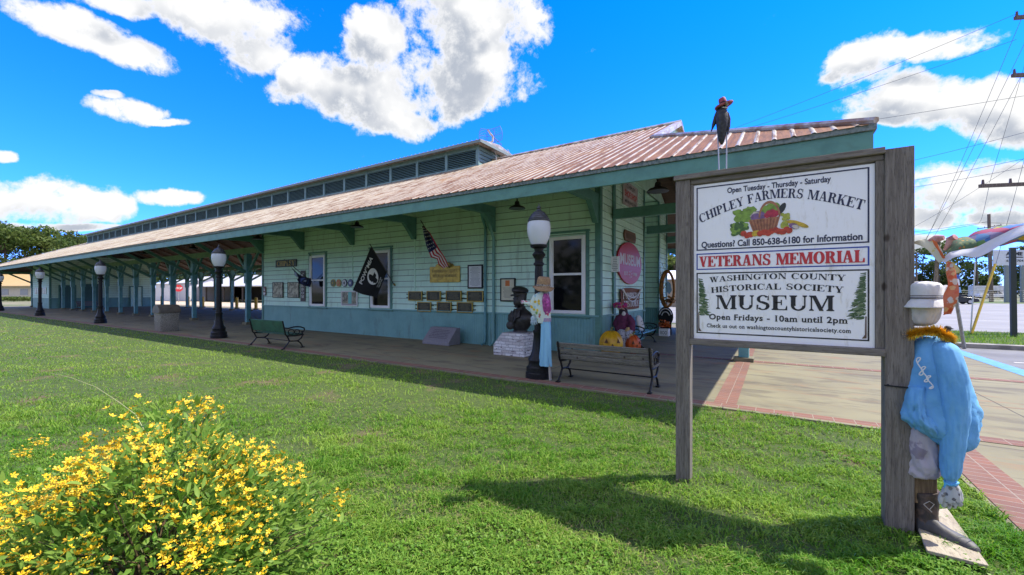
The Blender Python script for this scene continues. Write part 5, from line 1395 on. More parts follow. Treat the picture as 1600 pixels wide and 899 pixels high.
def cloth_tube(path, n=28, folds=((7, .06, 0), (11, .04, 1.3)), cap=True, sq_=1.0):
    """path: (centre, rx, ry, fold strength); ellipse rings in the XY plane"""
    rings = []
    for c_, rx, ry, fs in path:
        c_ = Vector(c_); ring = []
        for k in range(n):
            a = 2 * math.pi * k / n; q = 1 + sum(fs * am * math.sin(fr * a + ph + c_.z * 5) for fr, am, ph in folds)
            ring.append(c_ + Vector((rx * q * math.cos(a), ry * q * math.sin(a), 0)))
        rings.append(ring)
    return rings
def flower_cloth(name, basec, cols_, sc, th=.42):
    m, t_, b, co = pbsdf(name)
    vo = t_.n('ShaderNodeTexVoronoi'); vo.inputs['Scale'].default_value = sc; t_.l(co, vo.inputs['Vector'])
    sc_ = t_.n('ShaderNodeSeparateColor'); t_.l(vo.outputs['Color'], sc_.inputs[0])
    col = C4(cols_[0])
    for i, c2 in enumerate(cols_[1:]): col = t_.mix(t_.ss(sc_.outputs[0], (i + 1) / len(cols_) - .01, (i + 1) / len(cols_) + .01), col, C4(c2))
    msk = t_.ss(t_.m('ADD', vo.outputs['Distance'], t_.m('MULTIPLY', t_.m('SUBTRACT', t_.noise(co, sc * 3, 3), .5), .5)), th + .05, th - .05)
    t_.l(t_.mix(msk, C4(basec), col), b.inputs['Base Color']); b.inputs['Roughness'].default_value = .85
    return m
# scarecrow tied to the lamp post
def lpnt(u, v, Y): return W(u, v, Y)
Yl = LP.y - .16
t = thing('lamp_scarecrow', (LP.x + .12, Yl, 0), "scarecrow in straw hat, floral blouse and long pale blue skirt tied to the lamp post", "scarecrow")
K = Yl / ray(850, HOR).y / FOC     # metres per pixel there
def lc(u, v): q = W(u, v, Yl); return q
mb = MB(); c_ = lc(849, 448); hat(mb, c_, 11 * K, 15 * K, 17 * K, .45, tilt=(.10, .16), wav=.16); obj('straw_hat', mb, straw, t, smooth=60)
mb = MB(); mb.lathe([(11.6 * K, 0), (11.6 * K, 3 * K)], c=c_ + Vector((0, 0, .5 * K)), n=24); obj('hat_band', mb, M("lace_band", (.4, .35, .3), .8, col2=(.08, .06, .06), scale=60, lo=.48, hi=.54), t, smooth=60)
mb = MB(); mb.ell(lc(851, 452), (7.5 * K, 7 * K, 9 * K), 16, 10); obj('head', mb, M("head_cloth", (.42, .40, .40), .85, col2=(.25, .22, .22), scale=30), t, smooth=60)
mb = MB(); hq = lc(851, 452)
for dx in (-.022, .03): mb.ell((hq.x + dx, hq.y - 6.7 * K, hq.z + .012), (.012, .008, .014), 8, 6)
mb.ell((hq.x + .005, hq.y - 7 * K, hq.z - .045), (.03, .008, .008), 8, 6); obj('painted_face', mb, M("face_paint", (.03, .03, .08), .7), t)
floral = flower_cloth("floral_blouse", (.60, .68, .60), [(.62, .42, .02), (.50, .08, .10), (.20, .36, .08), (.66, .5, .05), (.35, .55, .6)], 13, .38)
mb = MB(); mb.loft(cloth_tube([(lc(847, 457), 5 * K, 5 * K, .2), (lc(846, 460), 11 * K, 7 * K, .4), (lc(846, 475), 13 * K, 8 * K, .8), (lc(848, 490), 13 * K, 8 * K, 1), (lc(849, 499), 12 * K, 7 * K, 1.2), (lc(849, 505), 9 * K, 6 * K, 1)])); obj('blouse', mb, floral, t, smooth=60)
mb = MB(); mb.loft(cloth_tube([(lc(854, 459) + Vector((0, -.02, 0)), 3 * K, 7 * K, .5), (lc(855, 470) + Vector((0, -.03, 0)), 6 * K, 8.5 * K, 1), (lc(856, 484) + Vector((0, -.02, 0)), 6 * K, 8 * K, 1), (lc(855, 492), 3 * K, 6 * K, 1)])); obj('scarf', mb, flower_cloth("pink_scarf", (.34, .06, .22), [(.55, .10, .36), (.20, .03, .15), (.6, .3, .4)], 22), t, smooth=60)
slv = lambda pts, rr: [(a, r) for a, r in zip(pts, rr)]
mb = MB(); mb.tube([lc(839, 462), lc(835, 472), lc(834, 484), lc(836, 492)], [5.5 * K, 7 * K, 6 * K, 4.5 * K], 12); obj('sleeve', mb, floral, t, smooth=60)
mb = MB(); mb.tube([lc(840, 470) + Vector((-.02, .1, 0)), lc(830, 476), lc(820, 473)], [4 * K, 4 * K, 3.5 * K], 12); obj('sleeve', mb, floral, t, smooth=60)
lace = M("pale_glove", (.50, .62, .70), .85, col2=(.35, .45, .5), scale=40)
def glove(name, base, dirv, s, mt, parent, sp=.5):
    dirv = Vector(dirv).normalized(); sd = dirv.cross(Vector((0, 1, 0))); sd.normalize(); mb = MB()
    mb.tube([base, base + dirv * s * .35, base + dirv * s * .55], [s * .17, s * .24, s * .2], 10)
    for k in range(4):
        o = sd * s * (.13 * (k - 1.5)); L = s * (.42, .5, .47, .36)[k]
        b0 = base + dirv * s * .48 + o; mb.tube([b0, b0 + dirv * L * .5 + o * sp * .5 + Vector((0, -.1 * s, 0)), b0 + dirv * L + o * sp + Vector((0, -.02 * s, 0))], [s * .075, s * .07, s * .05], 7)
    b0 = base + dirv * s * .2 - sd * s * .18; mb.tube([b0, b0 + dirv * s * .2 - sd * s * .15, b0 + dirv * s * .36 - sd * s * .14], [s * .08, s * .08, s * .055], 7)
    obj(name, mb, mt, parent, smooth=60)
glove('hand', lc(836, 491), (-.1, 0, -1), 18 * K, lace, t)
glove('hand', lc(821, 473), (-1, 0, .1), 9 * K, flower_cloth("floral_glove", (.6, .55, .6), [(.6, .2, .3), (.3, .4, .5)], 30), t)
mb = MB(); mb.loft(cloth_tube([(lc(852, 501), 8 * K, 6 * K, .6), (lc(853, 510), 8 * K, 6 * K, 1), (lc(853, 535), 9 * K, 6.5 * K, 1.4), (lc(852, 558), 10 * K, 7 * K, 1.8), (lc(852.5, 572), 9.5 * K, 7 * K, 2.2)], folds=((6, .07, 0), (10, .045, 1.3)))); obj('skirt', mb, M("pale_blue_skirt", (.25, .52, .70), .75, col2=(.20, .44, .62), scale=4, stretch=(4, 4, .5)), t, smooth=60)
mb = MB(); mb.loft(cloth_tube([(lc(853, 497), 8.5 * K, 6.4 * K, .6), (lc(853, 502.5), 8.5 * K, 6.4 * K, .6)])); obj('sash', mb, flower_cloth("sash_cloth", (.35, .3, .4), [(.5, .2, .3), (.2, .2, .4)], 40), t, smooth=60)
mb = MB(); mb.bar(lc(857, 540), Vector((lc(860, 590).x, Yl, .01)), .05, .03); obj('stake', mb, M("pale_stake", (.40, .36, .31), .8), t)
# seated figure behind the pumpkins
sp0 = Vector((-3.42, 11.0, 0))
t = thing('seated_scarecrow', sp0, "seated cloth figure in a plum jacket and flowered hat beside the pumpkins", "scarecrow")
Ys = 11.0; K = Ys / ray(980, HOR).y / FOC
def sc_(u, v, dy=0): q = W(u, v, Ys + dy); return q
plum = M("plum_jacket", (.13, .025, .07), .85, col2=(.08, .015, .045), scale=14)
mb = MB(); mb.loft(cloth_tube([(sc_(972, 519), 11 * K, 10 * K, .6), (sc_(972, 510), 11 * K, 10 * K, 1), (sc_(973, 500), 10.5 * K, 9 * K, 1), (sc_(974, 493), 9.5 * K, 7 * K, .7), (sc_(976, 489), 5 * K, 5 * K, .3)])); obj('jacket', mb, plum, t, smooth=60)
for pts in ([(982, 495), (988, 504), (988, 516), (983, 521)], [(967, 495), (962, 506), (967, 517), (977, 518)]):
    mb = MB(); mb.tube([sc_(u, v, -.06 * i) for i, (u, v) in enumerate(pts)], [4.6 * K, 5 * K, 4.5 * K, 3.6 * K], 12); obj('sleeve', mb, plum, t, smooth=60)
tan = M("tan_glove", (.50, .34, .15), .8)
glove('hand', sc_(981, 512, -.25), (.1, -.2, -1), 14 * K, tan, t); glove('hand', sc_(987, 522, -.30), (-.35, -.2, -1), 14 * K, tan, t)
mb = MB(); mb.ell(sc_(974, 488), (7 * K, 7 * K, 8 * K), 16, 10); obj('head', mb, M("dark_hood", (.03, .02, .025), .85), t, smooth=60)
mb = MB(); mb.ell(sc_(974.5, 490.5, -.08), (3.2 * K, 3 * K, 4.6 * K), 12, 8); obj('face', mb, M("pale_mask", (.6, .58, .55), .6), t, smooth=60)
mb = MB(); hat(mb, sc_(969, 480), 8 * K, 7 * K, 10.5 * K, .2, tilt=(0, .25)); obj('straw_hat', mb, M("pale_straw", (.40, .30, .23), .8, col2=(.30, .16, .1), scale=20), t, smooth=60)
mb = MB(); r_ = random.Random(5); q = sc_(969, 478)
for k in range(26):
    a = r_.uniform(0, 6.28); mb.ell(q + Vector((9 * K * math.cos(a), 9 * K * math.sin(a), r_.uniform(-2, 4) * K)), (2.4 * K, 2.4 * K, 2.2 * K), 8, 5)
obj('hat_flowers', mb, M("hat_flowers", (.30, .03, .22), .8, col2=(.45, .03, .06), scale=18, lo=.45, hi=.55), t)
jeans = flower_cloth("patterned_trousers", (.42, .42, .46), [(.05, .05, .08), (.12, .1, .14)], 26, .36)
for dx in (-5, 5):
    mb = MB(); mb.tube([sc_(974 + dx, 519), sc_(979 + dx, 523, -.25), sc_(979 + dx, 533, -.30), Vector((sc_(980 + dx, 545, -.30).x, Ys - .30, .05))], [8 * K, 7.5 * K, 6 * K, 5.5 * K], 12); obj('trouser_leg', mb, jeans, t, smooth=60)
mb = MB(); mb.box(sp0.x - .3, sp0.x + .3, 10.85, 11.25, 0, .44); obj('stool', mb, M("stool_green", (.06, .13, .10), .7), t, bevel=.02)
# pillow on the blue bench
pc = Vector((-3.53, 13.1, .62)); t = thing('pillow', pc, "white pillow with a printed face on the pale blue bench", "pillow")
mt = Matrix.Rotation(R(-14), 3, 'Y')
mb = MB(); mb.ell(pc, (.085, .24, .24), 24, 14, mat=mt, fn=lambda d: 1 + .25 * (abs(d.y * d.z) ** .8)); obj('cushion', mb, M("white_cloth", (.66, .64, .60), .85), t, smooth=60)
mb = MB()
for y_, z_ in ((-.07, .05), (.07, .05)): mb.ell(pc + mt @ Vector((.082, y_, z_)), (.01, .016, .022), 8, 6)
mb.tube([pc + mt @ Vector((.086, -.1 + .02 * i, -.04 - .03 * math.sin(i * .314))) for i in range(11)], .006, 5); obj('printed_face', mb, ink, t)
# autumn display at the far end of the end wall
dp = G(1041, 521); dp.y = 16.0; dp.x = ray(1041, HOR).x / ray(1041, HOR).y * 16.0
t = thing('oval_wreath', (dp.x, dp.y, 1.0), "tall oval branch wreath with dry leaves hanging at the far end of the wall", "wreath")
Yd = dp.y; r_ = random.Random(9)
bark = M("orange_branch", (.36, .15, .03), .8, col2=(.2, .08, .02), scale=12)
mb = MB(); mb.tube([W(1043 + 10 * math.cos(a), 452 + 27.5 * math.sin(a), Yd) for a in [2 * math.pi * i / 30 for i in range(31)]], [.075 if 8 < i < 24 else .045 for i in range(31)], 8); obj('hoop', mb, bark, t, smooth=60)
mb = MB()
for k in range(16):
    a = W(1034 + r_.uniform(-2, 6), 452 + r_.uniform(-25, 30), Yd); mb.tube([a, a + Vector((r_.uniform(-.15, .15), r_.uniform(-.1, .1), r_.uniform(.05, .25))), a + Vector((r_.uniform(-.25, .2), 0, r_.uniform(.15, .45)))], [.012, .008, .004], 5)
obj('twigs', mb, M("dry_twig", (.06, .045, .03), .9), t)
mb = MB()
for k in range(60):
    q = W(1046 + r_.gauss(0, 4), 469 + r_.gauss(0, 4), Yd - r_.uniform(.05, .2)); mt = Matrix.Rotation(r_.uniform(0, 6), 3, 'Z') @ Matrix.Rotation(r_.uniform(0, 6), 3, 'X')
    mb.poly([q + mt @ Vector(v_) for v_ in ((-.07, 0, 0), (0, -.035, 0), (.07, 0, 0), (0, .035, 0))])
obj('dry_leaves', mb, M("dry_leaf", (.33, .14, .03), .8, col2=(.12, .06, .02), scale=9), t)
mb = MB(); mb.loft([[W(1045 + u * k_, 452 + v_, Yd - .06 * k_) for u, v_ in ((-3, -12), (3, -9), (5, 2), (1, 8), (-4, 3))] for k_ in (.3, 1)]); obj('blue_cloth', mb, M("pale_blue_rag", (.30, .48, .62), .8), t, smooth=60)
pp = Vector((dp.x - .02, Yd - .25, 0))
t = thing('planter', pp, "small white lettered planter of orange leaves below the oval wreath", "planter")
mb = MB(); mb.box(pp.x - .16, pp.x + .18, pp.y - .13, pp.y + .13, 0, .26); obj('box', mb, white, t, bevel=.01)
mb = MB(); P_, w_ = text2d("BOO", .02); put(mb, fit(P_, w_, .15, .85, .5, .25, .73), lambda x, y, k: (pp.x - .16 + .34 * x, pp.y - .1325 - .0003 * k, .26 * y)); obj('lettering', mb, M("grey_letters", (.3, .3, .3), .7), t)
mb = MB()
for k in range(110):
    q = pp + Vector((r_.gauss(.02, .10), r_.gauss(0, .09), .33 + abs(r_.gauss(0, .09)))); mt = Matrix.Rotation(r_.uniform(0, 6), 3, 'Z') @ Matrix.Rotation(r_.uniform(0, 6), 3, 'X')
    mb.poly([q + mt @ Vector(v_) for v_ in ((-.06, 0, 0), (0, -.035, 0), (.06, 0, 0), (0, .035, 0))])
obj('orange_leaves', mb, M("orange_leaf", (.55, .13, .015), .7, col2=(.42, .07, .01), scale=9), t)
sk = Vector((dp.x - .05, Yd + .12, .35)); t = thing('skull_board', (sk.x, sk.y, 0), "black halloween board with a white arch standing behind the planter", "board")
mb = MB(); pts = [(sk.x + .27 * math.cos(a), sk.y, .68 + .36 * math.sin(a)) for a in [2 * math.pi * i / 24 for i in range(24)]]; mb.prism(pts, (0, .03, 0)); mb.box(sk.x - .2, sk.x + .2, sk.y + .031, sk.y + .06, 0, .6); obj('board', mb, blackm, t)
mb = MB()
for r0, cz in ((.21, .72), (.13, .70)): mb.tube([(sk.x + r0 * math.cos(a), sk.y - .012, cz + 1.2 * r0 * math.sin(a)) for a in [.15 + 2.85 * i / 16 for i in range(17)]], .016, 6)
for k in range(4): mb.tube([(sk.x - .12 + .08 * k, sk.y - .012, .42), (sk.x - .10 + .08 * k, sk.y - .012, .50)], .014, 6)
obj('grin', mb, white, t)
gb_ = Vector((dp.x + .55, 17.0, 0)); t = thing('wheelie_bin', gb_, "dark green bin standing beyond the autumn display", "bin")
mb = MB(); mb.loft([[(gb_.x + sx * w_, gb_.y + sy * w_, z) for sx, sy in ((-1, -1), (1, -1), (1, 1), (-1, 1))] for w_, z in ((.22, 0), (.29, .95), (.31, .96), (.31, 1.02))]); obj('body', mb, M("bin_green", (.03, .12, .06), .5), t, bevel=.015)
mb = MB(); mb.prism([(gb_.x - .32, gb_.y - .33, 1.021), (gb_.x - .32, gb_.y + .32, 1.021), (gb_.x - .32, gb_.y + .3, 1.1), (gb_.x - .32, gb_.y - .3, 1.05)], (.64, 0, 0)); obj('lid', mb, M("bin_lid_green", (.03, .12, .06), .5), t)
# ------------------------------------------------------------------ crow standing on the sign
cb = W(1128, 268, SY - .02); K = (SY - .02) / ray(1128, HOR).y / FOC
t = thing('crow_figure', (cb.x, cb.y, 2.588), "black crow figure in a red hat standing on thin legs on top of the sign", "bird figure")
def cw(u, v, dy=0): q = W(u, v, SY - .02); q.y += dy; return q
feath = M("black_feathers", (.014, .014, .018), .6, col2=(.04, .04, .045), scale=40, bump=.5, bscale=60, bstretch=(2, 2, .6))
mb = MB(); ry = 9 * K
mb.loft([[cw(1128 + dx + rx * math.cos(a), v) + Vector((0, 1.0 * rx * K * math.sin(a), 0)) for a in [2 * math.pi * i / 20 for i in range(20)]] for v, rx, dx in ((226, 1.5, -.5), (222, 4, -.5), (213, 6.5, -.6), (205, 8, 0), (197, 9.5, .5), (187, 10.2, .8), (177, 9, 1), (171, 6.5, 1), (167, 5.2, 1.5), (161, 5.2, 2), (157, 3.5, 2))]); obj('body', mb, feath, t, smooth=60)
mb = MB(); mb.loft([[cw(u + w_ * math.cos(a), v) + Vector((0, 2.2 * K * math.sin(a), 0)) for a in [2 * math.pi * i / 10 for i in range(10)]] for u, v, w_ in ((1123, 171, 3), (1119.5, 182, 4), (1116, 193, 3.4), (1113, 201, 1.6), (1111, 206, .4))]); obj('wing', mb, feath, t, smooth=60)
mb = MB(); mb.loft([[cw(u + w_ * math.cos(a), v) + Vector((0, 2.2 * K * math.sin(a), 0)) for a in [2 * math.pi * i / 10 for i in range(10)]] for u, v, w_ in ((1137, 176, 2), (1139, 186, 3), (1138.5, 198, 2.6), (1137, 210, .5))]); obj('wing', mb, feath, t, smooth=60)
legm = M("thin_leg_wire", (.42, .44, .52), .5)
for u0, u1 in ((1121.5, 1123.5), (1135.5, 1135)):
    mb = MB(); mb.tube([cw(u0, 206), cw(u1, 267.5)], .0055, 6); lg = obj('leg', mb, legm, t, smooth=60)
    mb = MB()
    for dx, dy in ((-.035, -.02), (-.012, -.045), (.04, -.015)): mb.tube([cw(u1, 267), (cw(u1, 268).x + dx, SY - .02 + dy, 2.594)], [.006, .003], 5)
    obj('foot', mb, M("foot_straw", (.45, .35, .2), .8), lg)
mb = MB(); hat(mb, cw(1130.5, 163), 5.6 * K, 10 * K, 13.5 * K, .12, tilt=(.1, -.28), wav=.08); obj('red_hat', mb, M("burgundy_felt", (.24, .03, .05), .7, col2=(.34, .10, .11), scale=12), t, smooth=60)
mb = MB(); mb.lathe([(5.9 * K, 0), (5.9 * K, 2.4 * K)], c=cw(1130, 162.5), n=20); obj('hat_band', mb, blackm, t, smooth=60)
mb = MB(); mb.tube([cw(1131 + 5.6 * math.cos(a), 169 + 1.2 * math.sin(a)) + Vector((0, -5.8 * K * math.sin(a) * 1.0, 0)) for a in [2 * math.pi * i / 20 for i in range(21)]], .006, 6); obj('necklace', mb, M("pale_beads", (.55, .55, .52), .4), t)
mb = MB(); mb.ell(cw(1136, 165, -.02), (2.2 * K, 2.2 * K, 2.6 * K), 10, 8); mb.tube([cw(1135, 164, -.04), cw(1137.5, 165.5, -.09)], [.012, .002], 6); obj('beak', mb, M("beak_grey", (.30, .28, .25), .5), t, smooth=60)

# ------------------------------------------------------------------ scarecrow tied to the right post of the sign
YS = 3.84; K = YS / ray(1460, HOR).y / FOC
def s3(u, v, dy=0.0): q = W(u, v, YS); q.y += dy; return q
t = thing('post_scarecrow', (s3(1455, 820).x, YS, 0), "stuffed scarecrow in white hat and blue shirt tied to the thick sign post", "scarecrow")
def cres(name, c1, c2, sc=3.0, st=(1, 1, 1), rough=.85, bump=.35):
    return M(name, c1, rough, col2=c2, scale=sc, stretch=st, bump=bump, bscale=18)
shirt = cres("blue_shirt_cloth", (.15, .40, .68), (.11, .33, .60), 3.5)
from mathutils import noise as mnoise
def body(sections, n=64, folds=((5, .035, 0), (9, .025, 1.1), (14, .015, 2.2)), sub=5, ring_fn=None):
    """sections (u, v, half width px, depth half px, fold); catmull-rom between them"""
    S = [tuple(float(x) for x in s) for s in sections]; out = []
    for i in range(len(S) - 1):
        p0, p1, p2, p3 = S[max(i - 1, 0)], S[i], S[i + 1], S[min(i + 2, len(S) - 1)]
        for j in range(sub):
            q = j / sub
            out.append(tuple(.5 * ((2 * b_) + (-a + c_) * q + (2 * a - 5 * b_ + 4 * c_ - d_) * q * q + (-a + 3 * b_ - 3 * c_ + d_) * q ** 3) for a, b_, c_, d_ in zip(p0, p1, p2, p3)))
    out.append(S[-1]); rings = []
    for u, v, hw_, hd, fs, dy in out:
        ring = []
        for k in range(n):
            a = 2 * math.pi * k / n; nz = Vector((1.6 * math.cos(a) + u * .02, 1.6 * math.sin(a) + v * .012, v * .034 + math.cos(a) * .7)); q = 1 + fs * (.085 * mnoise.noise(nz) + .15 * (.40 - abs(mnoise.noise(nz * 2.1))) + .075 * (.35 - abs(mnoise.noise(nz * 5.3)))) + sum(.5 * fs * am * math.sin(fr * a + ph + v * .045 * (1 if fr < 8 else -1)) for fr, am, ph in folds)
            ring.append(s3(u + hw_ * q * math.cos(a), v, dy * K + hd * K * q * math.sin(a)))
        rings.append(ring)
    return rings
mb = MB(); mb.loft(body([(1452, 526, 12, 12, .2, 0), (1456, 532, 26, 16, .4, 0), (1459, 545, 36, 24, .5, 0), (1462, 570, 44, 30, .7, 0), (1465, 600, 50, 34, .9, 0), (1467, 630, 56, 38, 1.1, 0), (1468, 655, 58, 40, 1.3, 0), (1480, 675, 46, 38, 1.4, 0), (1492, 692, 31, 30, 1.3, 0), (1497, 701, 16, 18, .8, 0)]))
obj('shirt', mb, shirt, t, smooth=180)
mb = MB(); mb.loft(body([(1428, 600, 14, 20, .8, -14), (1424, 622, 15, 26, 1.6, -16), (1428, 645, 20, 30, 2.2, -14), (1442, 660, 26, 30, 2.4, -10), (1458, 676, 18, 22, 1.8, -8)])); obj('shirt_hem', mb, shirt, t, smooth=180)
mb = MB(); mb.loft(body([(1466, 533, 12, 12, .3, -18), (1470, 543, 20, 18, .5, -24), (1475, 570, 23, 21, .8, -30), (1479, 600, 22.5, 21, 1.0, -32), (1480, 640, 20, 19, 1.3, -34), (1478, 675, 18, 17, 1.4, -34), (1475, 710, 16, 15, 1.6, -32), (1474, 730, 13, 12, 1.8, -32), (1474, 738, 8, 8, 1.2, -32), (1475, 744, 9, 9, 1.6, -32)])); obj('sleeve', mb, shirt, t, smooth=180)
lacem = flower_cloth("lace_glove", (.42, .43, .42), [(.10, .10, .11), (.2, .19, .18)], 34, .34)
mb = MB(); mb.loft(body([(1475, 744, 9, 7, .8, -32), (1475, 756, 15, 9, 1.4, -32), (1475, 768, 16, 9, 1.6, -32)]))
for k in range(4):
    u0 = 1465 + 6.6 * k; mb.tube([s3(u0, 766, -32 * K), s3(u0 + (k - 1.5), 773, -35 * K), s3(u0 + 1.4 * (k - 1.5), 776 + (2, 4, 3, 0)[k], -33 * K)], [4.0 * K, 3.6 * K, 2.0 * K], 8)
mb.tube([s3(1462, 756, -34 * K), s3(1457, 764, -37 * K), s3(1457, 771, -38 * K)], [3.6 * K, 3.4 * K, 2 * K], 8)
obj('hand', mb, lacem, t, smooth=60)
mb = MB(); mb.tube([s3(1475 + 9.5 * math.cos(a), 741.5 + 1.5 * math.sin(2 * a), -32 * K + 9.5 * K * math.sin(a)) for a in [2 * math.pi * i / 20 for i in range(21)]], .006, 6); mb.tube([s3(1468, 742, -42 * K), s3(1462, 738, -44 * K), s3(1460, 745, -44 * K)], [.006, .009, .003], 6); obj('wrist_tie', mb, M("blue_ribbon", (.10, .42, .72), .6), t)
# handwriting-like white print on the chest
mb = MB(); pts = []
for i in range(90):
    q = i / 89; pts.append((1425 + 20 * q + 3.5 * math.sin(q * 38), 563 + 34 * q - 11 * math.sin(q * 19) * (1 - .5 * q)))
mb.tube([s3(u, v, -26.5 * K - 4 * K * (v - 550) / 50 - 8 * K * min(1, (u - 1420) / 22)) for u, v in pts], .0035, 5); obj('chest_print', mb, wprint, t)
short_m = flower_cloth("grey_shorts_cloth", (.42, .38, .42), [(.26, .22, .27), (.33, .3, .35)], 9, .40)
mb = MB(); mb.loft(body([(1437, 655, 22, 22, .6, 0), (1439, 680, 25, 24, 1.2, 0), (1441, 705, 27, 25, 1.8, 0), (1443, 725, 28, 25, 1.6, 0), (1444, 737, 28, 24, 1.2, 0), (1444, 741, 26, 22, 1.2, 0)])); obj('shorts', mb, short_m, t, smooth=180)
mb = MB(); mb.box(s3(1424, 760).x, s3(1461, 760).x, YS - .05, YS + .05, .19, .55); obj('leg', mb, M("wood_leg", (.24, .16, .085), .8, col2=(.12, .075, .04), scale=8, stretch=(6, 6, .5), lo=.4, hi=.6), t, bevel=.006)
bootm = M("rubber_boot", (.045, .042, .042), .6, col2=(.10, .095, .09), scale=9, lo=.4, hi=.7, bump=.15)
camo_m = M("boot_shaft_brown", (.10, .065, .05), .7, col2=(.035, .028, .024), scale=16, lo=.42, hi=.58)
mb = MB(); mb.loft(body([(1446, 766, 20, 17, .5, 0), (1446, 768, 21, 18, .5, 0), (1446, 785, 20, 17, .7, 0), (1446, 800, 19, 17, .6, 0), (1446, 815, 21, 18, .4, 0)])); obj('boot_shaft', mb, camo_m, t, smooth=60)
mb = MB(); N_ = 20
gz = lambda v: s3(1460, v).z
secs = [(1427, 806, 834, 7), (1431, 800, 836, 15), (1440, 798, 837, 18), (1452, 803, 838, 18), (1465, 813, 841, 17), (1480, 821, 843.5, 18), (1494, 826, 845.5, 19), (1505, 830, 846.5, 16), (1511, 835, 846, 10), (1514, 839, 844, 4)]
mb.loft([[Vector((s3(u, v1).x, YS - .0 + (-(u - 1440) * K * .55 if u > 1440 else 0) + hd * K * math.cos(a), (s3(u, v1).z + s3(u, v0).z) / 2 + (s3(u, v0).z - s3(u, v1).z) / 2 * math.sin(a) + .01)) for a in [2 * math.pi * i / N_ for i in range(N_)]] for u, v0, v1, hd in secs]); obj('boot_foot', mb, bootm, t, smooth=60)
mb = MB(); mb.tube([s3(1438, 781, -17 * K), s3(1446, 775, -20 * K), s3(1454, 781, -17 * K), s3(1446, 788, -20 * K), s3(1438, 781, -17 * K), s3(1450, 792, -19 * K)], .003, 5); obj('boot_stitching', mb, M("pale_stitch", (.4, .36, .32), .8), t)
facem = cres("sack_face", (.55, .51, .47), (.40, .37, .34), 6)
mb = MB(); mb.loft(body([(1438, 509, 12, 12, .6, 0), (1440, 504, 22, 20, .8, 0), (1442, 490, 26, 24, 1, 0), (1443, 478, 27, 25, .8, 0), (1443, 470, 26, 25, .4, 0)])); obj('sack_head', mb, facem, t, smooth=180)
hatm = cres("white_hat_cloth", (.62, .61, .59), (.52, .51, .49), 6, bump=.2)
mb = MB(); mb.loft(body([(1448, 480.5, 40, 38, .35, 0), (1447, 479, 41, 39, .35, 0), (1445, 471, 34, 33, .25, 0), (1444, 467, 29.5, 29, .2, 0), (1443, 455, 29, 28.5, .3, 0), (1443, 447, 28, 27, .5, 0), (1442, 442, 22, 22, .6, 0), (1442, 440, 8, 8, .3, 0)])); obj('hat', mb, hatm, t, smooth=60)
mb = MB()
q0 = [s3(u, v, d * K) for u, v, d in ((1466, 476, -34), (1480, 471, -28), (1489, 462, -12), (1492, 453, 6), (1486, 447, 18), (1476, 449, 22), (1470, 458, 10), (1464, 468, -8))]
mb.loft([q0, [p + Vector((0, .006, .008)) for p in q0]]); obj('turned_brim', mb, hatm, t, smooth=40)
mb = MB(); mb.tube([s3(1443 + 30.5 * math.cos(a), 465.5, 30 * K * math.sin(a)) for a in [2 * math.pi * i / 30 for i in range(31)]], .004, 5); mb.tube([s3(1443 + 30.5 * math.cos(a), 462, 30 * K * math.sin(a)) for a in [2 * math.pi * i / 30 for i in range(31)]], .002, 5); obj('hat_cord', mb, M("dark_cord", (.08, .07, .07), .7), t)
mb = MB(); mb.tube([s3(1443 + 24 * math.cos(a), 516 + 2 * math.sin(a * 2), 22 * K * math.sin(a)) for a in [2 * math.pi * i / 24 for i in range(25)]], .007, 6); obj('neck_rope', mb, blackm, t)
# gold tinsel garland round the neck
r_ = random.Random(11); V, Fc, tv = [], [], []
for k in range(5200):
    a = r_.uniform(-3.6, .9); cxy = s3(1448 + 36 * math.cos(a), 524 + 9 * math.sin(a * 1.0) * .6 + 4 * math.cos(a * 2) + (4 if a > -1.2 else 0), 26 * K * math.sin(a))
    d = Vector((r_.gauss(0, 1), r_.gauss(0, 1), r_.gauss(0, 1))).normalized(); L = r_.uniform(5, 12) * K; sd = d.cross(Vector((.3, .5, .8))).normalized() * 1.0 * K
    b0 = len(V); e = cxy + d * L; V += [tuple(cxy - sd), tuple(cxy + sd), tuple(e)]; Fc.append((b0, b0 + 1, b0 + 2)); q = r_.random(); tv += [q] * 3
tm, t_, b, co = pbsdf("gold_tinsel"); at = t_.n('ShaderNodeAttribute', attribute_name='tint'); t_.l(t_.mix(at.outputs['Fac'], (.80, .42, .02, 1), (.98, .68, .08, 1)), b.inputs['Base Color']); b.inputs['Metallic'].default_value = .6; b.inputs['Roughness'].default_value = .35
g_ = thing('tinsel_garland', s3(1450, 524), "orange gold tinsel garland wound round the scarecrow's neck", "garland")
o = raw_mesh('strands', V, Fc, 3, tm, tv); o.parent = g_; o.location = -Vector(g_.location)
# little black bird sitting on the garland
t = thing('toy_bird', s3(1466, 518, -.06), "small black toy bird perched on the gold garland", "bird figure")
mb = MB(); mt = Matrix.Rotation(R(-20), 3, 'Y'); mb.ell(s3(1465, 518, -.07), (11 * K, 5 * K, 5 * K), 16, 10, mat=mt); mb.ell(s3(1475, 512, -.07), (4.5 * K, 4.3 * K, 4.2 * K), 12, 8); obj('body', mb, feath, t, smooth=60)
mb = MB(); mb.tube([s3(1478, 512, -.07), s3(1484, 513, -.08)], [.007, .001], 6); obj('beak', mb, blackm, t)
mb = MB(); mb.loft([[s3(u, v + w_, -.07 + d) for w_, d in ((-1.5, 0), (0, .012), (1.5, 0), (0, -.012))] for u, v in ((1456, 520), (1450, 523))]); obj('tail', mb, feath, t)
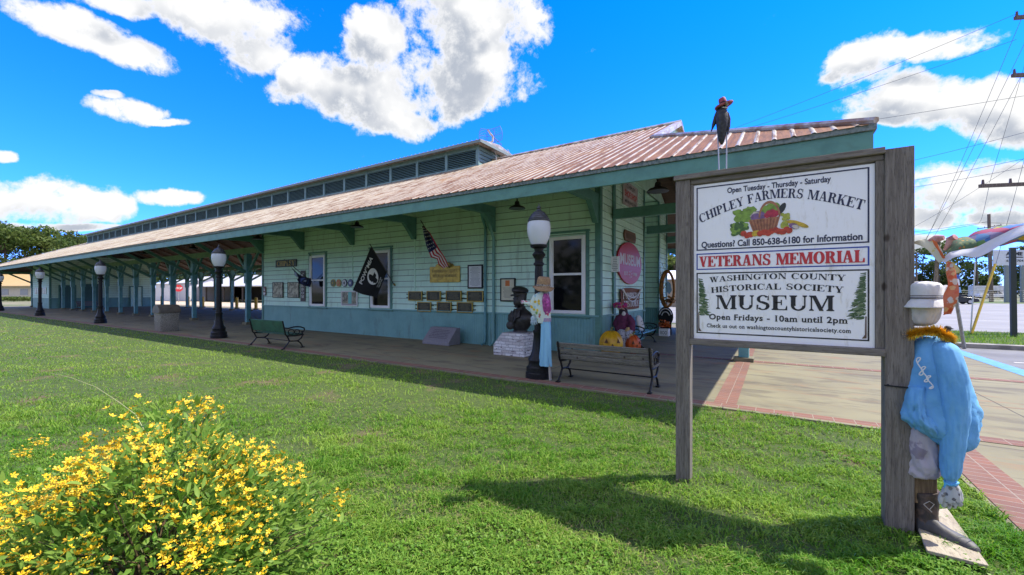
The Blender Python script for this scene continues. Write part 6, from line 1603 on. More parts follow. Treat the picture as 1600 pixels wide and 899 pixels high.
# dark tie round the post
mb = MB(); x_ = pr; mb.tube([(s3(1385, 598).x, YS - .07, s3(1385, 598).z), (pr - .08, YS - .072, s3(1400, 601).z), (pr + .08, YS - .072, s3(1415, 603).z), (pr + .16, YS - .03, s3(1425, 606).z)], .005, 6)
tag(obj('tie_cord', mb, blackm), "dark cord tying the blue shirted scarecrow to the post", "cord")
# patchwork scarf blowing over the top
patch_m = flower_cloth("patchwork_scarf", (.06, .10, .26), [(.05, .16, .42), (.36, .07, .14), (.46, .34, .04), (.07, .08, .20), (.12, .24, .08), (.10, .22, .40), (.22, .18, .30)], 20, .75)
sc0 = s3(1462, 420); t = thing('blown_scarf', sc0, "patchwork and white scarf blowing sideways above the scarecrow's hat", "scarf")
def lerp_path(P, q):
    f = q * (len(P) - 1); i = min(int(f), len(P) - 2); fr = f - i
    p0, p1, p2, p3 = P[max(i - 1, 0)], P[i], P[i + 1], P[min(i + 2, len(P) - 1)]
    return tuple(.5 * ((2 * b_) + (-a + c_) * fr + (2 * a - 5 * b_ + 4 * c_ - d_) * fr * fr + (-a + 3 * b_ - 3 * c_ + d_) * fr ** 3) for a, b_, c_, d_ in zip(p0, p1, p2, p3))
def ribbon(name, A, B, mat, amp=.0, fr=9, nu=40, nv=10, bow=0.0):
    """cloth between two image paths given as (u, v, depth offset in m)"""
    def f(s, q):
        a, b_ = lerp_path(A, s), lerp_path(B, s)
        u, v, d = (x * (1 - q) + y * q for x, y in zip(a, b_))
        return s3(u, v, d + amp * math.sin(fr * s + 4 * q) - bow * math.sin(math.pi * q))
    mb = MB(); mb.grid(f, nu, nv)
    mb.grid(lambda s, q: Vector(f(1 - s, q)) + Vector((0, .004, -.001)), nu, nv)
    return obj(name, mb, mat, t, smooth=180)
wcl = cres("white_scarf_cloth", (.66, .66, .68), (.58, .58, .62), 8, bump=.15)
ribbon('white_hem', [(1462, 411, -.12), (1472, 398, -.12), (1490, 393, -.12), (1510, 390, -.13), (1530, 380, -.14), (1550, 370, -.15), (1575, 359, -.16), (1612, 351, -.18)],
       [(1466, 412, -.14), (1478, 405, -.15), (1492, 403, -.16), (1510, 405, -.17), (1526, 398, -.18), (1545, 386, -.18), (1575, 372, -.20), (1612, 361, -.22)], wcl, .006)
ribbon('patterned_cloth', [(1510, 371, -.02), (1524, 362, -.02), (1545, 357, -.02), (1570, 353, -.03), (1590, 351, -.04), (1612, 348, -.05)],
       [(1511, 392, -.08), (1528, 388, -.09), (1548, 379, -.1), (1570, 367, -.11), (1590, 359, -.12), (1612, 352, -.14)], patch_m, .008, bow=.05)
ribbon('patterned_flap', [(1545, 382, -.12), (1565, 374, -.13), (1590, 366, -.14), (1612, 361, -.16)], [(1545, 386, -.05), (1562, 385, -.04), (1585, 379, -.03), (1600, 381, -.02)], patch_m, .008)
ribbon('green_cloth', [(1470, 393, -.02), (1484, 378, -.02), (1500, 371, -.02), (1514, 370, -.02)], [(1474, 400, -.09), (1490, 395, -.10), (1504, 391, -.10), (1516, 391, -.10)], flower_cloth("green_print", (.10, .16, .09), [(.45, .25, .05), (.30, .08, .05), (.25, .3, .12)], 40, .3), .006, bow=.04)
mb = MB(); mb.tube([s3(1452, 378, -.02), s3(1460, 374, -.04), s3(1470, 373, -.06)], [4 * K, 6 * K, 3.5 * K], 12); mb.tube([s3(1473, 392, -.05), s3(1476, 383, -.07), s3(1478, 376, -.08), s3(1484, 373, -.10)], [2.6 * K, 3.4 * K, 4.2 * K, 4.6 * K], 12); obj('rolled_knot', mb, M("pink_knot_cloth", (.55, .33, .32), .85, col2=(.40, .16, .15), scale=22), t, smooth=60)
cream = flower_cloth("cream_print", (.60, .58, .44), [(.55, .52, .2), (.6, .35, .3), (.62, .6, .5)], 30, .3)
ribbon('cream_wing', [(1418, 379, .05), (1430, 381, 0), (1446, 392, -.05), (1460, 412, -.10)], [(1424, 381, .02), (1442, 374, -.02), (1460, 385, -.08), (1466, 408, -.12)], cream, .01)
ribbon('yellow_tail', [(1470, 408, -.10), (1480, 412, -.11), (1492, 425, -.12)], [(1474, 430, -.05), (1482, 429, -.07), (1491, 427, -.10)], flower_cloth("yellow_print", (.58, .52, .25), [(.6, .3, .15), (.55, .5, .3), (.3, .35, .15)], 36, .36), .006, nu=14)
orange = flower_cloth("orange_print", (.60, .16, .07), [(.62, .5, .42), (.58, .10, .03), (.65, .35, .15), (.6, .12, .05)], 34, .5)
ribbon('orange_tail', [(1466, 412, -.17), (1463, 430, -.20), (1462, 446, -.22), (1456, 460, -.24), (1455, 474, -.24), (1456, 490, -.22)], [(1470, 412, -.18), (1475, 430, -.22), (1476, 446, -.25), (1473, 462, -.27), (1471, 476, -.26), (1466, 488, -.24)], orange, .012, 12)
ribbon('orange_tie', [(1449, 376, -.10), (1452, 386, -.11), (1458, 396, -.12), (1462, 406, -.14)], [(1455, 381, -.11), (1458, 390, -.12), (1462, 398, -.13), (1465, 406, -.15)], M("orange_tie_cloth", (.60, .13, .03), .8), .004, nu=14)
mb = MB(); mb.tube([s3(1447, 482, .02), s3(1466, 412, -.05), s3(1478, 372, -.05), s3(1485, 345, -.05)], .004, 5) if False else mb.bar(s3(1466, 500, .10), s3(1468, 370, .02), .018, .018); obj('support_stick', mb, grey_timber, t)
# plank on the ground
mb = MB(); qq = [G(*p) for p in ((1426, 806), (1480, 801), (1546, 893), (1448, 868), (1436, 836))]
mb.prism([(p.x, p.y, .010) for p in qq], (0, 0, .022)); tag(obj('plank', mb, timber("pale_plank", (.42, .37, .27), (.33, .28, .20), (.22, .18, .13), 5, (5, .8, 1)), bevel=.004), "pale bare plank lying in the grass under the scarecrow's boot", "plank")

# ------------------------------------------------------------------ across the road and beyond
def post_thing(name, label, cat, a, b_, r, mat, n=10, grp=None):
    t = thing(name, (a.x, a.y, a.z), label, cat, grp); mb = MB(); mb.tube([a, b_], r, n); obj('shaft', mb, mat, t, smooth=60); return t
a = G(1507, 545); K1 = 11.9
t = thing('parking_sign', a, "leaning pale post with small blue and white parking signs", "sign")
b_ = a + (DP(1487, 428, a.dot(FWD) - .1) - a); mb = MB(); mb.bar(a, b_, .07, .04); obj('post', mb, steel, t)
dd = (b_ - a).normalized(); bl_ = M("sign_blue", (.04, .12, .45), .4); lb_ = M("sign_light_blue", (.25, .50, .75), .4)
sdv = Vector((math.cos(YAW), math.sin(YAW), 0)); up_ = dd
def plate(parent, name, c_, wd, ht, mt, th=.012):
    mb = MB(); c_ = Vector(c_); nrm = sdv.cross(up_).normalized()
    mb.prism([c_ + sdv * (sx * wd / 2) + up_ * (sz * ht / 2) for sx, sz in ((-1, -1), (1, -1), (1, 1), (-1, 1))], nrm * th if nrm.dot(FWD) < 0 else -nrm * th); return obj(name, mb, mt, parent)
nf_ = -FWD * .035
plate(t, 'plate', b_ - dd * .18 + nf_, .26, .30, white); plate(t, 'blue_field', b_ - dd * .09 + nf_ * 1.5, .26, .11, bl_); plate(t, 'lower_plate', b_ - dd * .46 + nf_, .27, .16, lb_)
mb = MB(); P_, w_ = text2d("P", .03)
c_ = b_ - dd * .22 + nf_ * 1.6
put(mb, fit(P_, w_, -.04, .04, .11, -.05, .73), lambda x, y, k: c_ + sdv * x + up_ * y); obj('symbol', mb, bl_, t)
a = DP(1516.5, 525, 15.2); a.z = .09; b_ = DP(1524, 409, 15.4); post_thing('white_rod', "slim white rod standing in the verge beside the yellow guy cover", "rod", a, b_, .022, M("white_rod", (.6, .6, .58), .5))
a = DP(1518, 522, 15.0); a.z = .09; b_ = DP(1555, 413, 15.6); post_thing('guy_cover', "slanting yellow guy wire cover in the verge", "guy cover", a, b_, .04, M("yellow_guard", (.58, .38, .02), .5))
guy_top = DP(1640, 160, 17.2)
a = DP(1584, 530, 14.0); a.z = .09; b_ = DP(1582, 388, 14.0); t = thing('dark_post', a, "square dark green post standing in the verge before the white billboard", "post"); mb = MB(); mb.bar(a, b_, .13, .13); obj('shaft', mb, M("dark_post", (.035, .045, .04), .6), t)
mb = MB(); mb.bar(b_ - Vector((0, 0, .0)), b_ + Vector((0, 0, .02)), .15, .15); obj('top_cap', mb, steel, t)
# billboard
Zb = 62
c0, c1 = DP(1553, 415, Zb), DP(1607, 391, Zb)
t = thing('billboard', DP(1578, 468, Zb), "white roadside billboard with black company name on grey poles", "billboard")
def bbp(x, y, k=0): q = DP(1553 + 54 * x, 415 - 24 * y, Zb - .16 - .01 * k); return q
mb = MB(); mb.prism([bbp(0, 0), bbp(1, 0), bbp(1, 1), bbp(0, 1)], FWD * .15); obj('face', mb, M("billboard_white", (.60, .62, .66), .5), t)
mb = MB(); P_, w_ = text2d("ACME", .05); put(mb, fit(P_, w_, .36, .83, .22, .66, .73), lambda x, y, k: bbp(x, y, k + 2)); mb.poly([bbp(.35, .50, 2), bbp(.85, .50, 2), bbp(.85, .57, 2), bbp(.35, .57, 2)]); P_, w_ = text2d("638-7704", .02); put(mb, fit(P_, w_, .36, .86, .15, .24, .73), lambda x, y, k: bbp(x, y, k + 2)); obj('lettering', mb, blackp, t)
for u in (1573, 1598): mb = MB(); a = DP(u, 416, Zb); mb.tube([(a.x, a.y, 0), a], .28, 10); obj('pole', mb, M("pale_pole", (.22, .25, .24), .7), t)
# utility poles and wires
woodp = M("utility_pole_wood", (.17, .13, .11), .9, col2=(.10, .075, .06), scale=6, stretch=(4, 4, .4))
ins = M("insulator", (.09, .05, .05), .4)
def upole(label, u, Z, vtop, arms, r=.15, lean=0):
    a = DP(u, HOR, Z); top = DP(u + lean, vtop, Z); t = thing('utility_pole', (a.x, a.y, 0), label, "utility pole", "utility poles")
    mb = MB(); mb.tube([(a.x, a.y, -.05), top], [r, r * .7], 12); obj('pole', mb, woodp, t, smooth=60)
    for v, u0, u1, tilt in arms:
        p0, p1 = DP(u0, v + tilt, Z - .1), DP(u1, v, Z - .1); mb = MB(); mb.bar(p0, p1, .10, .12); ar = obj('crossarm', mb, woodp, t)
        mb = MB()
        for q in (.03, .3, .7, .97):
            p = p0.lerp(p1, q); mb.tube([p, p + Vector((0, 0, .22))], [.05, .03], 6)
        obj('insulator', mb, ins, ar)
    return t
upole("distant utility pole with a sagging crossarm above the parked white truck", 1549, 66, 335, ((352, 1527, 1565, 6),), .27, -4)
upole("tall near utility pole with three crossarms at the edge of the road", 1630, 15, -40, ((22, 1586, 1676, 6), (116, 1582, 1676, 2), (284, 1531, 1690, 7)), .17)
upole("utility pole standing behind the depot roof", 1096, 36, 212, ((222, 1080, 1112, 0),), .16)
upole("far utility pole beside the treeline across the road", 1432, 95, 395, ((402, 1424, 1440, 0),), .2)
wire_m = M("wire", (.05, .05, .055), .5)
WIRES = [((1096, 219, 36), (1588, 22, 15)), ((1100, 220, 36), (1588, 62, 15)), ((1432, 402, 95), (1600, 20, 15)), ((1428, 402, 95), (1606, 58, 15)), ((1436, 402, 95), (1594, 122, 15)),
         ((1104, 221, 36), (1600, 150, 15.2)), ((1310, 272, 42), (1620, 202, 15)), ((1310, 296, 42), (1612, 246, 15)), ((1310, 305, 42), (1600, 262, 15)), ((1390, 372, 45), (1600, 248, 15)),
         ((1530, 346, 66), (1546, 288, 15)), ((1546, 286, 15), (1602, 98, 15)), ((1556, 413, 15.6), (1640, 100, 17)), ((1530, 348, 66), (1900, 352, 70)), ((1530, 350, 66), (1400, 372, 75)), ((1546, 348, 66), (1900, 344, 70)), ((1546, 346, 66), (1400, 366, 75))]
for (p, q) in WIRES:
    a, b_ = DP(*p), DP(*q); L = (b_ - a).length; mb = MB(); n = 14
    rr = max(.011, .00042 * min(p[2], q[2]) * 1.1)
    ra, rb = max(.007, .00036 * p[2]), max(.007, .00036 * q[2])
    mb.tube([a.lerp(b_, i / n) - Vector((0, 0, .007 * L * 4 * (i / n) * (1 - i / n))) for i in range(n + 1)], [ra + (rb - ra) * i / n for i in range(n + 1)], 4)
    tag(obj('power_line', mb, wire_m), "thin dark overhead wire strung to the utility poles", "wire", "overhead wires")
# fence rail along the far side of the road
fz0 = 92
t = thing('wire_fence', (40, fz0, 0), "long low wire fence with pale top rail across the road", "fence")
mb = MB(); mb.tube([(12, fz0, 1.75), (190, fz0 + 3, 1.75)], .05, 5); obj('top_rail', mb, steel, t)
mb = MB()
for k in range(40): mb.tube([(12 + 4.5 * k, fz0 + .075 * k, 0), (12 + 4.5 * k, fz0 + .075 * k, 1.8)], .05, 5)
o = obj('fence_post', mb, steel, t)
mb = MB()
for k in range(180): mb.tube([(12 + k, fz0, 0), (12.5 + k, fz0, 1.75)], .012, 3)
for k in range(5): mb.tube([(12, fz0, .3 + .3 * k), (190, fz0 + 3, .3 + .3 * k)], .012, 3)
obj('mesh_wire', mb, steel, t)
# vehicles
tyre = M("tyre", (.012, .012, .013), .8); rimm = M("rim", (.45, .45, .47), .3, .7); carglass = M("car_glass", (.015, .018, .022), .08)
def vehicle(name, label, cat, loc, rz, prof, roofp, width, wheels, paint, wr, ext=()):
    """side profile swept across the width; x forward"""
    t = thing(name, loc, label, cat, None, rz); hw_ = width / 2
    rings = []
    for y, q in ((-hw_, .93), (-hw_ * .96, .98), (-hw_ * .6, 1), (hw_ * .6, 1), (hw_ * .96, .98), (hw_, .93)):
        rings.append([(x * (.985 + .015 * (q - .93) / .07), y, .30 + (z - .30) * q) for x, z in prof])
    mb = MB(); mb.loft(rings); obj('body', mb, paint, t, smooth=35, local=True, bevel=.03)
    rings = []
    for y, q in ((-hw_ * .80, 1), (hw_ * .80, 1)): rings.append([(x, y * (1.14 if z < 1.0 else .98), z) for x, z in roofp])
    mb = MB(); mb.loft(rings); cb_ = obj('cabin', mb, carglass, t, local=True, bevel=.04)
    top = max(z for x, z in roofp); xs_ = [x for x, z in roofp if z > top - .08]
    mb = MB(); mb.box(min(xs_) - .06, max(xs_) + .06, -hw_ * .80, hw_ * .80, top - .02, top + .035); obj('roof', mb, paint, t, local=True, bevel=.03)
    for s in (-1, 1):
        mb = MB()
        for a_, c_ in zip(roofp, roofp[1:]):
            if abs(a_[0] - c_[0]) > .15 and max(a_[1], c_[1]) > 1.1 and abs(a_[1] - c_[1]) > .1: mb.bar((a_[0], s * hw_ * .86, a_[1]), (c_[0], s * hw_ * .80, c_[1]), .06, .06)
        xm = sum(xs_) / len(xs_); mb.bar((xm, s * hw_ * .90, roofp[0][1]), (xm, s * hw_ * .80, top), .05, .07)
        obj('pillar', mb, paint, t, local=True)
    for x in wheels:
        for s in (-1, 1):
            mb = MB(); m4 = [(wr * math.cos(a), wr * math.sin(a)) for a in [2 * math.pi * i / 20 for i in range(20)]]
            mb.prism([(x + c_, s * (hw_ + .01), wr + z) for c_, z in m4], (0, -s * .2, 0)); wh = obj('wheel', mb, tyre, t, local=True)
            mb = MB(); mb.prism([(x + c_ * .62, s * (hw_ + .012), wr + z * .62) for c_, z in m4], (0, s * .012, 0)); obj('rim', mb, rimm, wh, local=True)
    x0, x1 = min(x for x, z in prof), max(x for x, z in prof)
    for s in (-1, 1):
        mb = MB(); mb.ell((x1 - .08, s * hw_ * .72, .68), (.09, .16, .07), 12, 8); obj('headlight', mb, M("headlight", (.7, .7, .7), .15), t, local=True)
        mb = MB(); mb.ell((x0 + .05, s * hw_ * .74, .80), (.05, .14, .08), 12, 8); obj('tail_light', mb, M("tail_light", (.4, .02, .02), .2), t, local=True)
        mb = MB(); mb.box(roofp[-1][0] - .35, roofp[-1][0] - .18, s * (hw_ + .02), s * (hw_ + .16), .98, 1.1); obj('mirror', mb, paint, t, local=True, bevel=.02)
    mb = MB(); mb.box(x1 - .06, x1 + .05, -hw_ * .85, hw_ * .85, .32, .52); obj('bumper', mb, M("bumper", (.06, .06, .065), .5), t, local=True, bevel=.02)
    return t
prof = [(-2.25, .35), (-2.3, .62), (-2.22, .92), (-1.6, 1.0), (.75, .98), (1.7, .84), (2.18, .70), (2.25, .48), (2.18, .3), (1.8, .26), (-1.9, .26)]
roofp = [(-1.85, .96), (-1.05, 1.36), (-.2, 1.44), (.35, 1.38), (1.25, .93)]
cp = DP(1488, HOR, 55)
vehicle('parked_car', "dark grey hatchback passing on the road behind the white hat", "car", (cp.x, cp.y, -.02), R(8), prof, roofp, 1.8, (-1.38, 1.36), M("car_paint_dark", (.022, .025, .032), .25, .3, spec=.6), .33)
prof2 = [(-2.7, .45), (-2.75, 1.0), (-2.7, 1.12), (-.9, 1.12), (.6, 1.15), (1.2, 1.12), (2.2, 1.02), (2.6, .9), (2.65, .5), (2.3, .38), (-2.2, .38)]
roof2 = [(-.95, 1.12), (-.85, 1.78), (.1, 1.86), (.45, 1.82), (1.15, 1.12)]
tp = DP(1553, HOR, 95); vehicle('pickup_truck', "white pickup truck parked by the fence below the distant pole", "truck", (tp.x, tp.y, 0), R(8), prof2, roof2, 1.95, (-1.7, 1.75), M("truck_white", (.66, .67, .68), .35), .4)
bp_ = DP(1542, HOR, 101); t = thing('box_trailer', (bp_.x, bp_.y, 0), "plain white box trailer behind the white pickup", "trailer", None, R(8))
mb = MB(); mb.box(-2.9, 2.9, -1.1, 1.1, .6, 3.0); obj('box', mb, M("trailer_white", (.62, .63, .64), .5, col2=(.5, .5, .52), scale=2), t, local=True, bevel=.05)
mb = MB(); mb.box(-2.8, 2.8, -1.0, 1.0, .45, .598); mb.box(2.9, 4.2, -.08, .08, .45, .55); obj('chassis', mb, blackm, t, local=True)
for s in (-1, 1):
    mb = MB(); mb.prism([(-.3 + .38 * math.cos(a), s * 1.0, .38 + .38 * math.sin(a)) for a in [2 * math.pi * i / 18 for i in range(18)]], (0, s * .2, 0)); obj('wheel', mb, tyre, t, local=True)
# ------------------------------------------------------------------ behind the pavilion
def house(name, label, cat, x0, x1, y0, y1, hz, rz_, wm, rm, over=.5, openf=None, wins=(), ridge='x'):
    t = thing(name, ((x0 + x1) / 2, (y0 + y1) / 2, 0), label, cat)
    mb = MB()
    if openf: mb.box(x0, x1, y1 - .15, y1, 0, hz); mb.box(x0, x0 + .15, y0, y1 - .151, 0, hz); mb.box(x1 - .15, x1, y0, y1 - .151, 0, hz)
    else: mb.box(x0, x1, y0, y1, 0, hz)
    ym = (y0 + y1) / 2
    for x in (x0 + .001, x1 - .101): mb.prism([(x, y0, hz), (x, y1, hz), (x, ym, rz_ - .1)], (.1, 0, 0))
    obj('wall', mb, wm, t)
    mb = MB(); th = .12
    for s in (1, -1):
        f_ = (lambda y: y) if s > 0 else (lambda y: 2 * ym - y)
        mb.prism([(x0 - over, f_(y0 - over), hz - .1), (x0 - over, f_(ym - .001 * 1), rz_), (x0 - over, f_(ym - .001), rz_ + th), (x0 - over, f_(y0 - over), hz - .1 + th)], (x1 - x0 + 2 * over, 0, 0))
    obj('roof', mb, rm, t)
    for a, b_, c_, d_ in wins: mb = MB(); mb.box(a, b_, y0 - .03, y0 - .001, c_, d_); obj('window', mb, carglass, t)
    return t
whitetin = M("white_tin_roof", (.58, .58, .60), .5, col2=(.48, .48, .50), scale=2, stretch=(4, .3, 1))
a, b_ = W(296, 470, 33), W(412, 470, 33)
t = house('open_barn', "open fronted dark barn with white tin roof seen through the pavilion", "barn", a.x, b_.x, 33, 41, 2.5, 4.3, M("barn_boards", (.075, .062, .052), .9), whitetin, .8, openf=True)
for k in range(5): mb = MB(); x = a.x + .1 + (b_.x - a.x - .3) * k / 4; mb.box(x, x + .2, 33, 33.2, 0, 2.45); obj('post', mb, M("barn_post", (.12, .10, .09), .9), t)
r_ = random.Random(4)
for k, (cx, cz, w_, h_, cc, lb, nm) in enumerate(((-52.5, .0, 1.6, 1.0, (.55, .55, .57), "white board leaning inside the open barn", 'white_board'), (-60, 0, 1.2, .8, (.12, .10, .09), "dark stack of junk inside the open barn", 'junk_stack'), (-47.5, 0, 1.0, .9, (.22, .18, .15), "brown crate near the right end of the open barn", 'crate'))):
    t = thing(nm, (cx, 34.5, 0), lb, nm.replace('_', ' ')); mb = MB(); mb.prism([(cx - w_ / 2, 34.4, 0), (cx + w_ / 2, 34.4, 0), (cx + w_ / 2, 34.7, h_), (cx - w_ / 2, 34.7, h_)], (0, .12, 0)); obj('board', mb, M(nm + "_mat", cc, .7), t)
    mb = MB(); mb.bar((cx - w_ / 2, 35.0, 0), (cx, 34.75, h_ * .8), .08, .08); obj('prop', mb, M("prop_wood", (.2, .15, .1), .8), t)
a, b_ = W(243, 470, 30), W(267, 470, 30); house('white_shed', "small white metal shed beyond the pavilion columns", "shed", a.x, b_.x, 30, 36, 3.0, 3.7, M("shed_white", (.60, .62, .66), .6), whitetin, .3)
a, b_ = W(275, 470, 31), W(300, 470, 31); house('grey_shed', "pale grey shed beside the open barn", "shed", a.x, b_.x - 1, 31, 38, 3.1, 4.2, M("shed_grey", (.50, .50, .54), .6), whitetin, .4)
a = W(279, 478, 26.5); t = thing('stop_sign', (a.x, a.y, 0), "red stop sign on a thin post beyond the pavilion", "road sign")
mb = MB(); mb.bar((a.x, a.y, 0), (a.x, a.y, 2.1), .07, .07); obj('post', mb, steel, t)
sg = DP(279, 450.5, (a - CAM).dot(FWD)); nn = -(sg - CAM); nn.z = 0; nn.normalize(); rr_ = Vector((-nn.y, nn.x, 0)); ro = .55
mb = MB(); mb.prism([sg + rr_ * (ro * math.cos(a_)) + Vector((0, 0, ro * math.sin(a_))) + nn * .06 for a_ in [math.pi / 8 + math.pi / 4 * i for i in range(8)]], -nn * .02); obj('plate', mb, M("stop_red", (.50, .025, .03), .5), t)
mb = MB(); P_, w_ = text2d("STOP", .03); put(mb, fit(P_, w_, -.42, .42, .3, -.15, .73), lambda x, y, k: sg + rr_ * x + Vector((0, 0, y)) + nn * (.065 + .002 * k)); obj('lettering', mb, wprint, t)
bol = M("yellow_bollard", (.56, .36, .03), .6, col2=(.42, .26, .03), scale=8)
for k, (u, lb) in enumerate(((253, "yellow bollard farthest from the long wall, beyond the pavilion"), (273, "second yellow bollard from the far end of the row"), (294, "third yellow bollard from the far end, right of the stop sign"), (317, "middle yellow bollard of the row beyond the pavilion"), (370, "yellow bollard next to the last one beside the long wall"), (400, "yellow bollard nearest the long wall, beyond the pavilion"))):
    q = W(u, 470, 19.4); t = thing('bollard', (q.x, 19.4, 0), lb, "bollard", "yellow bollards behind the pavilion")
    mb = MB(); mb.lathe([(.13, 0), (.13, 1.0), (.11, 1.07), (.05, 1.10)], c=(q.x, 19.4, 0), n=16); obj('post', mb, bol, t, smooth=40)
    mb = MB(); mb.lathe([(.22, 0), (.20, .10), (.14, .11)], c=(q.x, 19.4, 0), n=16); obj('footing', mb, conc, t)
a, b_ = W(-60, 470, 16), W(50, 470, 16)
xh = G(20, 470.5); hx0, hx1 = DP(-70, HOR, 78), DP(50, HOR, 78)
t = thing('tan_house', (hx1.x, hx1.y, 0), "low cream house with tan metal roof beyond the left end of the depot", "house", None, R(20))
mb = MB(); mb.box(-16, 1, 0, 9, 0, 2.7); mb.prism([(.9, 0, 2.7), (.9, 9, 2.7), (.9, 4.5, 4.7)], (.1, 0, 0)); obj('wall', mb, M("cream_siding", (.60, .55, .44), .7), t, local=True)
mb = MB(); mb.prism([(-16.6, -.9, 2.55), (-16.6, 4.5, 5.0), (-16.6, 4.5, 5.15), (-16.6, -.9, 2.7)], (18.2, 0, 0)); mb.prism([(-16.6, 9.9, 2.55), (-16.6, 4.501, 5.0), (-16.6, 4.501, 5.15), (-16.6, 9.9, 2.7)], (18.2, 0, 0)); obj('roof', mb, M("tan_metal_roof", (.55, .38, .17), .5, col2=(.48, .32, .14), scale=2, stretch=(5, .4, 1)), t, local=True)
for k in range(3): mb = MB(); mb.box(-13 + 5 * k, -11 + 5 * k, -.04, -.001, 1, 2.1); obj('window', mb, M("house_window", (.30, .31, .33), .3), t, local=True)
# building glimpsed through the open right end
a = DP(1050, HOR, 46); house('tan_building', "tan building with white eaves glimpsed beyond the autumn display", "building", a.x - 1, a.x + 9, a.y, a.y + 8, 3.0, 4.0, M("tan_wall", (.33, .27, .19), .8), white, .5)
# ------------------------------------------------------------------ grass
rng = np.random.default_rng(3)
def lawn_points(n):
    out = []
    while sum(len(a) for a in out) < n:
        u = rng.uniform(-60, 1640, n * 2); v = rng.uniform(484, 960, n * 2)
        s = (u - 800) / FOC; t = HC / ((v - HOR) / FOC)
        x = (-math.sin(YAW) + math.cos(YAW) * s) * t; y = (math.cos(YAW) + math.sin(YAW) * s) * t
        k = (x < LAWN_X + .02) & (y < LAWN_Y + .02) & (x > -75)
        out.append(np.stack([x[k], y[k], t[k]], 1))
    return np.concatenate(out)[:n]
P = lawn_points(370000)
def fbm(x, y, f, seed):
    r = np.random.default_rng(seed); z = np.zeros_like(x)
    for o in range(5):
        for _ in range(3):
            a = r.uniform(0, 2 * np.pi); ph = r.uniform(0, 6.28); ff = f * 2 ** o * r.uniform(.7, 1.3)
            z += np.sin((x * np.cos(a) + y * np.sin(a)) * ff + ph) / 2 ** o / 3
    return z
bare = [G(880, 650), G(1330, 690), G(1010, 600), G(330, 655), G(560, 640), G(700, 720), G(120, 600), G(1440, 860), G(1075, 750)]
den = np.clip(.55 + .5 * fbm(P[:, 0], P[:, 1], 1.6, 1) + .45 * fbm(P[:, 0], P[:, 1], 9, 12) + .25 * fbm(P[:, 0], P[:, 1], 26, 14), .16, 1)
for b in bare: den *= 1 - .8 * np.exp(-(((P[:, 0] - b.x) / .5) ** 2 + ((P[:, 1] - b.y) / .22) ** 2))
den = np.maximum(den, np.clip((P[:, 2] - 5) / 6, 0, .85)); P = P[rng.uniform(0, 1, len(P)) < den]
n = len(P); x, y, t = P.T
tall = (fbm(x, y, 2.6, 5) > .75) & (rng.uniform(0, 1, n) < .5)
L = rng.uniform(.022, .055, n) * np.where(tall, 1.7, 1.0) * np.clip(1 + .35 * fbm(x, y, 3.0, 8) + .75 * fbm(x, y, 14, 13), .40, 2.4); wd = np.maximum(rng.uniform(.0024, .0056, n), .00050 * t)
a = rng.uniform(0, 2 * np.pi, n); lean = rng.uniform(.5, 1.5, n); la = rng.uniform(0, 2 * np.pi, n)
dx, dy = np.cos(a) * wd, np.sin(a) * wd; lx, ly = np.cos(la) * lean * L, np.sin(la) * lean * L
z0 = np.full(n, -.014)
V = np.stack([np.stack([x - dx, y - dy, z0], 1), np.stack([x + dx, y + dy, z0], 1),
              np.stack([x - dx * .8 + lx * .35, y - dy * .8 + ly * .35, z0 + L * .6], 1), np.stack([x + dx * .8 + lx * .35, y + dy * .8 + ly * .35, z0 + L * .6], 1),
              np.stack([x + lx, y + ly, z0 + L * (1 - .4 * lean)], 1)], 1).reshape(-1, 3)
b0 = np.arange(n)[:, None] * 5
F = np.stack([b0 + [0, 1, 3], b0 + [0, 3, 2], b0 + [2, 3, 4]], 1).reshape(-1, 3)
tint = np.clip(.42 + .28 * np.clip((-x - 3) / 10, 0, 1) + .22 * fbm(x, y, .9, 2) + .22 * fbm(x, y, 5, 9) + .2 * fbm(x, y, 1.9, 17) + rng.normal(0, .26, n), 0, 1)  # yellower to the left: the far blades' sunlit look put into the colour
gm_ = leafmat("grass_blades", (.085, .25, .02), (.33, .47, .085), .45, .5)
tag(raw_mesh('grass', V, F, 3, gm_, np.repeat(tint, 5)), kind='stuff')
# dry clippings lying in the lawn and broad leaved weeds
Q = lawn_points(60000); Q = Q[rng.uniform(0, 1, len(Q)) < np.clip(.22 + .5 * fbm(Q[:, 0], Q[:, 1], 1.3, 31), 0, .8)]
n = len(Q); a = rng.uniform(0, 6.28, n); L2 = rng.uniform(.012, .035, n); w2 = np.maximum(.0016, .0004 * Q[:, 2]); z = rng.uniform(.004, .026, n)
cx, cy = np.cos(a), np.sin(a); tz = rng.uniform(-.006, .008, n)
V = np.stack([np.stack([Q[:, 0] - cx * L2, Q[:, 1] - cy * L2, z - tz], 1), np.stack([Q[:, 0] - cy * w2, Q[:, 1] + cx * w2, z], 1), np.stack([Q[:, 0] + cx * L2, Q[:, 1] + cy * L2, z + tz], 1), np.stack([Q[:, 0] + cy * w2, Q[:, 1] - cx * w2, z], 1)], 1).reshape(-1, 3)
tag(raw_mesh('dry_clippings', V, np.arange(n * 4).reshape(-1, 4), 4, leafmat("dry_grass", (.34, .30, .13), (.22, .17, .08), .2, .8), np.repeat(rng.uniform(0, 1, n), 4)), kind='stuff')
Q = lawn_points(14000); Q = Q[(fbm(Q[:, 0], Q[:, 1], 2.2, 41) > .30) & (Q[:, 2] < 9)]; wv, wf, wt_ = [], [], []
